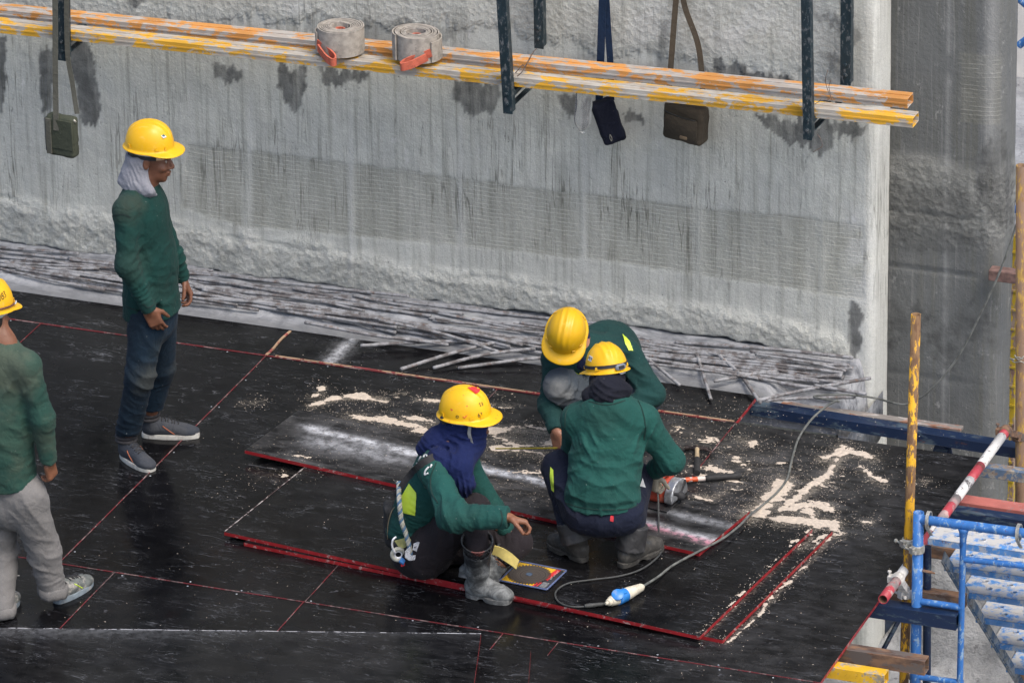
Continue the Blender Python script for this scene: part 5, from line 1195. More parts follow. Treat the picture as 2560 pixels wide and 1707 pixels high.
    for an_, hh in ((anR, h1_), (anL, h2_)):
        mb = MB(); c_ = np.array([*an_[:2], .126]); mb.tube([c_+r*math.cos(t)*.049+a*math.sin(t)*.044 for t in np.linspace(0, 6.283, 25)[:-1]], .010, 8, closed=True); c_ = c_-z*.020; mb.tube([c_+r*math.cos(t)*.048+a*math.sin(t)*.045 for t in np.linspace(0, 6.283, 25)[:-1]], .010, 8, closed=True); mb.build('padded_collar', simple('dark_collar', (.030, .028, .030), .8, 0, .2, 40, .4), m, True)
    S = Sdf(.005); S.cone(anL+z*.09, np.array([*anL[:2], .12]), .040, .040, .01); V, Q = S.mesh(); obj('sock', V, Q, simple('white_sock', (.55, .56, .62), .9, 0, .1, 60, .3), m, True)
    # neck cloth
    def pr(S):
        S.cone(hc+np.array([0, -.045, .03])@A, J(318, 418, 0), .085, .085, .03); S.cone(J(318, 420, 0), J(335, 428, -.03), .085, .078, .03); S.cone(J(322, 424, -.05), J(345, 440, -.10), .050, .022, .03); S.cone(J(296, 405, 0), J(283, 416, .0), .05, .03, .03)
        S.ell(hc+np.array([0, .075, -.03])@A, (.115, .082, .16), A, .01, 's'); S.plane(J(330, 350, 0), z-r*.1, k=.01); S.plane(J(318, 437, 0), -z*1.0-r*.38, k=.008)
    scarf(m, 'neck_cloth', pr, cloth('grey_marl_cotton', (.20, .205, .23), 0, fade=.1), [(J(325, 400, -.05), .12, r+z*.5, .045, .009), (J(335, 425, -.08), .08, r*.8-z*.4, .03, .006)], 4)
    hel, sf, tW = helmet(m, hc+np.array([0, -.010, .068])@A, frame(nrm(fwd)+z*.06, VZ), M_hel, .90)
    strokes(hel, sf, tW, [circ(.62, .62, .055, .045, 14)], simple('green_emblem', (.03, .16, .12), .5), .003, 'emblem_ring'); mb = MB(); q = tW([sf(.62, .62, .0005)])[0]; nn = nrm(q-hc); u_ = nrm(np.cross(nn, z)); mb.box(q, (.022, .022, .002), np.array([u_, np.cross(nn, u_), nn])); mb.build('sticker', M_wht, hel, 'auto'); strokes(hel, sf, tW, [circ(.62, .62, .018, .015, 8)], simple('blue_dot', (.03, .10, .22), .5), .003, 'emblem_dot')
    # glasses with a beige band pushed against the brow, dark straps at the back
    T = lambda x, y, z_: hc+np.array([x, y, z_])@A
    Mg = simple('beige_glasses', (.50, .33, .20), .35, 0, .1, bump=0); mb = MB(); pts = [T(.080*math.sin(t), -.01+.105*math.cos(t), .028) for t in np.linspace(-1.45, 1.45, 25)]; mb.ribbon(pts, A[2], .020, .003); g = mb.build('safety_glasses', Mg, m, 'auto')
    mb = MB(); mb.ribbon([T(.083*math.sin(t), -.01+.109*math.cos(t), .030) for t in np.linspace(.25, .8, 10)], A[2]+A[0]*.2, .010, .002); mb.build('dark_lens', M_dark, g, 'auto')
    mb = MB(); mb.ribbon([T(.083*math.sin(t), -.01+.100*math.cos(t), .030) for t in np.linspace(1.0, 1.9, 10)], A[2], .026, .004); mb.build('temple_band', M_dark, m, 'auto'); mb = MB(); mb.ribbon([T(.02, -.105, .04), T(.02, -.112, .0), T(.015, -.112, -.035)], A[0], .016, .003); mb.build('nape_strap', simple('navy_strap', (.01, .012, .04), .7), m, 'auto')
    # sideburn hair
    S = Sdf(.005); S.ell(T(0, -.03, .0), (.079, .085, .075), A, .01); S.ell(T(0, .055, -.02), (.11, .075, .13), A, .01, 's'); S.plane(T(0, 0, -.055), -A[2]); V, Q = S.mesh(); obj('hair', V, Q, M_hair, m, True)
exec_people.append(man_standing)

SH = (.0085, .056, .048)
def shirt_build(m, S, specs, col=SH, dust=.12, dustc=(.045, .06, .05), stains_shading=None, seed=0, base=.002, name='shirt', mname='green_work_shirt', fade=.22):
    V, Q = S.mesh(2); V = folds(V, Q, specs, base, seed); return obj(name, V, Q, cloth(mname, col, dust, dustc, fade, stains_shading), m, True), V, Q
M_hiv = simple('lime_reflective', (.50, .66, .05), .45, 0, .06, 30, .1); M_gum = None
def m_rubber(name, lo=(.018, .019, .02), dustc=(.24, .25, .245), k=.75, h0=.0, h1=.18, red=None):
    t = NT(name); c = t.mix(t.ramp(t.noise(9, 6, t.pos, .7), .3, .7), lo, tuple(x*2.2 for x in lo)); z = t.sep(t.pos)[2]
    f = t.math('ADD', t.ramp(z, h0, h1, .40, .0), t.math('MULTIPLY', t.math('SUBTRACT', t.noise(13, 7, t.pos, .7), .5), 1.1)); c = t.mix(t.math('MULTIPLY', t.ramp(f, .02, .30), k), c, t.mix(t.ramp(t.noise(17, 6, t.pos, .75, .6), .42, .62), tuple(x*.42 for x in dustc), dustc))
    c = t.mix(t.ramp(t.noise(34, 5, t.pos, .7), .60, .72, 0, .4), c, (.16, .16, .155))
    if red is not None:
        for p, rr in red:
            d = t.n('ShaderNodeVectorMath'); d.operation = 'DISTANCE'; t.put(d.inputs[0], t.pos); d.inputs[1].default_value = tuple(p); q = t.math('ADD', d.outputs['Value'], t.math('MULTIPLY', t.math('SUBTRACT', t.noise(30, 4, t.pos), .5), rr*.8)); c = t.mix(t.ramp(q, rr, rr*.8, 0, .75), c, (.20, .055, .045))
    t.bump(t.noise(24, 5, t.pos), .3, .004); return t.done(c, t.ramp(f, .0, .35, .38, .9), 0, .4)
# ------------------------------------------------------------------ 2: man cut by the left border, back view
def man_left():
    b, J = anchor(70, 1395); r, a, z = VR, VA, VZ
    fwd = nrm(a*.85+r*.5); lat = nrm(np.cross(fwd, z))
    hipR, hipL = J(62, 1140, -.06), J(-15, 1130, .06); knR, knL = J(100, 1262, .0), J(5, 1270, .06); anR, anL = J(122, 1362, .02), J(2, 1398, -.09)
    shR, shL = J(62, 838, -.10), J(-72, 822, .10); elR, elL = J(98, 960, -.12), J(-110, 950, .1); wrR, wrL = J(112, 1060, -.08), J(-100, 1060, .1)
    pel = (hipR+hipL)/2; nb = J(-2, 792, 0); hc = J(-22, 724, .03); hf = nrm(a*.88+r*.42-z*.14); A = frame(hf, z)
    S = Sdf(.0065); head_sdf(S, hc, A); S.cone(hc+np.array([0, -.02, -.07])@A, nb-z*.02, .054, .058, .03); S.cone(nb, pel, .1, .1, .05, flat=(fwd, .7)); S.cone(shR, shL, .05, .05, .05); arm_body(S, shR, elR, wrR); arm_body(S, shL, elL, wrL)
    S.chain([hipR, knR, anR], [.075, .05, .036], .03); S.chain([hipL, knL, anL], [.075, .05, .036], .03); hand_sdf(S, wrR, J(122, 1098, -.06)-wrR, r*.7-a*.6, a*.8+r*.5, .75, thumb=.7); hand_sdf(S, wrL, -z, -r, a, .5)
    m = add_body('person at the left border seen from behind, faded green shirt, grey trousers', S, M_skin, b)
    S = Sdf(.007); S.cone(J(-4, 850, 0), J(0, 960, 0), .168, .160, .06, flat=(fwd, .66)); S.cone(J(0, 960, 0), J(8, 1112, 0), .160, .178, .06, flat=(fwd, .78)); S.cone(shR, nb-z*.03, .060, .07, .06); S.cone(shL, nb-z*.03, .060, .07, .06); S.cone(nb-z*.05, nb+z*.02, .088, .066, .03)
    S.chain([shR, elR, wrR], [.064, .054, .042], .045); S.chain([shL, elL, wrL], [.066, .056, .044], .03); S.plane(wrR, wrR-elR, rad=.07); S.plane(J(10, 1108, 0), -z+r*.12, k=.004); S.cone(nb+z*.01, nb+z*.08, .059, .063, .006, 's')
    shirt_build(m, S, [(elR+a*0, .12, (wrR-elR), .05, .006), (wrR-nrm(wrR-elR)*.05, .06, wrR-elR, .026, .005), (shR-r*.07-z*.1, .14, r*.8-z*.5, .07, .008), (J(30, 1050, -.1), .2, z*.8+r*.5, .10, .008), (J(20, 950, -.1), .2, r*.9+z*.3, .12, .007)], (.016, .052, .040), .5, (.07, .085, .06), [(J(20, 850, -.12), .2, (.075, .092, .066), .85), (J(15, 1000, -.12), .14, (.035, .07, .05), .5)], 11, .002)
    Sb = None
    S = Sdf(.007); S.cone(pel+z*.06, pel-z*.03, .15, .15, .05, flat=(fwd, .8)); S.chain([hipR, knR, anR+z*.01], [.100, .080, .066], .04); S.chain([hipL, knL, anL+z*.01], [.100, .080, .066], .025); S.plane(anR-z*.012, -z, rad=.12); S.plane(anL-z*.03, -z, rad=.1); V, Q = S.mesh(2)
    V = folds(V, Q, [(knR, .16, z+r*.6, .085, .010), (anR+z*.07, .1, z-r*.2, .045, .009), (hipR-z*.08, .16, r+z*.5, .10, .009), (knL, .16, z, .09, .009)], .002, 7); obj('trousers', V, Q, cloth('grey_work_trousers', (.155, .15, .145), .25, (.10, .095, .085), .12), m, True)
    mb = MB()
    for an, q in ((anR, .0), (anL, -.02)):
        c = an+z*(q+.008); mb = MB(); N = 28; V = []
        for t in range(N):
            d = r*math.cos(t*2*math.pi/N)+a*math.sin(t*2*math.pi/N)
            for rr, h in ((.064, -.02), (.072, -.018), (.075, .0), (.074, .032), (.066, .036)): V.append(c+d*(rr+.003*math.sin(t*2.3))+z*(h+.004*math.sin(t*.9)))
        F = [(t*5+j, ((t+1) % N)*5+j, ((t+1) % N)*5+j+1, t*5+j+1) for t in range(N) for j in range(4)]; obj('turned_up_cuff', V, F, bpy.data.materials['grey_work_trousers'], m, True)
    Ms = simple('grey_trail_mesh', (.10, .11, .105), .85, 0, .4, 30, .4, .6); Mso = simple('blue_grey_sole', (.19, .23, .26), .7, 0, .25, 20, .2, .3)
    h_, t_ = G(128, 1386), G(206, 1338); sneaker(m, h_, t_, 0, anR, 'shoe', Ms, Mso, M_blk, False, M_hiv); h_, t_ = G(2, 1424), G(45, 1390); sneaker(m, h_+(-.03, 0, 0), t_+(-.05, .05, 0), 0, anL, 'shoe', Ms, Mso, M_blk, False, M_hiv)
    hel, sf, tW = helmet(m, hc+np.array([0, -.004, .050])@A, A, M_hel, .93)
    strokes(hel, sf, tW, [[(t, p+(2.25-t)*.25) for t, p in l] for l in glyph('8083', 2.30, .34, .13, .24, -1)], M_ink, .0016)
    mb = MB(); mb.tube(tW([sf(t, .10, .006) for t in np.linspace(.5, math.pi*2-.5, 40)]), .0045, 6); o = mb.build('helmet_band', simple('brown_band', (.12, .04, .03), .6), hel, True); mb = MB(); mb.tube(tW([sf(t, .10, .012) for t in np.linspace(.9, 1.25, 8)]), .004, 6); mb.build('band_tip', M_wht, hel, True)
    S = Sdf(.005); S.ell(hc+np.array([0, -.02, -.015])@A, (.079, .090, .075), A, .01); S.ell(hc+np.array([0, .06, -.02])@A, (.11, .08, .13), A, .01, 's'); S.plane(hc+np.array([0, 0, -.07])@A, -A[2]); V, Q = S.mesh(); obj('hair', V, Q, M_hair, m, True)
    Sw = Sdf(.005); Sw.ell(hc+np.array([0, -.02, .03])@A, (.087, .105, .05), A, .01); Sw.plane(hc+np.array([0, 0, -.004])@A, -A[2]); V, Q = Sw.mesh(); obj('cap_liner', V, Q, simple('pale_liner', (.42, .45, .42), .9, 0, .1, 60, .3), m, True)
exec_people.append(man_left)
# ------------------------------------------------------------------ 3: man sitting on the sheets
ZD = .038
def man_seated():
    b, J = anchor(985, 1302, ZD); r, a, z = VR, VA, VZ
    hipR, hipL = J(975, 1268, -.10), J(985, 1250, .08); knR, knL = J(1088, 1172, -.26), J(1186, 1245, -.06); anR, anL = G(1090, 1369)+VZ*.11, J(1128, 1318, -.18)
    shR, shL = J(1000, 1080, -.20), J(1062, 1052, .14); elR, elL = J(1040, 1186, -.44), J(1130, 1170, .08); wrR, wrL = J(1168, 1188, -.50), J(1160, 1215, -.05)
    pel = J(955, 1250, 0); nb = J(1030, 1018, -.05); hc = J(1068, 968, -.06); hf = nrm(r*.93-a*.30-z*.10); A = frame(hf, z)
    S = Sdf(.006); head_sdf(S, hc, A, ears=False); S.cone(hc+np.array([0, -.02, -.07])@A, nb, .052, .058, .03); S.cone(nb, pel, .09, .10, .05); S.cone(shR, shL, .05, .05, .05); arm_body(S, shR, elR, wrR); arm_body(S, shL, elL, wrL)
    S.chain([hipR, knR, anR], [.08, .055, .036], .03); S.chain([hipL, knL, anL], [.08, .055, .036], .03)
    hand_sdf(S, wrR, J(1198, 1196, -.50)-wrR, r*.2-a*.5+z*.7, -a*.6-r*.1+z*.3, .55, thumb=.7, sc=.98, curls=[.85, 1.0, 1.1, 1.2]); hand_sdf(S, wrL, r-z*.2, z, a, .6)
    m = add_body('person sitting on the sheets, head wrapped in blue cloth, harness and rope on back', S, M_skin, b)
    # shirt
    ax_ = nrm(r*.95-a*.3); S = Sdf(.0065); mid = J(975, 1150, -.03)
    S.cone(J(1018, 1050, -.04), mid, .115, .128, .06); S.cone(mid, J(945, 1218, 0), .128, .128, .05); S.cone(shR, nb-z*.04, .062, .072, .06); S.cone(shL, nb-z*.04, .060, .07, .06); S.cone(shR, shL, .07, .07, .06)
    S.chain([shR, elR, wrR], [.070, .070, .056], .05); S.chain([shL, elL, wrL], [.066, .06, .046], .03); S.plane(wrR, wrR-elR, rad=.075); S.plane(J(948, 1236, 0), -z*.95-r*.25, lo=(-9, -9, -9), hi=tuple(pel+np.array([.11, .4, .5])), k=.01)
    o, V, Q = shirt_build(m, S, [(elR, .16, nrm(wrR-elR)*.9+z*.4, .060, .012), ((elR+wrR)/2, .10, wrR-elR, .050, .006), (wrR-nrm(wrR-elR)*.05, .05, wrR-elR, .024, .004), (shR-z*.10+r*.02, .15, nrm(elR-shR)*.6+r*.7, .070, .010), (J(960, 1190, -.12), .14, z+r*.3, .055, .011), (J(945, 1225, -.1), .1, z, .035, .008), (J(985, 1110, -.14), .14, z*.5-r*.9, .08, .006), (elR-z*.02, .1, r, .045, .008)], SH, .12, (.05, .07, .06), None, 21, .002)
    Sb = bvh(V, Q)
    # trousers
    S = Sdf(.0065); S.ell(J(968, 1268, -.02), (.150, .150, .125), None, .05); S.chain([hipR, knR], [.125, .078], .05); S.chain([knR, J(1096, 1262, -.38)], [.078, .056], .04); S.chain([hipL, knL], [.11, .078], .03); S.chain([knL, J(1160, 1280, -.13)], [.072, .050], .03)
    S.plane((0, 0, ZD+.002), -z); V, Q = S.mesh(2); V = folds(V, Q, [((hipR+knR)/2, .18, nrm(knR-hipR)*.35+r*.8-z*.3, .085, .012), (hipR-z*.03+r*.06, .14, r+z*.4, .06, .010), (knR, .12, z*.6+r, .05, .007), (knL-r*.06, .14, r+z*.5, .055, .009)], .002, 23)
    tr = obj('trousers', V, Q, cloth('dark_grey_brown_trousers', (.0145, .0115, .0135), .12, (.035, .03, .032), .25), m, True)
    # boots
    kk = J(1106, 1250, -.42)
    MR = m_rubber('dusty_black_rubber', k=.95, h0=.05, h1=.34, red=[(J(1100, 1275, -.48), .042), (J(1136, 1272, -.40), .025)]); MR.name = 'dusty_black_rubber'
    MSo = m_rubber('caked_grey_sole', (.05, .05, .05), (.22, .225, .22), .9, -.1, .3)
    h_, t_ = G(1072, 1366, .0), G(1172, 1384, .0); boot(m, h_, t_, 0.001, J(1096, 1240, -.40), MR, 'rubber_boot', .074, MSo)
    hb = J(1122, 1338, -.20); f = nrm(J(1046, 1316, -.27)-hb); tp = J(1158, 1270, -.14); hb[2] = max(hb[2], ZD+.05)
    boot(m, J(1140, 1340, -.16), None, 0, J(1166, 1268, -.16), MR, 'rubber_boot', .058, MSo, tilt=(nrm(J(1062, 1326, -.30)-J(1140, 1340, -.16)), nrm(tp-hb)+a*.3), L_=.24)
    mb = MB(); P = [J(x, y, d) for x, y, d in ((1133, 1262, -.245), (1150, 1268, -.25), (1170, 1281, -.24), (1188, 1296, -.20))]; mb.ribbon(spline(P, 5), -z*.9+r*.15, .050, .006); mb.build('boot_lining', simple('yellow_lining', (.52, .42, .13), .8, 0, .15, 20, .2), m, 'auto')
    # blue head wrap
    T = lambda x, y, z_: hc+np.array([x, y, z_])@A
    def pr(S):
        S.ell(T(0, .002, -.01), (.092, .112, .112), A, .02); S.cone(T(0, .045, -.055), T(0, .055, -.10), .066, .05, .03); S.cone(T(0, -.02, -.08), J(1015, 1022, -.05), .085, .10, .04); S.cone(J(1000, 1020, -.06), J(975, 1030, -.04), .062, .045, .03)
        S.chain([T(-.0, .02, -.12), J(1052, 1070, -.22), J(1068, 1110, -.25), J(1062, 1150, -.26)], [.085, .070, .048, .016], .035); S.cone(J(1005, 1045, -.20), J(1045, 1095, -.24), .045, .035, .03); S.plane(T(0, 0, .055), A[2], lo=T(0, 0, 0)-.3, hi=T(0, 0, 0)+.3)
    scarf(m, 'head_wrap', pr, cloth('royal_blue_cloth', (.0045, .010, .052), .1, (.015, .02, .06), .25), [(J(1030, 1020, -.15), .12, r*.5+z*.9, .040, .012), (J(1045, 1080, -.22), .10, r-z*.35, .036, .011), (J(990, 1030, -.1), .08, z+r*.6, .03, .009), (T(.06, .0, -.06), .10, z+r*.2, .032, .012), (J(1010, 1005, -.15), .10, z*.8-r*.6, .034, .013), (J(1060, 1120, -.28), .08, r+z*.2, .026, .010)], 31, .006, .0025)
    hel, sf, tW = helmet(m, T(0, -.002, .050), frame(hf+z*.12, z), M_helr, .93)
    mb = MB(); 
    V_ = []; n1, n2 = 8, 14
    for i in range(n1+1):
        for j in range(n2+1): V_.append(sf(.0+(-.5+i/n1)*1.1, 1.02+.42*j/n2, .0035))
    F_ = [(i*(n2+1)+j, (i+1)*(n2+1)+j, (i+1)*(n2+1)+j+1, i*(n2+1)+j+1) for i in range(n1) for j in range(n2)]; obj('red_paint_patch', tW(V_), F_, worn_paint('red_helmet_paint', (.55, .03, .03), (.86, .56, .02), .25, 18, .5), hel, True)
    strokes(hel, sf, tW, glyph('63', .80, .12, .10, .14, -1)+glyph('53', .62, .50, .10, .12, -1)+[circ(1.62, .16, .05, .045)], M_ink, .0014); strokes(hel, sf, tW, glyph('v', 1.40, .12, .16, .11, -1), simple('red_marker', (.5, .03, .03), .6, bump=0), .002, 'tick_mark')
    mb = MB(); mb.ribbon([T(.095, .052, .045), T(.094, .052, -.01), T(.080, .062, -.06), T(.058, .078, -.105), T(.03, .09, -.118)], A[1], .016, .003); mb.build('chin_strap', simple('grey_strap', (.26, .26, .25), .8, 0, .2, 50, .3), m, 'auto')
    mb = MB(); mb.tube([T(.060, -.095, .022), T(.075, -.078, .022)], .020, 12); mb.build('ratchet_knob', M_dark, m, 'auto')
    M_seamg = simple('green_thread', (.003, .022, .018), .9, bump=0); band_on(Sb, [(1002, 1062), (990, 1095), (992, 1130), (1006, 1155)], .006, M_seamg, m, 'armhole_seam', .0015, .002); band_on(Sb, [(1150, 1172), (1154, 1190), (1150, 1208)], .006, M_seamg, m, 'cuff_seam', .0015, .002)
    # harness
    hn = band_on(Sb, [(1040, 1060), (1012, 1050), (985, 1058), (956, 1082), (932, 1112), (914, 1142)], .042, M_blk, m, 'harness_strap', .007)
    band_on(Sb, [(905, 1240), (922, 1246), (945, 1252), (962, 1246), (985, 1230)], .04, M_blk, m, 'harness_belt', .007)
    P = draped(Sb, [(940, 1110), (957, 1132), (954, 1184), (917, 1174), (922, 1142)], .004, 3)
    if len(P[1]): obj('reflective_patch', P[0], P[1], M_hiv, m, True)
    mb = MB()
    LT_ = [[(962, 1058), (968, 1048)], [(958, 1064), (965, 1068), (972, 1056)], [(950, 1072), (958, 1076), (962, 1068)], [(973, 1050), (978, 1044), (982, 1050)], [(942, 1084), (950, 1088), (954, 1080)], [(985, 1072), (978, 1080), (976, 1090), (984, 1086)], [(992, 1066), (988, 1074)]]
    for l in LT_:
        pts = [hit(Sb, x, y, .002) for x, y in spline(l, 4)] if len(l) > 2 else [hit(Sb, x, y, .002) for x, y in l]; pts = [p for p in pts if p is not None]
        if len(pts) > 1: mb.tube(pts, .0045, 5)
    if mb.n: mb.build('white_lettering', M_wht, m, True)
    # rope (twisted, two colours)
    pts = [hit(Sb, x, y, .014) for x, y in ((962, 1018), (948, 1040), (932, 1075), (922, 1110))]; pts = [p for p in pts if p is not None]; q = pts[-1] if pts else J(922, 1110, -.1)
    pts += [J(917, 1150, -.16), J(922, 1195, -.18), J(932, 1225, -.19), J(942, 1262, -.20), J(946, 1285, -.19)]; P = spline(pts, 14); L = np.concatenate([[0], np.cumsum(np.linalg.norm(np.diff(P, axis=0), axis=1))])
    ss = np.linspace(0, L[-1], int(L[-1]/.004)); C_ = np.stack([np.interp(ss, L, P[:, i]) for i in range(3)], 1); t = np.gradient(C_, axis=0); t /= np.linalg.norm(t, axis=1)[:, None]; n1 = np.cross(t, FW); n1 /= np.linalg.norm(n1, axis=1)[:, None]; n2 = np.cross(t, n1)
    Mr1, Mr2 = simple('cream_rope', (.36, .36, .31), .9, 0, .2, 60, .4), simple('blue_grey_rope', (.08, .15, .24), .9, 0, .2, 60, .4); ro = empty('safety_rope', P[0]); ro.parent = m; ro.location = Vector(P[0]-worldloc(m))
    for k in range(3):
        ph = ss/.045*2*math.pi+k*2.094; c = C_+.0062*(np.cos(ph)[:, None]*n1+np.sin(ph)[:, None]*n2); mb = MB(); mb.tube(c, .0072, 6); mb.build('strand', Mr2 if k == 0 else Mr1, ro, True)
    # snap hook
    Mc = simple('bright_steel', (.80, .81, .83), .3, .35, .1, 30, .1); hk = J(945, 1268, -.21); e = empty('snap_hook', hk); e.parent = m; e.location = Vector(hk-worldloc(m))
    out = [(941, 1255), (930, 1268), (930, 1280), (940, 1287), (955, 1285), (966, 1274), (975, 1262), (982, 1240), (972, 1247), (962, 1245), (950, 1250), (948, 1262), (957, 1266), (955, 1274), (946, 1277), (940, 1272), (944, 1262)]
    mb = MB(); mb.prism([J(x, y, -.215) for x, y in out], a*.012); mb.build('hook_body', Mc, e, False); mb = MB(); [mb.lathe(J(x, y, -.216), -a, [(0, .0035), (.003, .0035), (.0031, .001)], 8) for x, y in ((953, 1256), (966, 1258))]; mb.build('rivet', M_dark, e, 'auto')
    e = empty('rope_thimble', J(912, 1275, -.17)); e.parent = m; e.location = Vector(J(912, 1275, -.17)-worldloc(m))
    mb = MB(); c = J(915, 1273, -.16); mb.tube([c+(r*math.cos(t)+z*math.sin(t))*.030 for t in np.linspace(0, 6.283, 25)[:-1]], .011, 8, closed=True); mb.build('rope_eye', Mr1, e, True); mb = MB(); mb.tube([c+(r*math.cos(t)+z*math.sin(t))*.018 for t in np.linspace(0, 6.283, 25)[:-1]], .005, 8, closed=True); mb.build('thimble', Mc, e, True)
    mb = MB(); mb.tube(spline([J(908, 1270, -.17), J(901, 1255, -.17), J(902, 1240, -.17), J(910, 1232, -.16)], 6), .005, 8); mb.build('steel_ring', Mc, e, True); mb = MB(); mb.tube([J(920, 1285, -.17), J(930, 1291, -.18)], .016, 8); mb.build('blue_tape', simple('blue_tape', (.04, .17, .42), .6), e, 'auto')
    mb = MB(); mb.prism([J(920, 1291, -.18), J(933, 1291, -.18), J(930, 1298, -.18), J(921, 1301, -.18)], a*.012); mb.build('red_tag', simple('red_tag', (.5, .02, .03), .6), e, False)
    mb = MB(); mb.prism([J(906, 1242, -.14), J(938, 1234, -.16), J(950, 1246, -.17), J(920, 1262, -.16)], a*.006); mb.build('belt_pad', simple('yellow_green_webbing', (.33, .32, .12), .85, 0, .25, 40, .4), m, False)
    # pouch on the back
    S = Sdf(.006); S.rbox(J(905, 1205, .03), (.050, .065, .110), np.array([r, a, nrm(z*.95+r*.28)]), .035, .02); S.plane((0, 0, ZD), -z); V, Q = S.mesh(2); V = folds(V, Q, [(J(900, 1200, -.03), .12, r*.9+z*.2, .035, .006)], .002, 4); po = obj('back_pouch', V, Q, simple('black_nylon', (.018, .018, .018), .7, 0, .4, 30, .4, .25, (.12, .12, .11)), m, True)
    mb = MB(); mb.tube(spline([J(890, 1238, -.05), J(891, 1205, -.055), J(899, 1175, -.05), J(910, 1160, -.04)], 6), .0025, 5); mb.build('zip', simple('tan_zip', (.2, .16, .1), .7), po, True)
exec_people.append(man_seated)
# ------------------------------------------------------------------ 4: man squatting with the saw, seen from behind
def man_saw():
    b, J = anchor(1385, 1290, ZD); r, a, z = VR, VA, VZ
    hipL, hipR = J(1340, 1172, -.03), J(1432, 1176, -.03); knL, knR = J(1282, 1072, .24), J(1460, 1098, .24); anL, anR = G(1330, 1283, ZD)+VZ*.10, G(1442, 1295, ZD)+VZ*.10
    shL, shR = J(1322, 962, .13), J(1478, 962, .13); elL, elR = J(1318, 1040, .32), J(1540, 1058, .14); wrL, wrR = J(1400, 1085, .44), J(1498, 1082, .25)
    pel = (hipL+hipR)/2; nb = J(1400, 918, .14); hc = J(1394, 868, .22); hf = nrm(a*.80-r*.12-z*.50); A = frame(hf, z*1+a*.3)
    S = Sdf(.0065); head_sdf(S, hc, A, ears=False); S.cone(hc+np.array([0, -.02, -.07])@A, nb, .05, .056, .03); S.chain([nb, J(1390, 1050, .06), pel], [.09, .1, .1], .05); S.cone(shR, shL, .05, .05, .05); arm_body(S, shR, elR, wrR); arm_body(S, shL, elL, wrL)
    S.chain([hipR, knR, anR], [.08, .055, .036], .03); S.chain([hipL, knL, anL], [.08, .055, .036], .03); hand_sdf(S, wrL, r+a*.2, z, a, .9)
    m = add_body('person squatting, back to camera, headlamp strap on helmet, working the circular saw', S, M_skin, b)
    S = Sdf(.0065); S.cone(J(1398, 970, .10), J(1392, 1060, .05), .172, .165, .06, flat=(nrm(a+z*.35), .62)); S.cone(J(1392, 1060, .05), J(1384, 1140, -.02), .165, .172, .06, flat=(nrm(a+z*.25), .70)); S.cone(J(1384, 1140, -.02), J(1384, 1180, -.03), .172, .176, .05, flat=(nrm(a), .76))
    S.cone(shL, nb-z*.03, .064, .075, .06); S.cone(shR, nb-z*.03, .064, .075, .06); S.cone(nb-z*.03, nb+z*.015, .08, .062, .03); S.chain([shR, elR], [.070, .066], .05); S.cone(elR, wrR-nrm(wrR-elR)*.0, .066, .048, .03); S.chain([shL, elL, wrL], [.068, .06, .045], .04); S.plane(wrR-nrm(wrR-elR)*.01, wrR-elR, rad=.07)
    S.plane(J(1384, 1172, -.10), -z-r*.05, lo=pel-np.array([.5, .5, .4]), hi=pel+np.array([.5, .5, .3]), k=.012)
    o, V, Q = shirt_build(m, S, [(J(1385, 1130, -.12), .22, z+r*.12, .075, .011), (J(1320, 1090, -.05), .14, z*.8-r*.7, .06, .012), (J(1455, 1110, -.08), .14, z*.8+r*.8, .065, .012), (J(1330, 1000, .0), .12, r*.9+z*.6, .06, .009), (J(1480, 1010, .05), .12, r*.9-z*.5, .055, .010), (J(1395, 1030, -.02), .22, z*.6+r*.5, .12, .006), (elR, .12, nrm(wrR-elR)+z*.2, .05, .007), (J(1420, 980, .02), .14, r*.6+z*.7, .09, .005), (J(1375, 1168, -.14), .14, r, .07, .006)], (.0095, .060, .050), .2, (.03, .075, .065), [(J(1385, 960, .0), .13, (.012, .045, .037), .5), (J(1330, 1030, -.0), .07, (.006, .03, .026), .6)], 41, .0018)
    Sb = bvh(V, Q); M_seamg = simple('green_thread', (.003, .022, .018), .9, bump=0); band_on(Sb, [(1462, 915), (1474, 940), (1482, 975), (1480, 1010)], .006, M_seamg, m, 'armhole_seam', .0015, .002); band_on(Sb, [(1310, 925), (1300, 950), (1298, 985)], .006, M_seamg, m, 'armhole_seam', .0015, .002); band_on(Sb, [(1292, 1152), (1330, 1164), (1385, 1170), (1440, 1168), (1470, 1156)], .005, M_seamg, m, 'hem_seam', .0015, .002); band_on(Sb, [(1352, 922), (1395, 930), (1436, 920)], .006, M_seamg, m, 'collar_seam', .0015, .002)
    S = Sdf(.0065); S.ell(J(1386, 1180, -.02), (.165, .15, .105), np.array([r, a, z]), .06); S.chain([hipL, knL], [.105, .078], .05); S.chain([knL, J(1312, 1215, .02)], [.078, .062], .03); S.chain([hipR, knR], [.105, .078], .05); S.chain([knR, J(1452, 1215, .0)], [.078, .062], .03)
    V, Q = S.mesh(2); V = folds(V, Q, [(knL, .12, z+r*.5, .06, .006), (J(1385, 1190, -.14), .16, r+z*.2, .08, .006), (J(1300, 1160, .0), .12, z+r*.4, .06, .008), (J(1470, 1170, .0), .12, z-r*.5, .06, .008)], .002, 43); tr = obj('trousers', V, Q, cloth('navy_trousers', (.006, .009, .022), .15, (.03, .03, .045), .3, [(knL+z*.04, .07, (.03, .034, .05), .6)]), m, True); Tb = bvh(V, Q)
    P = draped(Tb, [(1265, 1072), (1272, 1080), (1274, 1130), (1268, 1125), (1264, 1095)], .004, 2)
    if len(P[1]): obj('reflective_piping', P[0], P[1], M_hiv, m, True)
    P = draped(Tb, [(1402, 1184), (1410, 1184), (1409, 1198), (1401, 1197)], .004, 2)
    if len(P[1]): obj('red_label', P[0], P[1], simple('red_label', (.45, .01, .02), .7), m, True)
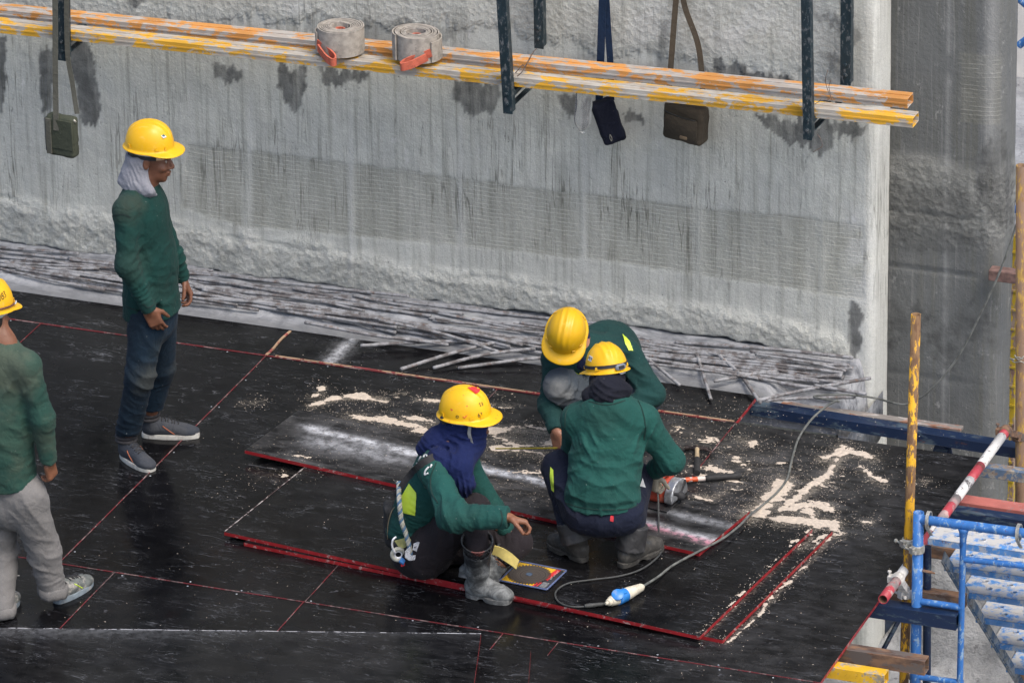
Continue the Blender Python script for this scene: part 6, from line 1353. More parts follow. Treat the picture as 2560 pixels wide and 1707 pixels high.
    MB_ = m_rubber('dusty_brown_boot', (.022, .021, .019), (.085, .080, .070), .7, ZD, ZD+.16); MC = simple('dark_rubber_cuff', (.030, .030, .031), .6, 0, .3, 12, .2, .2, (.08, .08, .075))
    h_, t_ = G(1346, 1291, ZD), G(1266, 1250, ZD); bo, T, A_ = boot(m, h_, t_, ZD+.001, J(1316, 1196, .03), MB_, 'rubber_boot', .064, None, foldover=0)
    S = Sdf(.006); S.cone(J(1324, 1244, -.0), J(1310, 1196, .03), .076, .070, .01, cut=0); S.plane(J(1324, 1244, 0), -nrm(J(1310, 1196, .03)-J(1324, 1244, 0))); V, Q = S.mesh(1); V = folds(V, Q, [(J(1320, 1220, -.06), .1, r+z*.3, .09, .004)], .002, 3); obj('rolled_down_shaft', V, Q, MC, bo, True)
    h_, t_ = G(1424, 1304, ZD), G(1516, 1258, ZD); bo, T, A_ = boot(m, h_, t_, ZD+.001, J(1456, 1208, -.0), MB_, 'rubber_boot', .066)
    S = Sdf(.006); S.cone(J(1446, 1262, -.02), J(1455, 1204, .0), .074, .076, .01, cut=0); S.plane(J(1446, 1262, -.02), -nrm(J(1455, 1204, .0)-J(1446, 1262, -.02))); V, Q = S.mesh(1); V = folds(V, Q, [(J(1450, 1230, -.06), .1, r+z*.3, .09, .004)], .002, 3); obj('rolled_down_shaft', V, Q, MC, bo, True)
    T = lambda x, y, z_: hc+np.array([x, y, z_])@A
    def pr(S):
        S.ell(T(0, -.005, -.005), (.088, .105, .10), A, .02); S.cone(T(0, -.02, -.06), J(1396, 898, .13), .078, .088, .03); S.cone(J(1352, 908, .11), J(1434, 896, .11), .036, .038, .04); S.cone(J(1388, 893, .09), J(1392, 905, .08), .06, .07, .03); S.plane(T(0, 0, .012), A[2], lo=hc-.2, hi=hc+.2)
    scarf(m, 'neck_wrap', pr, cloth('black_navy_cloth', (.006, .007, .013), .1, (.02, .02, .03), .3), [(J(1395, 900, .08), .12, z+r*.4, .030, .013), (J(1365, 905, .08), .07, z-r*.5, .03, .009)], 47, .006, .003)
    hel, sf, tW = helmet(m, T(0, -.006, .046), frame(nrm(a*.86-r*.30-z*.30), z), M_hel, .89)
    mb = MB(); mb.ribbon(tW([sf(t, .16+.0*math.cos(t), .004) for t in np.linspace(.9, 2*math.pi-.6, 50)]), tW([(0, 0, 1)])[0]-tW([(0, 0, 0)])[0], .016, .003); mb.build('headlamp_strap', M_blk, hel, 'auto')
    q = tW([sf(math.pi-.25, .10, .010)])[0]; nn = nrm(q-tW([(0, 0, .02)])[0]); u_ = nrm(np.cross(z, nn)); mb = MB(); mb.box(q, (.056, .028, .022), np.array([u_, np.cross(nn, u_), nn]), 0, .008); lb = mb.build('battery_box', simple('grey_battery_box', (.17, .20, .24), .5), hel, 'auto'); mb = MB(); mb.box(q+nn*.011, (.032, .014, .006), np.array([u_, np.cross(nn, u_), nn]), 0, .002); mb.build('cover', M_dark, lb, 'auto')
    q = tW([sf(1.05, .40, .0015)])[0]; 
    for tt, pp_, w_, h_ in ((math.pi+1.3, .52, .030, .024),):
        q = tW([sf(tt, pp_, .0008)])[0]; nn = nrm(q-tW([(0, 0, .03)])[0]); u_ = nrm(np.cross(z, nn)); v_ = np.cross(nn, u_); mb = MB(); mb.box(q, (w_, h_, .002), np.array([u_, v_, nn])); mb.build('white_sticker', M_wht, hel, 'auto'); mb = MB()
        for l in glyph('M29', 0, 0, .30, .8): mb.tube([q+u_*(-.012+x*.026)+v_*(-.007+y*.018)+nn*.0016 for x, y in l], .0011, 4)
        mb.build('sticker_writing', M_ink, hel, True)
    # gloved hand on the saw handle
    Mg = cloth('cream_knit_glove', (.28, .25, .19), .3, (.16, .14, .11), .15); S = Sdf(.005); hand_sdf(S, wrR, (-r*.05+a*.15-z*1.0), (-r*.75-a*.65), -a*.5+r*.6, .95, sc=1.12, thumb=.5); S.cone(wrR-nrm(wrR-elR)*.03, wrR+z*-.01, .040, .034, .01)
    V, Q = S.mesh(1); V = folds(V, Q, [(wrR, .05, wrR-elR, .018, .003)], .001, 2); obj('glove', V, Q, Mg, m, True)
    P = [J(1474, 1095, .0), J(1482, 1118, .0), J(1478, 1120, .0)]; mb = MB(); mb.prism([J(1476, 1098, -.02), J(1483, 1119, -.02), J(1470, 1116, -.02)], a*.004); mb.build('white_shirt_tail', M_wht, m, False)
exec_people.append(man_saw)
# ------------------------------------------------------------------ 5: man bending over behind him
def man_bent():
    b, J = anchor(1400, 1015, .0); r, a, z = VR, VA, VZ
    knR, knL = J(1288, 886, -.14), J(1478, 912, -.02); anR, anL = J(1392, 975, .0), J(1455, 1000, .0); hipR, hipL = J(1390, 880, .26), J(1450, 885, .26)
    shR, shL = J(1278, 822, -.02), J(1438, 808, .02); elR, elL = J(1264, 930, -.12), J(1500, 905, -.08); wrR, wrL = J(1277, 990, -.24), J(1400, 960, -.2)
    pel = (hipR+hipL)/2; nb = J(1335, 800, -.02); hc = J(1301, 770, -.12); hf = nrm(-a*.62-r*.22-z*.72); A = frame(hf, z*.7-a*.7)
    S = Sdf(.0065); head_sdf(S, hc, A); S.cone(hc+np.array([0, -.03, -.06])@A, nb, .05, .056, .03); S.chain([nb, J(1400, 810, .14), pel], [.09, .1, .1], .05); S.cone(shR, shL, .05, .05, .05); arm_body(S, shR, elR, wrR); arm_body(S, shL, elL, wrL)
    S.chain([hipR, knR, anR], [.08, .055, .036], .03); S.chain([hipL, knL, anL], [.08, .055, .036], .03)
    hand_sdf(S, wrR, J(1287, 1034, -.26)-wrR, -r*.6-a*.7, r*.6-a*.5, .75, thumb=.6, sc=1.02); hand_sdf(S, wrL, r, z, a, .6)
    m = add_body('person hunched forward with grey jeans knee raised, holding a tape measure', S, M_skin3, b); eyes(m, hc, A)
    S = Sdf(.0065); S.cone(J(1330, 812, .02), J(1400, 800, .14), .125, .140, .07, flat=(nrm(z*.8-a*.4+r*.1), .72)); S.cone(J(1400, 800, .14), J(1435, 870, .26), .140, .140, .06); S.cone(shR, nb, .066, .075, .06); S.cone(shL, nb, .072, .08, .06); S.chain([shR, elR, wrR], [.070, .058, .044], .045); S.chain([shL, elL], [.072, .064], .015); S.cone(elL, wrL, .064, .046, .015); S.plane(wrR, wrR-elR, rad=.07)
    S.cone(J(1360, 850, .12), J(1400, 880, .20), .09, .11, .05)
    o, V, Q = shirt_build(m, S, [(elR, .12, wrR-elR, .05, .007), (shR-z*.08, .12, nrm(elR-shR)+r*.4, .06, .007), (J(1450, 850, -.08), .16, r*.5+z*.8, .065, .010), (J(1420, 780, .05), .16, r+z*.3, .09, .008), (wrR-nrm(wrR-elR)*.05, .06, wrR-elR, .028, .004), (J(1475, 900, -.08), .1, z+r*.3, .05, .008)], (.007, .036, .034), .15, (.03, .05, .045), None, 51, .002, mname='dark_teal_work_shirt')
    Sb = bvh(V, Q)
    P = draped(Sb, [(1430, 768), (1446, 785), (1454, 806), (1444, 806), (1436, 790)], .005, 2)
    if len(P[1]): obj('reflective_patch', P[0], P[1], M_hiv, m, True)
    P = draped(Sb, [(1322, 853), (1345, 866), (1348, 880), (1335, 876)], .005, 2)
    if len(P[1]): obj('reflective_patch', P[0], P[1], M_hiv, m, True)
    S = Sdf(.0065); S.ell(J(1420, 885, .26), (.16, .14, .13), None, .05); S.chain([hipR, knR], [.12, .088], .02); S.chain([knR, anR], [.090, .075], .02); S.chain([hipL, knL], [.11, .09], .04); S.chain([knL, anL], [.085, .065], .04); V, Q = S.mesh(2)
    V = folds(V, Q, [(knR+r*.11-z*.03, .15, nrm(anR-knR)+z*.2, .055, .016), (knR+r*.05-z*.06, .10, nrm(hipR-knR)*.6+z, .05, .012), (knR-z*.1, .12, z+r*.3, .05, .008)], .002, 53); obj('jeans', V, Q, cloth('grey_jeans', (.045, .058, .072), .3, (.09, .09, .09), .25, [(knR-a*.07-r*.02, .11, (.17, .175, .17), .85), (knR*.45+anR*.55-a*.06, .10, (.11, .12, .125), .8)]), m, True)  # knee and shin patches lightened in the denim colour to give shading
    MBt = simple('dark_boot', (.03, .03, .032), .7, 0, .3, 20, .3, .5)
    sneaker(m, np.array([*(anR[:2]+VA[:2]*.06), 0]), np.array([*(anR[:2]-VA[:2]*.18-VR[:2]*.05), 0]), 0.002, anR, 'shoe', MBt, M_dark, None, True); sneaker(m, np.array([*(anL[:2]+VA[:2]*.06), 0]), np.array([*(anL[:2]-VA[:2]*.18+VR[:2]*.05), 0]), 0.002, anL, 'shoe', MBt, M_dark, None, True)
    T = lambda x, y, z_: hc+np.array([x, y, z_])@A
    def pr(S): S.cone(T(0, -.03, -.06), nb, .075, .085, .03); S.ell(T(0, -.045, -.01), (.085, .075, .09), A, .02); S.cone(T(.0, .02, -.12), nb+z*-.04-a*.03, .055, .07, .03); S.ell(T(0, .075, -.03), (.10, .07, .085), A, .01, 's')
    scarf(m, 'neck_cloth', pr, cloth('navy_cloth', (.006, .010, .035), .1, (.02, .02, .04), .3), [(nb, .1, r+z*.5, .035, .008)], 57, .006, .002)
    hel, sf, tW = helmet(m, T(0, -.004, .050), A, m_helmet('yellow_helmet_shell_older', (.68, .39, .006)), .87)
exec_people.append(man_bent)
# ================================================================== THINGS ON AND NEAR THE BEAMS
M_web = simple('cream_webbing', (.33, .30, .26), .9, 0, .22, 30, .5, .3, (.20, .19, .17)); M_orw = simple('orange_red_webbing', (.50, .12, .07), .85, 0, .2, 40, .5)
def strap_roll(px, py, Y, label, seed, loopdir=1):
    rs = np.random.default_rng(seed); c = W(px, py, Y); zb = 1.602+ (c[0]*.011) ; H = .138; e = empty('strap_roll', (c[0], Y, c[2])); tag(e, label, 'strap roll', 'rolled lifting straps on the beams')
    base = c[2]; th = .0075; P = []; turns = 7; rr0 = .047
    for t in np.linspace(0, turns*2*math.pi, turns*36): rr = rr0+(th+.0035)*t/(2*math.pi)+.0016*math.sin(t*1.7+seed)+.0012*math.sin(t*.31); P.append((c[0]+rr*math.cos(t+seed)*1.0, Y+rr*math.sin(t+seed)*.92, base+H/2+.0025*math.sin(t*.9)))
    # lead-out of the last turn
    mb = MB(); mb.ribbon(P, (0, 0, 1), H, th); mb.build('coil', M_web, e, 'auto')
    mb = MB(); Q = [(c[0]+.022*math.cos(t), Y+.018*math.sin(t), base+H*.62) for t in np.linspace(.3, 4.2, 18)]; mb.ribbon(Q, (0, 0, 1), H*.55, .007); mb.build('inner_end', M_orw, e, 'auto')
    rad = rr0+(th+.0035)*turns+.006; mb = MB(); a0 = -2.6 if loopdir > 0 else -.45
    q = [np.array([c[0]+rad*math.cos(a), Y+rad*math.sin(a)*.92, base+H*.42]) for a in np.linspace(a0-loopdir*1.3, a0+loopdir*.15, 12)]; mb.ribbon(q, (0, 0, 1), H*.80, .007); mb.build('tail', M_web, e, 'auto')
    s = q[-1]; d = np.array([loopdir*.93, -.38, 0])
    pts = spline([s, s+d*.05+(0, 0, -.016), s+d*.125+(0, -.004, -.045), s+d*.145+(0, -.026, -.056), s+d*.132+(0, -.050, -.056), s+d*.085+(0, -.046, -.045), s+d*.015+(0, -.018, -.016)], 6); mb = MB(); mb.ribbon(pts, (0, -.12, 1), .044, .008); mb.build('sewn_eye', M_orw, e, 'auto')
    return e
strap_roll(783, 116, 3.03, 'left one of the two rolled cream straps lying on the beams', 1, 1)
strap_roll(958, 130, 3.03, 'right one of the two rolled cream straps lying on the beams', 4, -1)
def bag(px, py, Y, w_, h_, d_, mat, label, yaw=0.0, tilt=0.0, seed=0, zips=None, strapm=None, strap=None, flap=True):
    c = W(px, py, Y); e = empty('shoulder_bag', (c[0], c[1], c[2]-h_/2)); tag(e, label, 'bag'); ca, sa = math.cos(yaw), math.sin(yaw); A = np.array([[ca, sa, 0], [-sa, ca, 0], [0, 0, 1.]])
    if tilt: ct_, st_ = math.cos(tilt), math.sin(tilt); A = np.array([A[0]*ct_+A[2]*st_, A[1], A[2]*ct_-A[0]*st_])
    S = Sdf(.005); S.rbox(c, (w_/2, d_/2, h_/2), A, min(.022, d_*.45), .01); V, Q = S.mesh(2); V = folds(V, Q, [(c, h_*.6, A[2]+A[0]*.3, .11, .005), (c-A[2]*h_*.3, h_*.3, A[0], .07, .004)], .0018, seed); obj('bag_body', V, Q, mat, e, True)
    T = lambda x, y, z_: c+np.array([x*w_/2, y*d_/2, z_*h_/2])@A
    if flap:
        mb = MB(); mb.box(T(0, -1.0, .15), (w_*.97, .008, h_*.72), A, 0, .003); mb.build('flap', mat, e, 'auto')
    if zips:
        for (x0, z0, x1, z1) in zips: mb = MB(); mb.tube([T(x0+(x1-x0)*t, -1.07, z0+(z1-z0)*t-.06*math.sin(t*3.14)) for t in np.linspace(0, 1, 9)], .0035, 6); mb.build('zip', M_dark2, e, True)
    if strap:
        for P_, wd in strap: mb = MB(); mb.ribbon(spline([W(*q) for q in P_], 6), (1, 0.1, 0), wd, .004); mb.build('strap', strapm, e, 'auto')
    return e, T, A, c
M_dark2 = simple('dark_zip', (.02, .02, .018), .6)
M_ol = cloth('olive_canvas', (.048, .055, .038), .25, (.08, .085, .065), .2); M_ols = cloth('olive_grey_strap', (.085, .085, .07), .2, (.12, .12, .10), .2)
e, T, A, c = bag(144, 311, 2.83, .172, .232, .07, M_ol, 'olive green canvas bag hanging by a long strap at far left, beside the standing man', -.12, 0, 1, None, M_ols, [([(126, -30, 2.82), (127, 60, 2.82), (127, 160, 2.82), (129, 300, 2.79)], .030), ([(152, -30, 2.86), (155, 120, 2.87), (166, 190, 2.86), (177, 262, 2.84)], .026)])
mb = MB(); mb.box(T(-.72, -1.15, .0), (.032, .01, .20), A, 0, .002); mb.build('side_band', M_ols, e, 'auto')
mb = MB(); mb.box(T(-1.12, .3, -.05), (.012, .05, .19), A, 0, .003); mb.build('navy_back_panel', simple('navy_nylon', (.006, .009, .03), .6), e, 'auto'); mb = MB(); mb.tube([T(.95, -.4, .93), T(1.08, -.3, .80)], .006, 8); mb.build('buckle', M_galv, e, True)
M_nv = cloth('navy_nylon_bag', (.0045, .0065, .016), .1, (.02, .02, .03), .2); M_nvs = cloth('navy_strap_web', (.006, .018, .045), .1, (.02, .03, .06), .2)
e, T, A, c = bag(1397, 278, 3.28, .125, .245, .085, M_nv, 'slim navy blue bag hanging behind the beams on a wide blue strap', .5, .30, 2, None, M_nvs, [([(1385, -30, 3.29), (1382, 60, 3.29), (1379, 150, 3.29), (1376, 235, 3.28)], .040), ([(1391, -30, 3.30), (1396, 60, 3.30), (1402, 150, 3.30), (1404, 230, 3.29)], .034)], False)
mb = MB(); mb.box(T(-.75, -.2, .05), (.03, .05, .17), A, 0, .010); mb.build('side_pocket', M_nv, e, 'auto'); mb = MB(); mb.tube(spline([T(-.25, -1.1, -.45), T(-.2, -1.15, -.62), T(-.30, -1.15, -.75), T(-.36, -1.12, -.6), T(-.25, -1.1, -.45)], 5), .002, 6); mb.build('zip_pull', M_galv, e, True)
M_br = cloth('brown_canvas', (.052, .042, .030), .2, (.07, .06, .045), .2); M_brs = cloth('brown_strap_web', (.080, .064, .045), .2, (.10, .085, .065), .2)
e, T, A, c = bag(1576, 280, 3.27, .230, .205, .10, M_br, 'brown canvas shoulder bag with zipped front pocket hanging behind the beams', -.18, -.06, 3, [(-.9, .55, .7, .42), (-.62, .12, .5, -.02)], M_brs, [([(1556, -30, 3.33), (1551, 20, 3.33), (1541, 150, 3.33), (1534, 245, 3.30)], .030), ([(1566, -30, 3.33), (1574, 20, 3.33), (1602, 98, 3.33), (1612, 170, 3.32), (1616, 250, 3.28)], .030)], False)
mb = MB(); mb.box(T(-.02, -1.0, -.15), (.19, .014, .115), A, 0, .006); mb.build('front_pocket', M_br, e, 'auto'); mb = MB(); mb.box(T(.18, -1.22, -.62), (.045, .004, .018), A, 0, .004); mb.build('brand_patch', simple('tan_patch', (.17, .12, .07), .7), e, 'auto')
# clear bottle hung under the front beam
t = NT('clear_plastic'); M_clr = t.done((.95, .96, .96), .12, 0, .5, **{'Transmission Weight': .92, 'IOR': 1.12}); q = W(1343, 208, 3.0)
mb = MB(); d = nrm(W(1336, 312, 3.0)-q); mb.lathe(q, d, [(0, .045), (.02, .046), (.05, .043), (.08, .046), (.11, .043), (.14, .046), (.165, .045), (.19, .040), (.212, .022), (.222, .014), (.236, .014), (.237, .001)], 26); o = mb.build('plastic_bottle', M_clr, None, 'auto', q); tag(o, 'empty clear plastic bottle hanging upside down under the front beam beside the middle post', 'bottle')
# ================================================================== TOOLS ON THE DECK
zt3 = ZB+.001+TH
def hammer(hx, tx, headdir, z, label, hlen, hm, gm, hd=.115, nm='claw_hammer', col2=None):
    e = empty(nm, hx); tag(e, label, 'hammer', 'hammers lying on the deck'); h, t = np.array(hx, float), np.array(tx, float); d = nrm(t-h); L = np.linalg.norm(t-h); s = nrm(headdir)
    mb = MB(); mb.tube([h-d*.012, h+d*L*.15, h+d*L*.42], [.013, .011, .013], 12); mb.build('handle', hm, e, 'auto')
    mb = MB(); mb.tube([h+d*L*.42, h+d*L*.45, h+d*L*.6, h+d*L*.8, h+d*L*.96, t], [.0135, .0175, .0165, .0155, .019, .016], 14); mb.build('rubber_grip', gm, e, 'auto')
    if col2: mb = MB(); mb.tube([h+d*L*.10, h+d*L*.30], [.0125, .0135], 12); mb.build('handle_sleeve', col2, e, 'auto')
    Mh = simple('hammer_steel', (.045, .035, .033), .45, .6, .4, 20, .2, .3, (.10, .05, .04)); mb = MB(); mb.lathe(h+s*.0, s*-1, [(-.014, .015), (.014, .015), (.020, .011), (.038, .011), (.042, .0155), (.060, .0155), (.063, .013), (.0631, .001)], 16)
    for q in (-1, 1): mb.tube(spline([h+s*.010+d*.004*q, h+s*.030+d*.007*q+VZ*.002, h+s*.055+d*.012*q+VZ*-.002+d*.008, h+s*.075+d*.012*q-VZ*.006+d*.020], 4), [.012]*4+[.009]*4+[.006]*4+[.003], 8)
    mb.build('head', Mh, e, 'auto'); return e
hammer(G(1601, 1029, .022), G(1601, 1086, .022), VR*1.0-VA*.12, 0, 'claw hammer lying with its head away from the camera, pale handle and black grip', .3, simple('pale_wood', (.36, .28, .17), .7, 0, .2, 20, .2), simple('black_grip', (.018, .018, .018), .7, 0, .3, 60, .3))
hammer(G(1560, 1103, .022), G(1702, 1092, .022), VA*1.0+VR*.1, 0, 'hammer with orange and white shaft and long black grip, lying lengthwise below the other hammer', .3, simple('white_shaft', (.60, .52, .46), .5), simple('black_grip2', (.018, .018, .018), .7, 0, .3, 60, .3), nm='hammer', col2=worn_paint('orange_shaft', (.62, .10, .03), (.7, .62, .58), .35, 30, .5))
# measuring tape held by the bent man
mb = MB(); mb.ribbon([G(1138, 1030, .045), G(1200, 1029.5, .06), G(1262, 1029, .09), G(1300, 1029, .10)], VZ*.8-VA*.5, .011, .0012); o = mb.build('tape_measure', simple('yellow_tape', (.50, .42, .04), .45, 0, .2, 60, .1), None, False); tag(o, 'thin yellow steel measuring tape stretched level to the left from the bent man\'s hand', 'tape measure')
# circular saw
cs = J_ = None
bs, JS = anchor(1520, 1150, zt3); sw = empty('circular_saw', bs); tag(sw, 'orange circular saw with silver blade guard held by the squatting man', 'circular saw')
ud3 = np.array([ud[0], ud[1], 0]); vd3 = np.array([vd[0], vd[1], 0])
M_or = simple('orange_housing', (.42, .065, .035), .45, 0, .2, 12, .1, .3, (.28, .14, .10)); M_alu = simple('worn_aluminium', (.40, .41, .42), .38, .75, .3, 20, .2, .25, (.12, .11, .10)); M_steel = simple('dark_blade_steel', (.06, .055, .055), .4, .8, .3, 30, .2)
o_ = G(1539, 1152, zt3)
L_ = lambda u_, v_, z_: o_+ud3*u_+vd3*v_+VZ*z_    # blade plane contains vd3 (cut runs away from the camera)
mb = MB(); mb.box(L_(-.045, .0, .008), (.185, .25, .004), np.array([ud3, vd3, VZ]), 0, .001); mb.build('base_plate', simple('dark_shoe', (.05, .05, .052), .45, .6, .3, 20, .2), sw, 'auto')
mb = MB(); P = [(0, .001)]; N = 48; R0 = .082; ring = []
for t in range(N):
    a_ = t*2*math.pi/N
    for q, rr in ((0, R0-.006), (.55, R0+.002), (.6, R0-.006)): ring.append(L_(.03, math.cos(a_+q*2*math.pi/N)*rr, .035+math.sin(a_+q*2*math.pi/N)*rr))
mb.prism(ring, ud3*.0025); mb.build('blade', M_steel, sw, False)
S = Sdf(.005); S.cone(L_(.018, 0, .050), L_(.046, 0, .050), .092, .092, .006); S.rbox(L_(.032, 0, .052), (.020, .098, .098), np.array([ud3, vd3, VZ]), .012, .004, 's') if False else None
V, Q = None, None
S = Sdf(.005)
def disc(p):
    q = p-L_(.032, 0, .045); x = q@ud3; rr = np.sqrt((q@vd3)**2+q[..., 2]**2); return np.maximum(np.abs(x)-.019, rr-.084)-.004
S.add(disc, L_(.032, 0, .045)-.13, L_(.032, 0, .045)+.13, .004)
def disc2(p):
    q = p-L_(.032, 0, .045); x = q@ud3; rr = np.sqrt((q@vd3)**2+q[..., 2]**2); return np.maximum(np.abs(x)-.014, rr-.078)
S.add(disc2, L_(.032, 0, .045)-.13, L_(.032, 0, .045)+.13, .004, 's'); S.plane(L_(0, 0, .030), -VZ); V, Q = S.mesh(1); obj('blade_guard', V, Q, M_alu, sw, True)
S = Sdf(.005); S.rbox(L_(-.060, 0, .062), (.060, .062, .055), np.array([ud3, vd3, VZ]), .025, .01); S.cone(L_(-.11, 0, .065), L_(-.15, 0, .065), .042, .036, .01); S.chain([L_(-.03, -.05, .09), L_(-.03, -.09, .125), L_(-.03, -.02, .150), L_(-.03, .06, .135), L_(-.03, .07, .09)], [.018, .017, .016, .017, .018], .01); V, Q = S.mesh(2); obj('motor_housing', V, Q, M_or, sw, True)
S = Sdf(.005); S.cone(L_(.045, 0, .045), L_(.062, 0, .045), .030, .022, .006); S.cone(L_(.050, 0, .045), L_(.055, .05, .105), .010, .010, .004); S.cone(L_(.050, 0, .05), L_(.05, -.06, .08), .012, .010, .004); V, Q = S.mesh(1); obj('arbor_cover', V, Q, M_dark, sw, True)
S = Sdf(.005)
def lg(p):
    q = p-L_(.048, 0, .040); x = q@ud3; rr = np.sqrt((q@vd3)**2+q[..., 2]**2); an = np.arctan2(q[..., 2], q@vd3); return np.maximum(np.maximum(np.abs(x)-.004, np.abs(rr-.066)-.022), -(np.abs(an+.7)-.9)*0+np.where(np.abs(an+.2) < 1.35, -1, .02))
S.add(lg, L_(.048, 0, .04)-.12, L_(.048, 0, .04)+.12, .003); V, Q = S.mesh(1); obj('lower_guard', V, Q, simple('black_guard', (.015, .015, .017), .35, .3), sw, True)
def pt_on(x, y, z): return G(x, y, z)
M_cab = simple('black_grey_cable', (.045, .047, .045), .65, 0, .3, 30, .2); M_cab2 = simple('dusty_grey_cable', (.11, .115, .105), .8, 0, .35, 30, .3)
# saw lead: drops from the saw, loops over the sheet to the plug
zb1 = .04
P = [JS(1508, 1098, -.02)+VZ*.0, JS(1512, 1150, -.10), G(1513, 1215, zb1+.02), G(1514, 1240, zb1+.008), G(1520, 1262, zb1+.006), G(1505, 1284, zb1+.006), G(1470, 1308, zb1+.006), G(1420, 1323, zb1+.006), G(1350, 1332, zb1+.006), G(1302, 1340, zb1+.006), G(1276, 1360, zb1+.006), G(1284, 1382, zb1+.008), G(1318, 1393, zb1+.006), G(1372, 1390-1, zb1+.006), G(1392, 1383, zb1+.02)]
mb = MB(); mb.tube(spline(P, 10), .0048, 9); o = mb.build('saw_cable', M_cab, None, True); tag(o, 'thin black cable dropping from the saw and looping round to the cream plug', 'cable'); mb = MB(); mb.tube([G(1343, 1391, zb1+.012), G(1352, 1390, zb1+.012), G(1383, 1387, zb1+.013), G(1388, 1386, zb1+.013)], [.008, .0115, .0095, .006], 12); mb.build('strain_relief', M_cab, o, 'auto')
# plug and socket
pA, pB = G(1391, 1386, zb1+.028), G(1475, 1347, zb1+.030); d = nrm(pB-pA); L = np.linalg.norm(pB-pA); M_cr = simple('cream_plastic', (.60, .55, .43), .5, 0, .12, 20, .1, .3, (.4, .36, .28)); M_bp = simple('blue_plastic', (.02, .18, .52), .4, 0, .15, 14, .1, .3, (.2, .3, .45))
pl = empty('power_connector', pA); tag(pl, 'cream and blue industrial plug and socket joined together on the black sheet', 'plug')
mb = MB(); mb.lathe(pA, d, [(0, .007), (.012, .010), (.016, .017), (.03, .019), (.034, .024), (.05, .026), (.07, .030), (.074, .0305)], 22); mb.build('plug_body', M_cr, pl, 'auto')
mb = MB(); mb.lathe(pA+d*.074, d, [(0, .033), (.004, .035), (.055, .034), (.062, .032)], 22); s_ = nrm(np.cross(d, VZ)); cc = pA+d*.086-FW*.026; cc = pA+d*.082+nrm(VZ*.75-VA*.55)*.034; nn = nrm(VZ*.75-VA*.55); mb.lathe(cc, nn, [(0, .030), (.006, .030), (.008, .027), (.0081, .001)], 22); mb.bar(cc+d*.02+nn*.002, cc+d*.055, .024, .012, nn, 0, .002); mb.build('blue_collar', M_bp, pl, 'auto')
mb = MB(); mb.lathe(pA+d*.136, d, [(0, .031), (.02, .031), (.04, .028), (L-.146, .020), (L-.138, .017), (L-.128, .010), (L-.125, .006)], 22); mb.build('socket_body', M_cr, pl, 'auto')
P = [pB-d*.006, G(1510, 1325, zb1+.012), G(1545, 1298, zb1+.010), G(1600, 1268, zt3+.012), G(1660, 1236, zt3+.008), G(1700, 1205, zt3+.004), G(1722, 1182, zt3+.0), G(1745, 1165, .012), G(1785, 1130, .010), G(1808, 1098, .010), G(1820, 1050, .010), G(1835, 1005, .010), G(1862, 965, .012), G(1895, 935, .05), G(1925, 918, .09)]
mb = MB(); mb.tube(spline(P, 10), .0062, 9); o = mb.build('supply_cable', M_cab2, None, True); tag(o, 'grey cable snaking from the plug over sheets and sawdust to the far deck corner', 'cable')
Yb_ = 3.3
P = [G(1925, 918, .09)+(.0, .02, -.02), G(1870, 912, .05), G(1895, 907, .06), G(1950, 907, .06), W(2010, 914, 3.25), W(2060, 927, 3.2), W(2092, 925, 3.2), W(2140, 893, 3.2), W(2200, 820, 3.25), W(2262, 700, 3.3), W(2310, 590, 3.35), W(2348, 470, 3.4), W(2365, 400, 3.4)]
mb = MB(); mb.tube(spline(P, 8), .0058, 8); o = mb.build('supply_cable', M_cab2, None, True); tag(o, 'grey cable hanging across the darker concrete, from the bars up to the right border', 'cable')
# saw blade in its pack
ba, bb, bc_ = G(1262, 1288, zb1+.004), G(1416-6, 1318, zb1+.004), G(1368, 1356, zb1+.004)
pu = G(1301, 1313, zb1)-G(1193, 1292, zb1); pv = G(1163, 1338, zb1)-G(1193, 1292, zb1); Lu, Lv = np.linalg.norm(pu), np.linalg.norm(pv); pu = pu/Lu; pv = nrm(pv-pu*(pv@pu)); o0 = G(1193, 1291, zb1)+VZ*.001
pk = empty('saw_blade_pack', o0+pu*Lu/2+pv*Lv/2); tag(pk, 'circular saw blade in a clear pack with yellow card beside the seated man\'s boot', 'saw blade pack'); Pk = lambda u_, v_, z_: o0+pu*u_*Lu+pv*v_*Lv+VZ*z_
Ak = np.array([pu, pv, VZ]); mb = MB(); mb.box(Pk(.5, .5, .001), (Lu, Lv, .002), Ak, 0, .0005); mb.build('backing_card', simple('yellow_card', (.70, .42, .02), .5, 0, .08, 10), pk, 'auto')
M_dkc = simple('dark_card', (.03, .032, .04), .45, bump=0); mb = MB(); mb.prism([Pk(.66, .985, .0024), Pk(.80, .03, .0024), Pk(.985, .03, .0024), Pk(.985, .985, .0024)], VZ*.0006); mb.build('dark_panel', M_dkc, pk, False)
M_rdp = simple('red_card', (.55, .03, .03), .45, bump=0); mb = MB(); mb.prism([Pk(.80, .03, .0034), Pk(.90, .03, .0034), Pk(.845, .60, .0034), Pk(.745, .60, .0034)], VZ*.0006); mb.build('red_stripe', M_rdp, pk, False); mb = MB(); mb.prism([Pk(.70, .72, .0034), Pk(.74, .72, .0034), Pk(.71, .95, .0034), Pk(.67, .95, .0034)], VZ*.0006); mb.prism([Pk(.76, .72, .0034), Pk(.79, .72, .0034), Pk(.77, .93, .0034), Pk(.74, .93, .0034)], VZ*.0006); mb.build('red_print', M_rdp, pk, False)
mb = MB(); rs = np.random.default_rng(3)
for k in range(9): u0 = .84+.012*(k % 3); v0 = .10+.05*k; mb.bar(Pk(u0, v0, .0042), Pk(u0+.035, v0+.002, .0042), .0022, .0006)
for k in range(7): u0 = .80; v0 = .70+.035*k; mb.bar(Pk(u0, v0, .0034), Pk(u0+.13, v0+.003, .0034), .0016, .0006)
mb.build('fine_print', M_wht, pk, False)
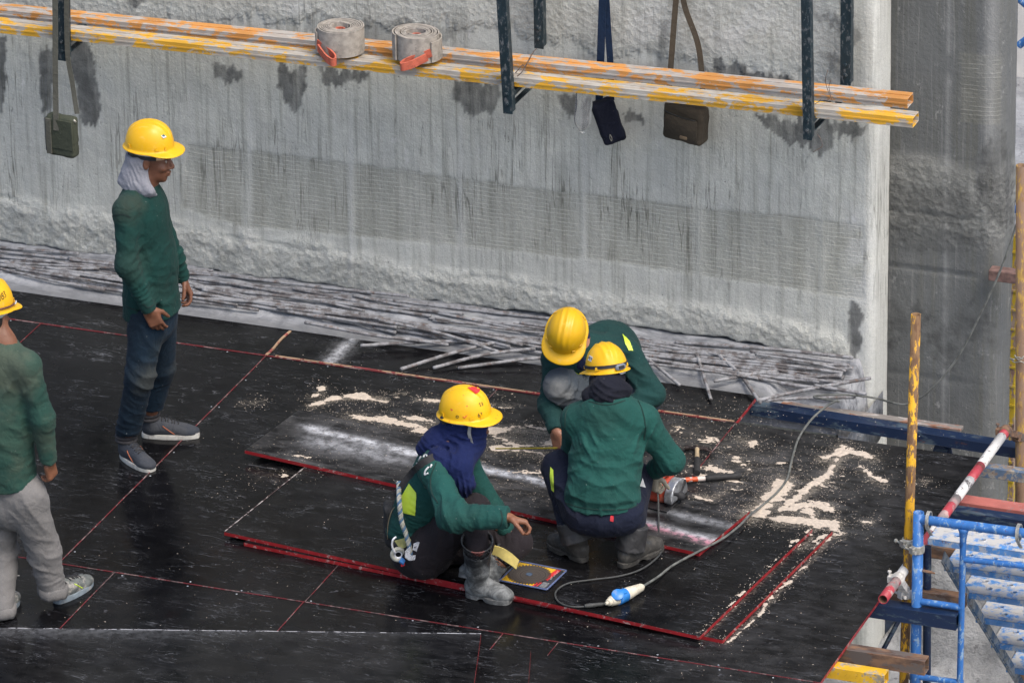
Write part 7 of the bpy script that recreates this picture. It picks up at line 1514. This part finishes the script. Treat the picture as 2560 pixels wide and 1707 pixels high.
cb = Pk(.42, .5, .005); rb = min(Lu, Lv)*.47; N = 40; out = []
for t in range(N):
    for q, rr in ((0, .90), (.15, 1.0), (.45, 1.0), (.55, .89)): a_ = (t+q)*2*math.pi/N; out.append(cb+pu*math.cos(a_)*rb*rr+pv*math.sin(a_)*rb*rr)
t_ = NT('brushed_blade'); v = t_.scale((1, 1, 1)); rr_n = t_.n('ShaderNodeVectorMath'); rr_n.operation = 'LENGTH'; t_.put(rr_n.inputs[0], t_.obj); rg = t_.noise(1, 3, None); t_.t.links.new(t_.math('MULTIPLY', rr_n.outputs['Value'], 260.), rg.node.inputs['Vector'])
M_bld = t_.done(t_.mix(t_.ramp(rg, .35, .65), (.10, .085, .08), (.30, .26, .24)), .35, .85)
mb = MB(); mb.prism(out, VZ*.002); o = mb.build('saw_blade', M_bld, pk, False)
mb = MB(); mb.lathe(cb+VZ*.002, VZ, [(0, .016), (.002, .016), (.0021, .001)], 20); mb.build('hub_ring', simple('hub_blue', (.12, .18, .28), .4, .5), o, 'auto')
M_bl = simple('clear_blister_edge', (.10, .13, .24), .15, 0, .1, 10, 0)
mb = MB()
for q in ((0, 0, 1, 0), (1, 0, 1, 1), (1, 1, 0, 1), (0, 1, 0, 0)): mb.bar(Pk(q[0], q[1], .0045), Pk(q[2], q[3], .0045), .008, .008, VZ, 0, .002)
mb.build('blister_rim', M_bl, pk, 'auto')
# red object behind the left man's leg
S = Sdf(.005); q = G(16, 1348, 0); S.cone(q+VZ*.03, q+VZ*.085, .045, .030, .01); S.plane(q+VZ*.001, -VZ); V, Q = S.mesh(1); o = obj('red_pot', V, Q, simple('glossy_red', (.52, .015, .02), .3), None, True); tag(o, 'small glossy red pot on the deck, half hidden behind the left man\'s trouser leg', 'pot'); mb = MB(); mb.tube([q+VZ*.06+VR*.03, q+VZ*.062+VR*.065], .003, 6); mb.build('nozzle', M_galv, o, True)
# ================================================================== SAWDUST
def sawdust(x0, x1, y0, y1, zf, res=.0042):
    xs, ys = np.arange(x0, x1, res), np.arange(y0, y1, res); X, Y, F = grid(xs, ys); P = np.stack([X, Y, X*0], 1); P2 = proj(P)
    D = seg_density(P2+np.c_[fbm(P*5, 3), fbm(P*5+9, 3)]*16, ST); n = fbm(P*np.array([9, 22, 1]), 5)*.95+fbm(P*np.array([50, 60, 1]), 2)*.25
    h = D*1.0+n*.95-.66+.25*fbm(P*3.1+5, 3)+.16*vnoise(P*np.array([70, 110, 1]))+.10*vnoise(P*170)
    h = h-.6*(D < .10); h = np.where(h > 0, h, 0); keep = (h[F] > 0).sum(1) >= 3; z = zf(X, Y)+.0012+np.clip(h, 0, .5)*.008+.0012*vnoise(P*260); used = np.unique(F[keep]); mp = -np.ones(len(X), int); mp[used] = np.arange(len(used))
    return np.stack([X, Y, z], 1)[used], mp[F[keep]]
inB = lambda X, Y, B: inpoly(np.c_[X, Y], np.array(B))
def zf(X, Y):
    z = np.where(Y > YN+.004, .003, 0.0); z = np.where(inB(X, Y, B2), TH+.001, z); z = np.where(inB(X, Y, B1), 2*TH+.002, z); return np.where(inB(X, Y, B3), ZB+TH+.001, z)
V1, Q1 = sawdust(.2, 3.9, .2, 2.6, zf)
Z4 = V1[Q1][:, :, 2]; ok = (Z4.max(1)-Z4.min(1)) < .012; Q1 = Q1[ok]
M_saw = simple('pale_sawdust', (.50, .43, .35), .95, 0, .12, 60, .6)
# loose specks
mb = MB(); rs = np.random.default_rng(12); V2 = []; F2 = []
cand = np.c_[rs.uniform(.0, 3.88, 190000), rs.uniform(-.6, 2.9, 190000)]; P3 = np.c_[cand, np.zeros(len(cand))]; P2 = proj(P3); dns = np.clip(seg_density(P2, [(a_, b_*3.2, c_*.9) for a_, b_, c_ in ST]), 0, 1)**1.3*.38+.003+.035*dust_map(cand[:, 0], cand[:, 1])**2
sel = rs.random(len(cand)) < dns; C2 = cand[sel]; zz = zf(C2[:, 0], C2[:, 1])+.0012
for (x, y), z in zip(C2, zz):
    s = rs.uniform(.0009, .0026); a_ = rs.uniform(0, 3); k = len(V2); dx, dy = math.cos(a_)*s*rs.uniform(.8, 2.2), math.sin(a_)*s*1.2
    V2 += [(x-dx, y-dy, z), (x+dy*.6, y-dx*.6, z+.0003), (x+dx, y+dy, z+.001), (x-dy*.6, y+dx*.6, z+.0012)]; F2.append((k, k+1, k+2, k+3))
o = obj('sawdust', np.concatenate([V1, np.array(V2)]), [tuple(int(i) for i in q) for q in Q1]+[tuple(i+len(V1) for i in f) for f in F2], M_saw, None, False, (2, 1.5, 0)); tag(o, 'pale sawdust drifts and specks scattered over the black sheets', 'sawdust', None, 'stuff')
for fn_ in exec_people: fn_()
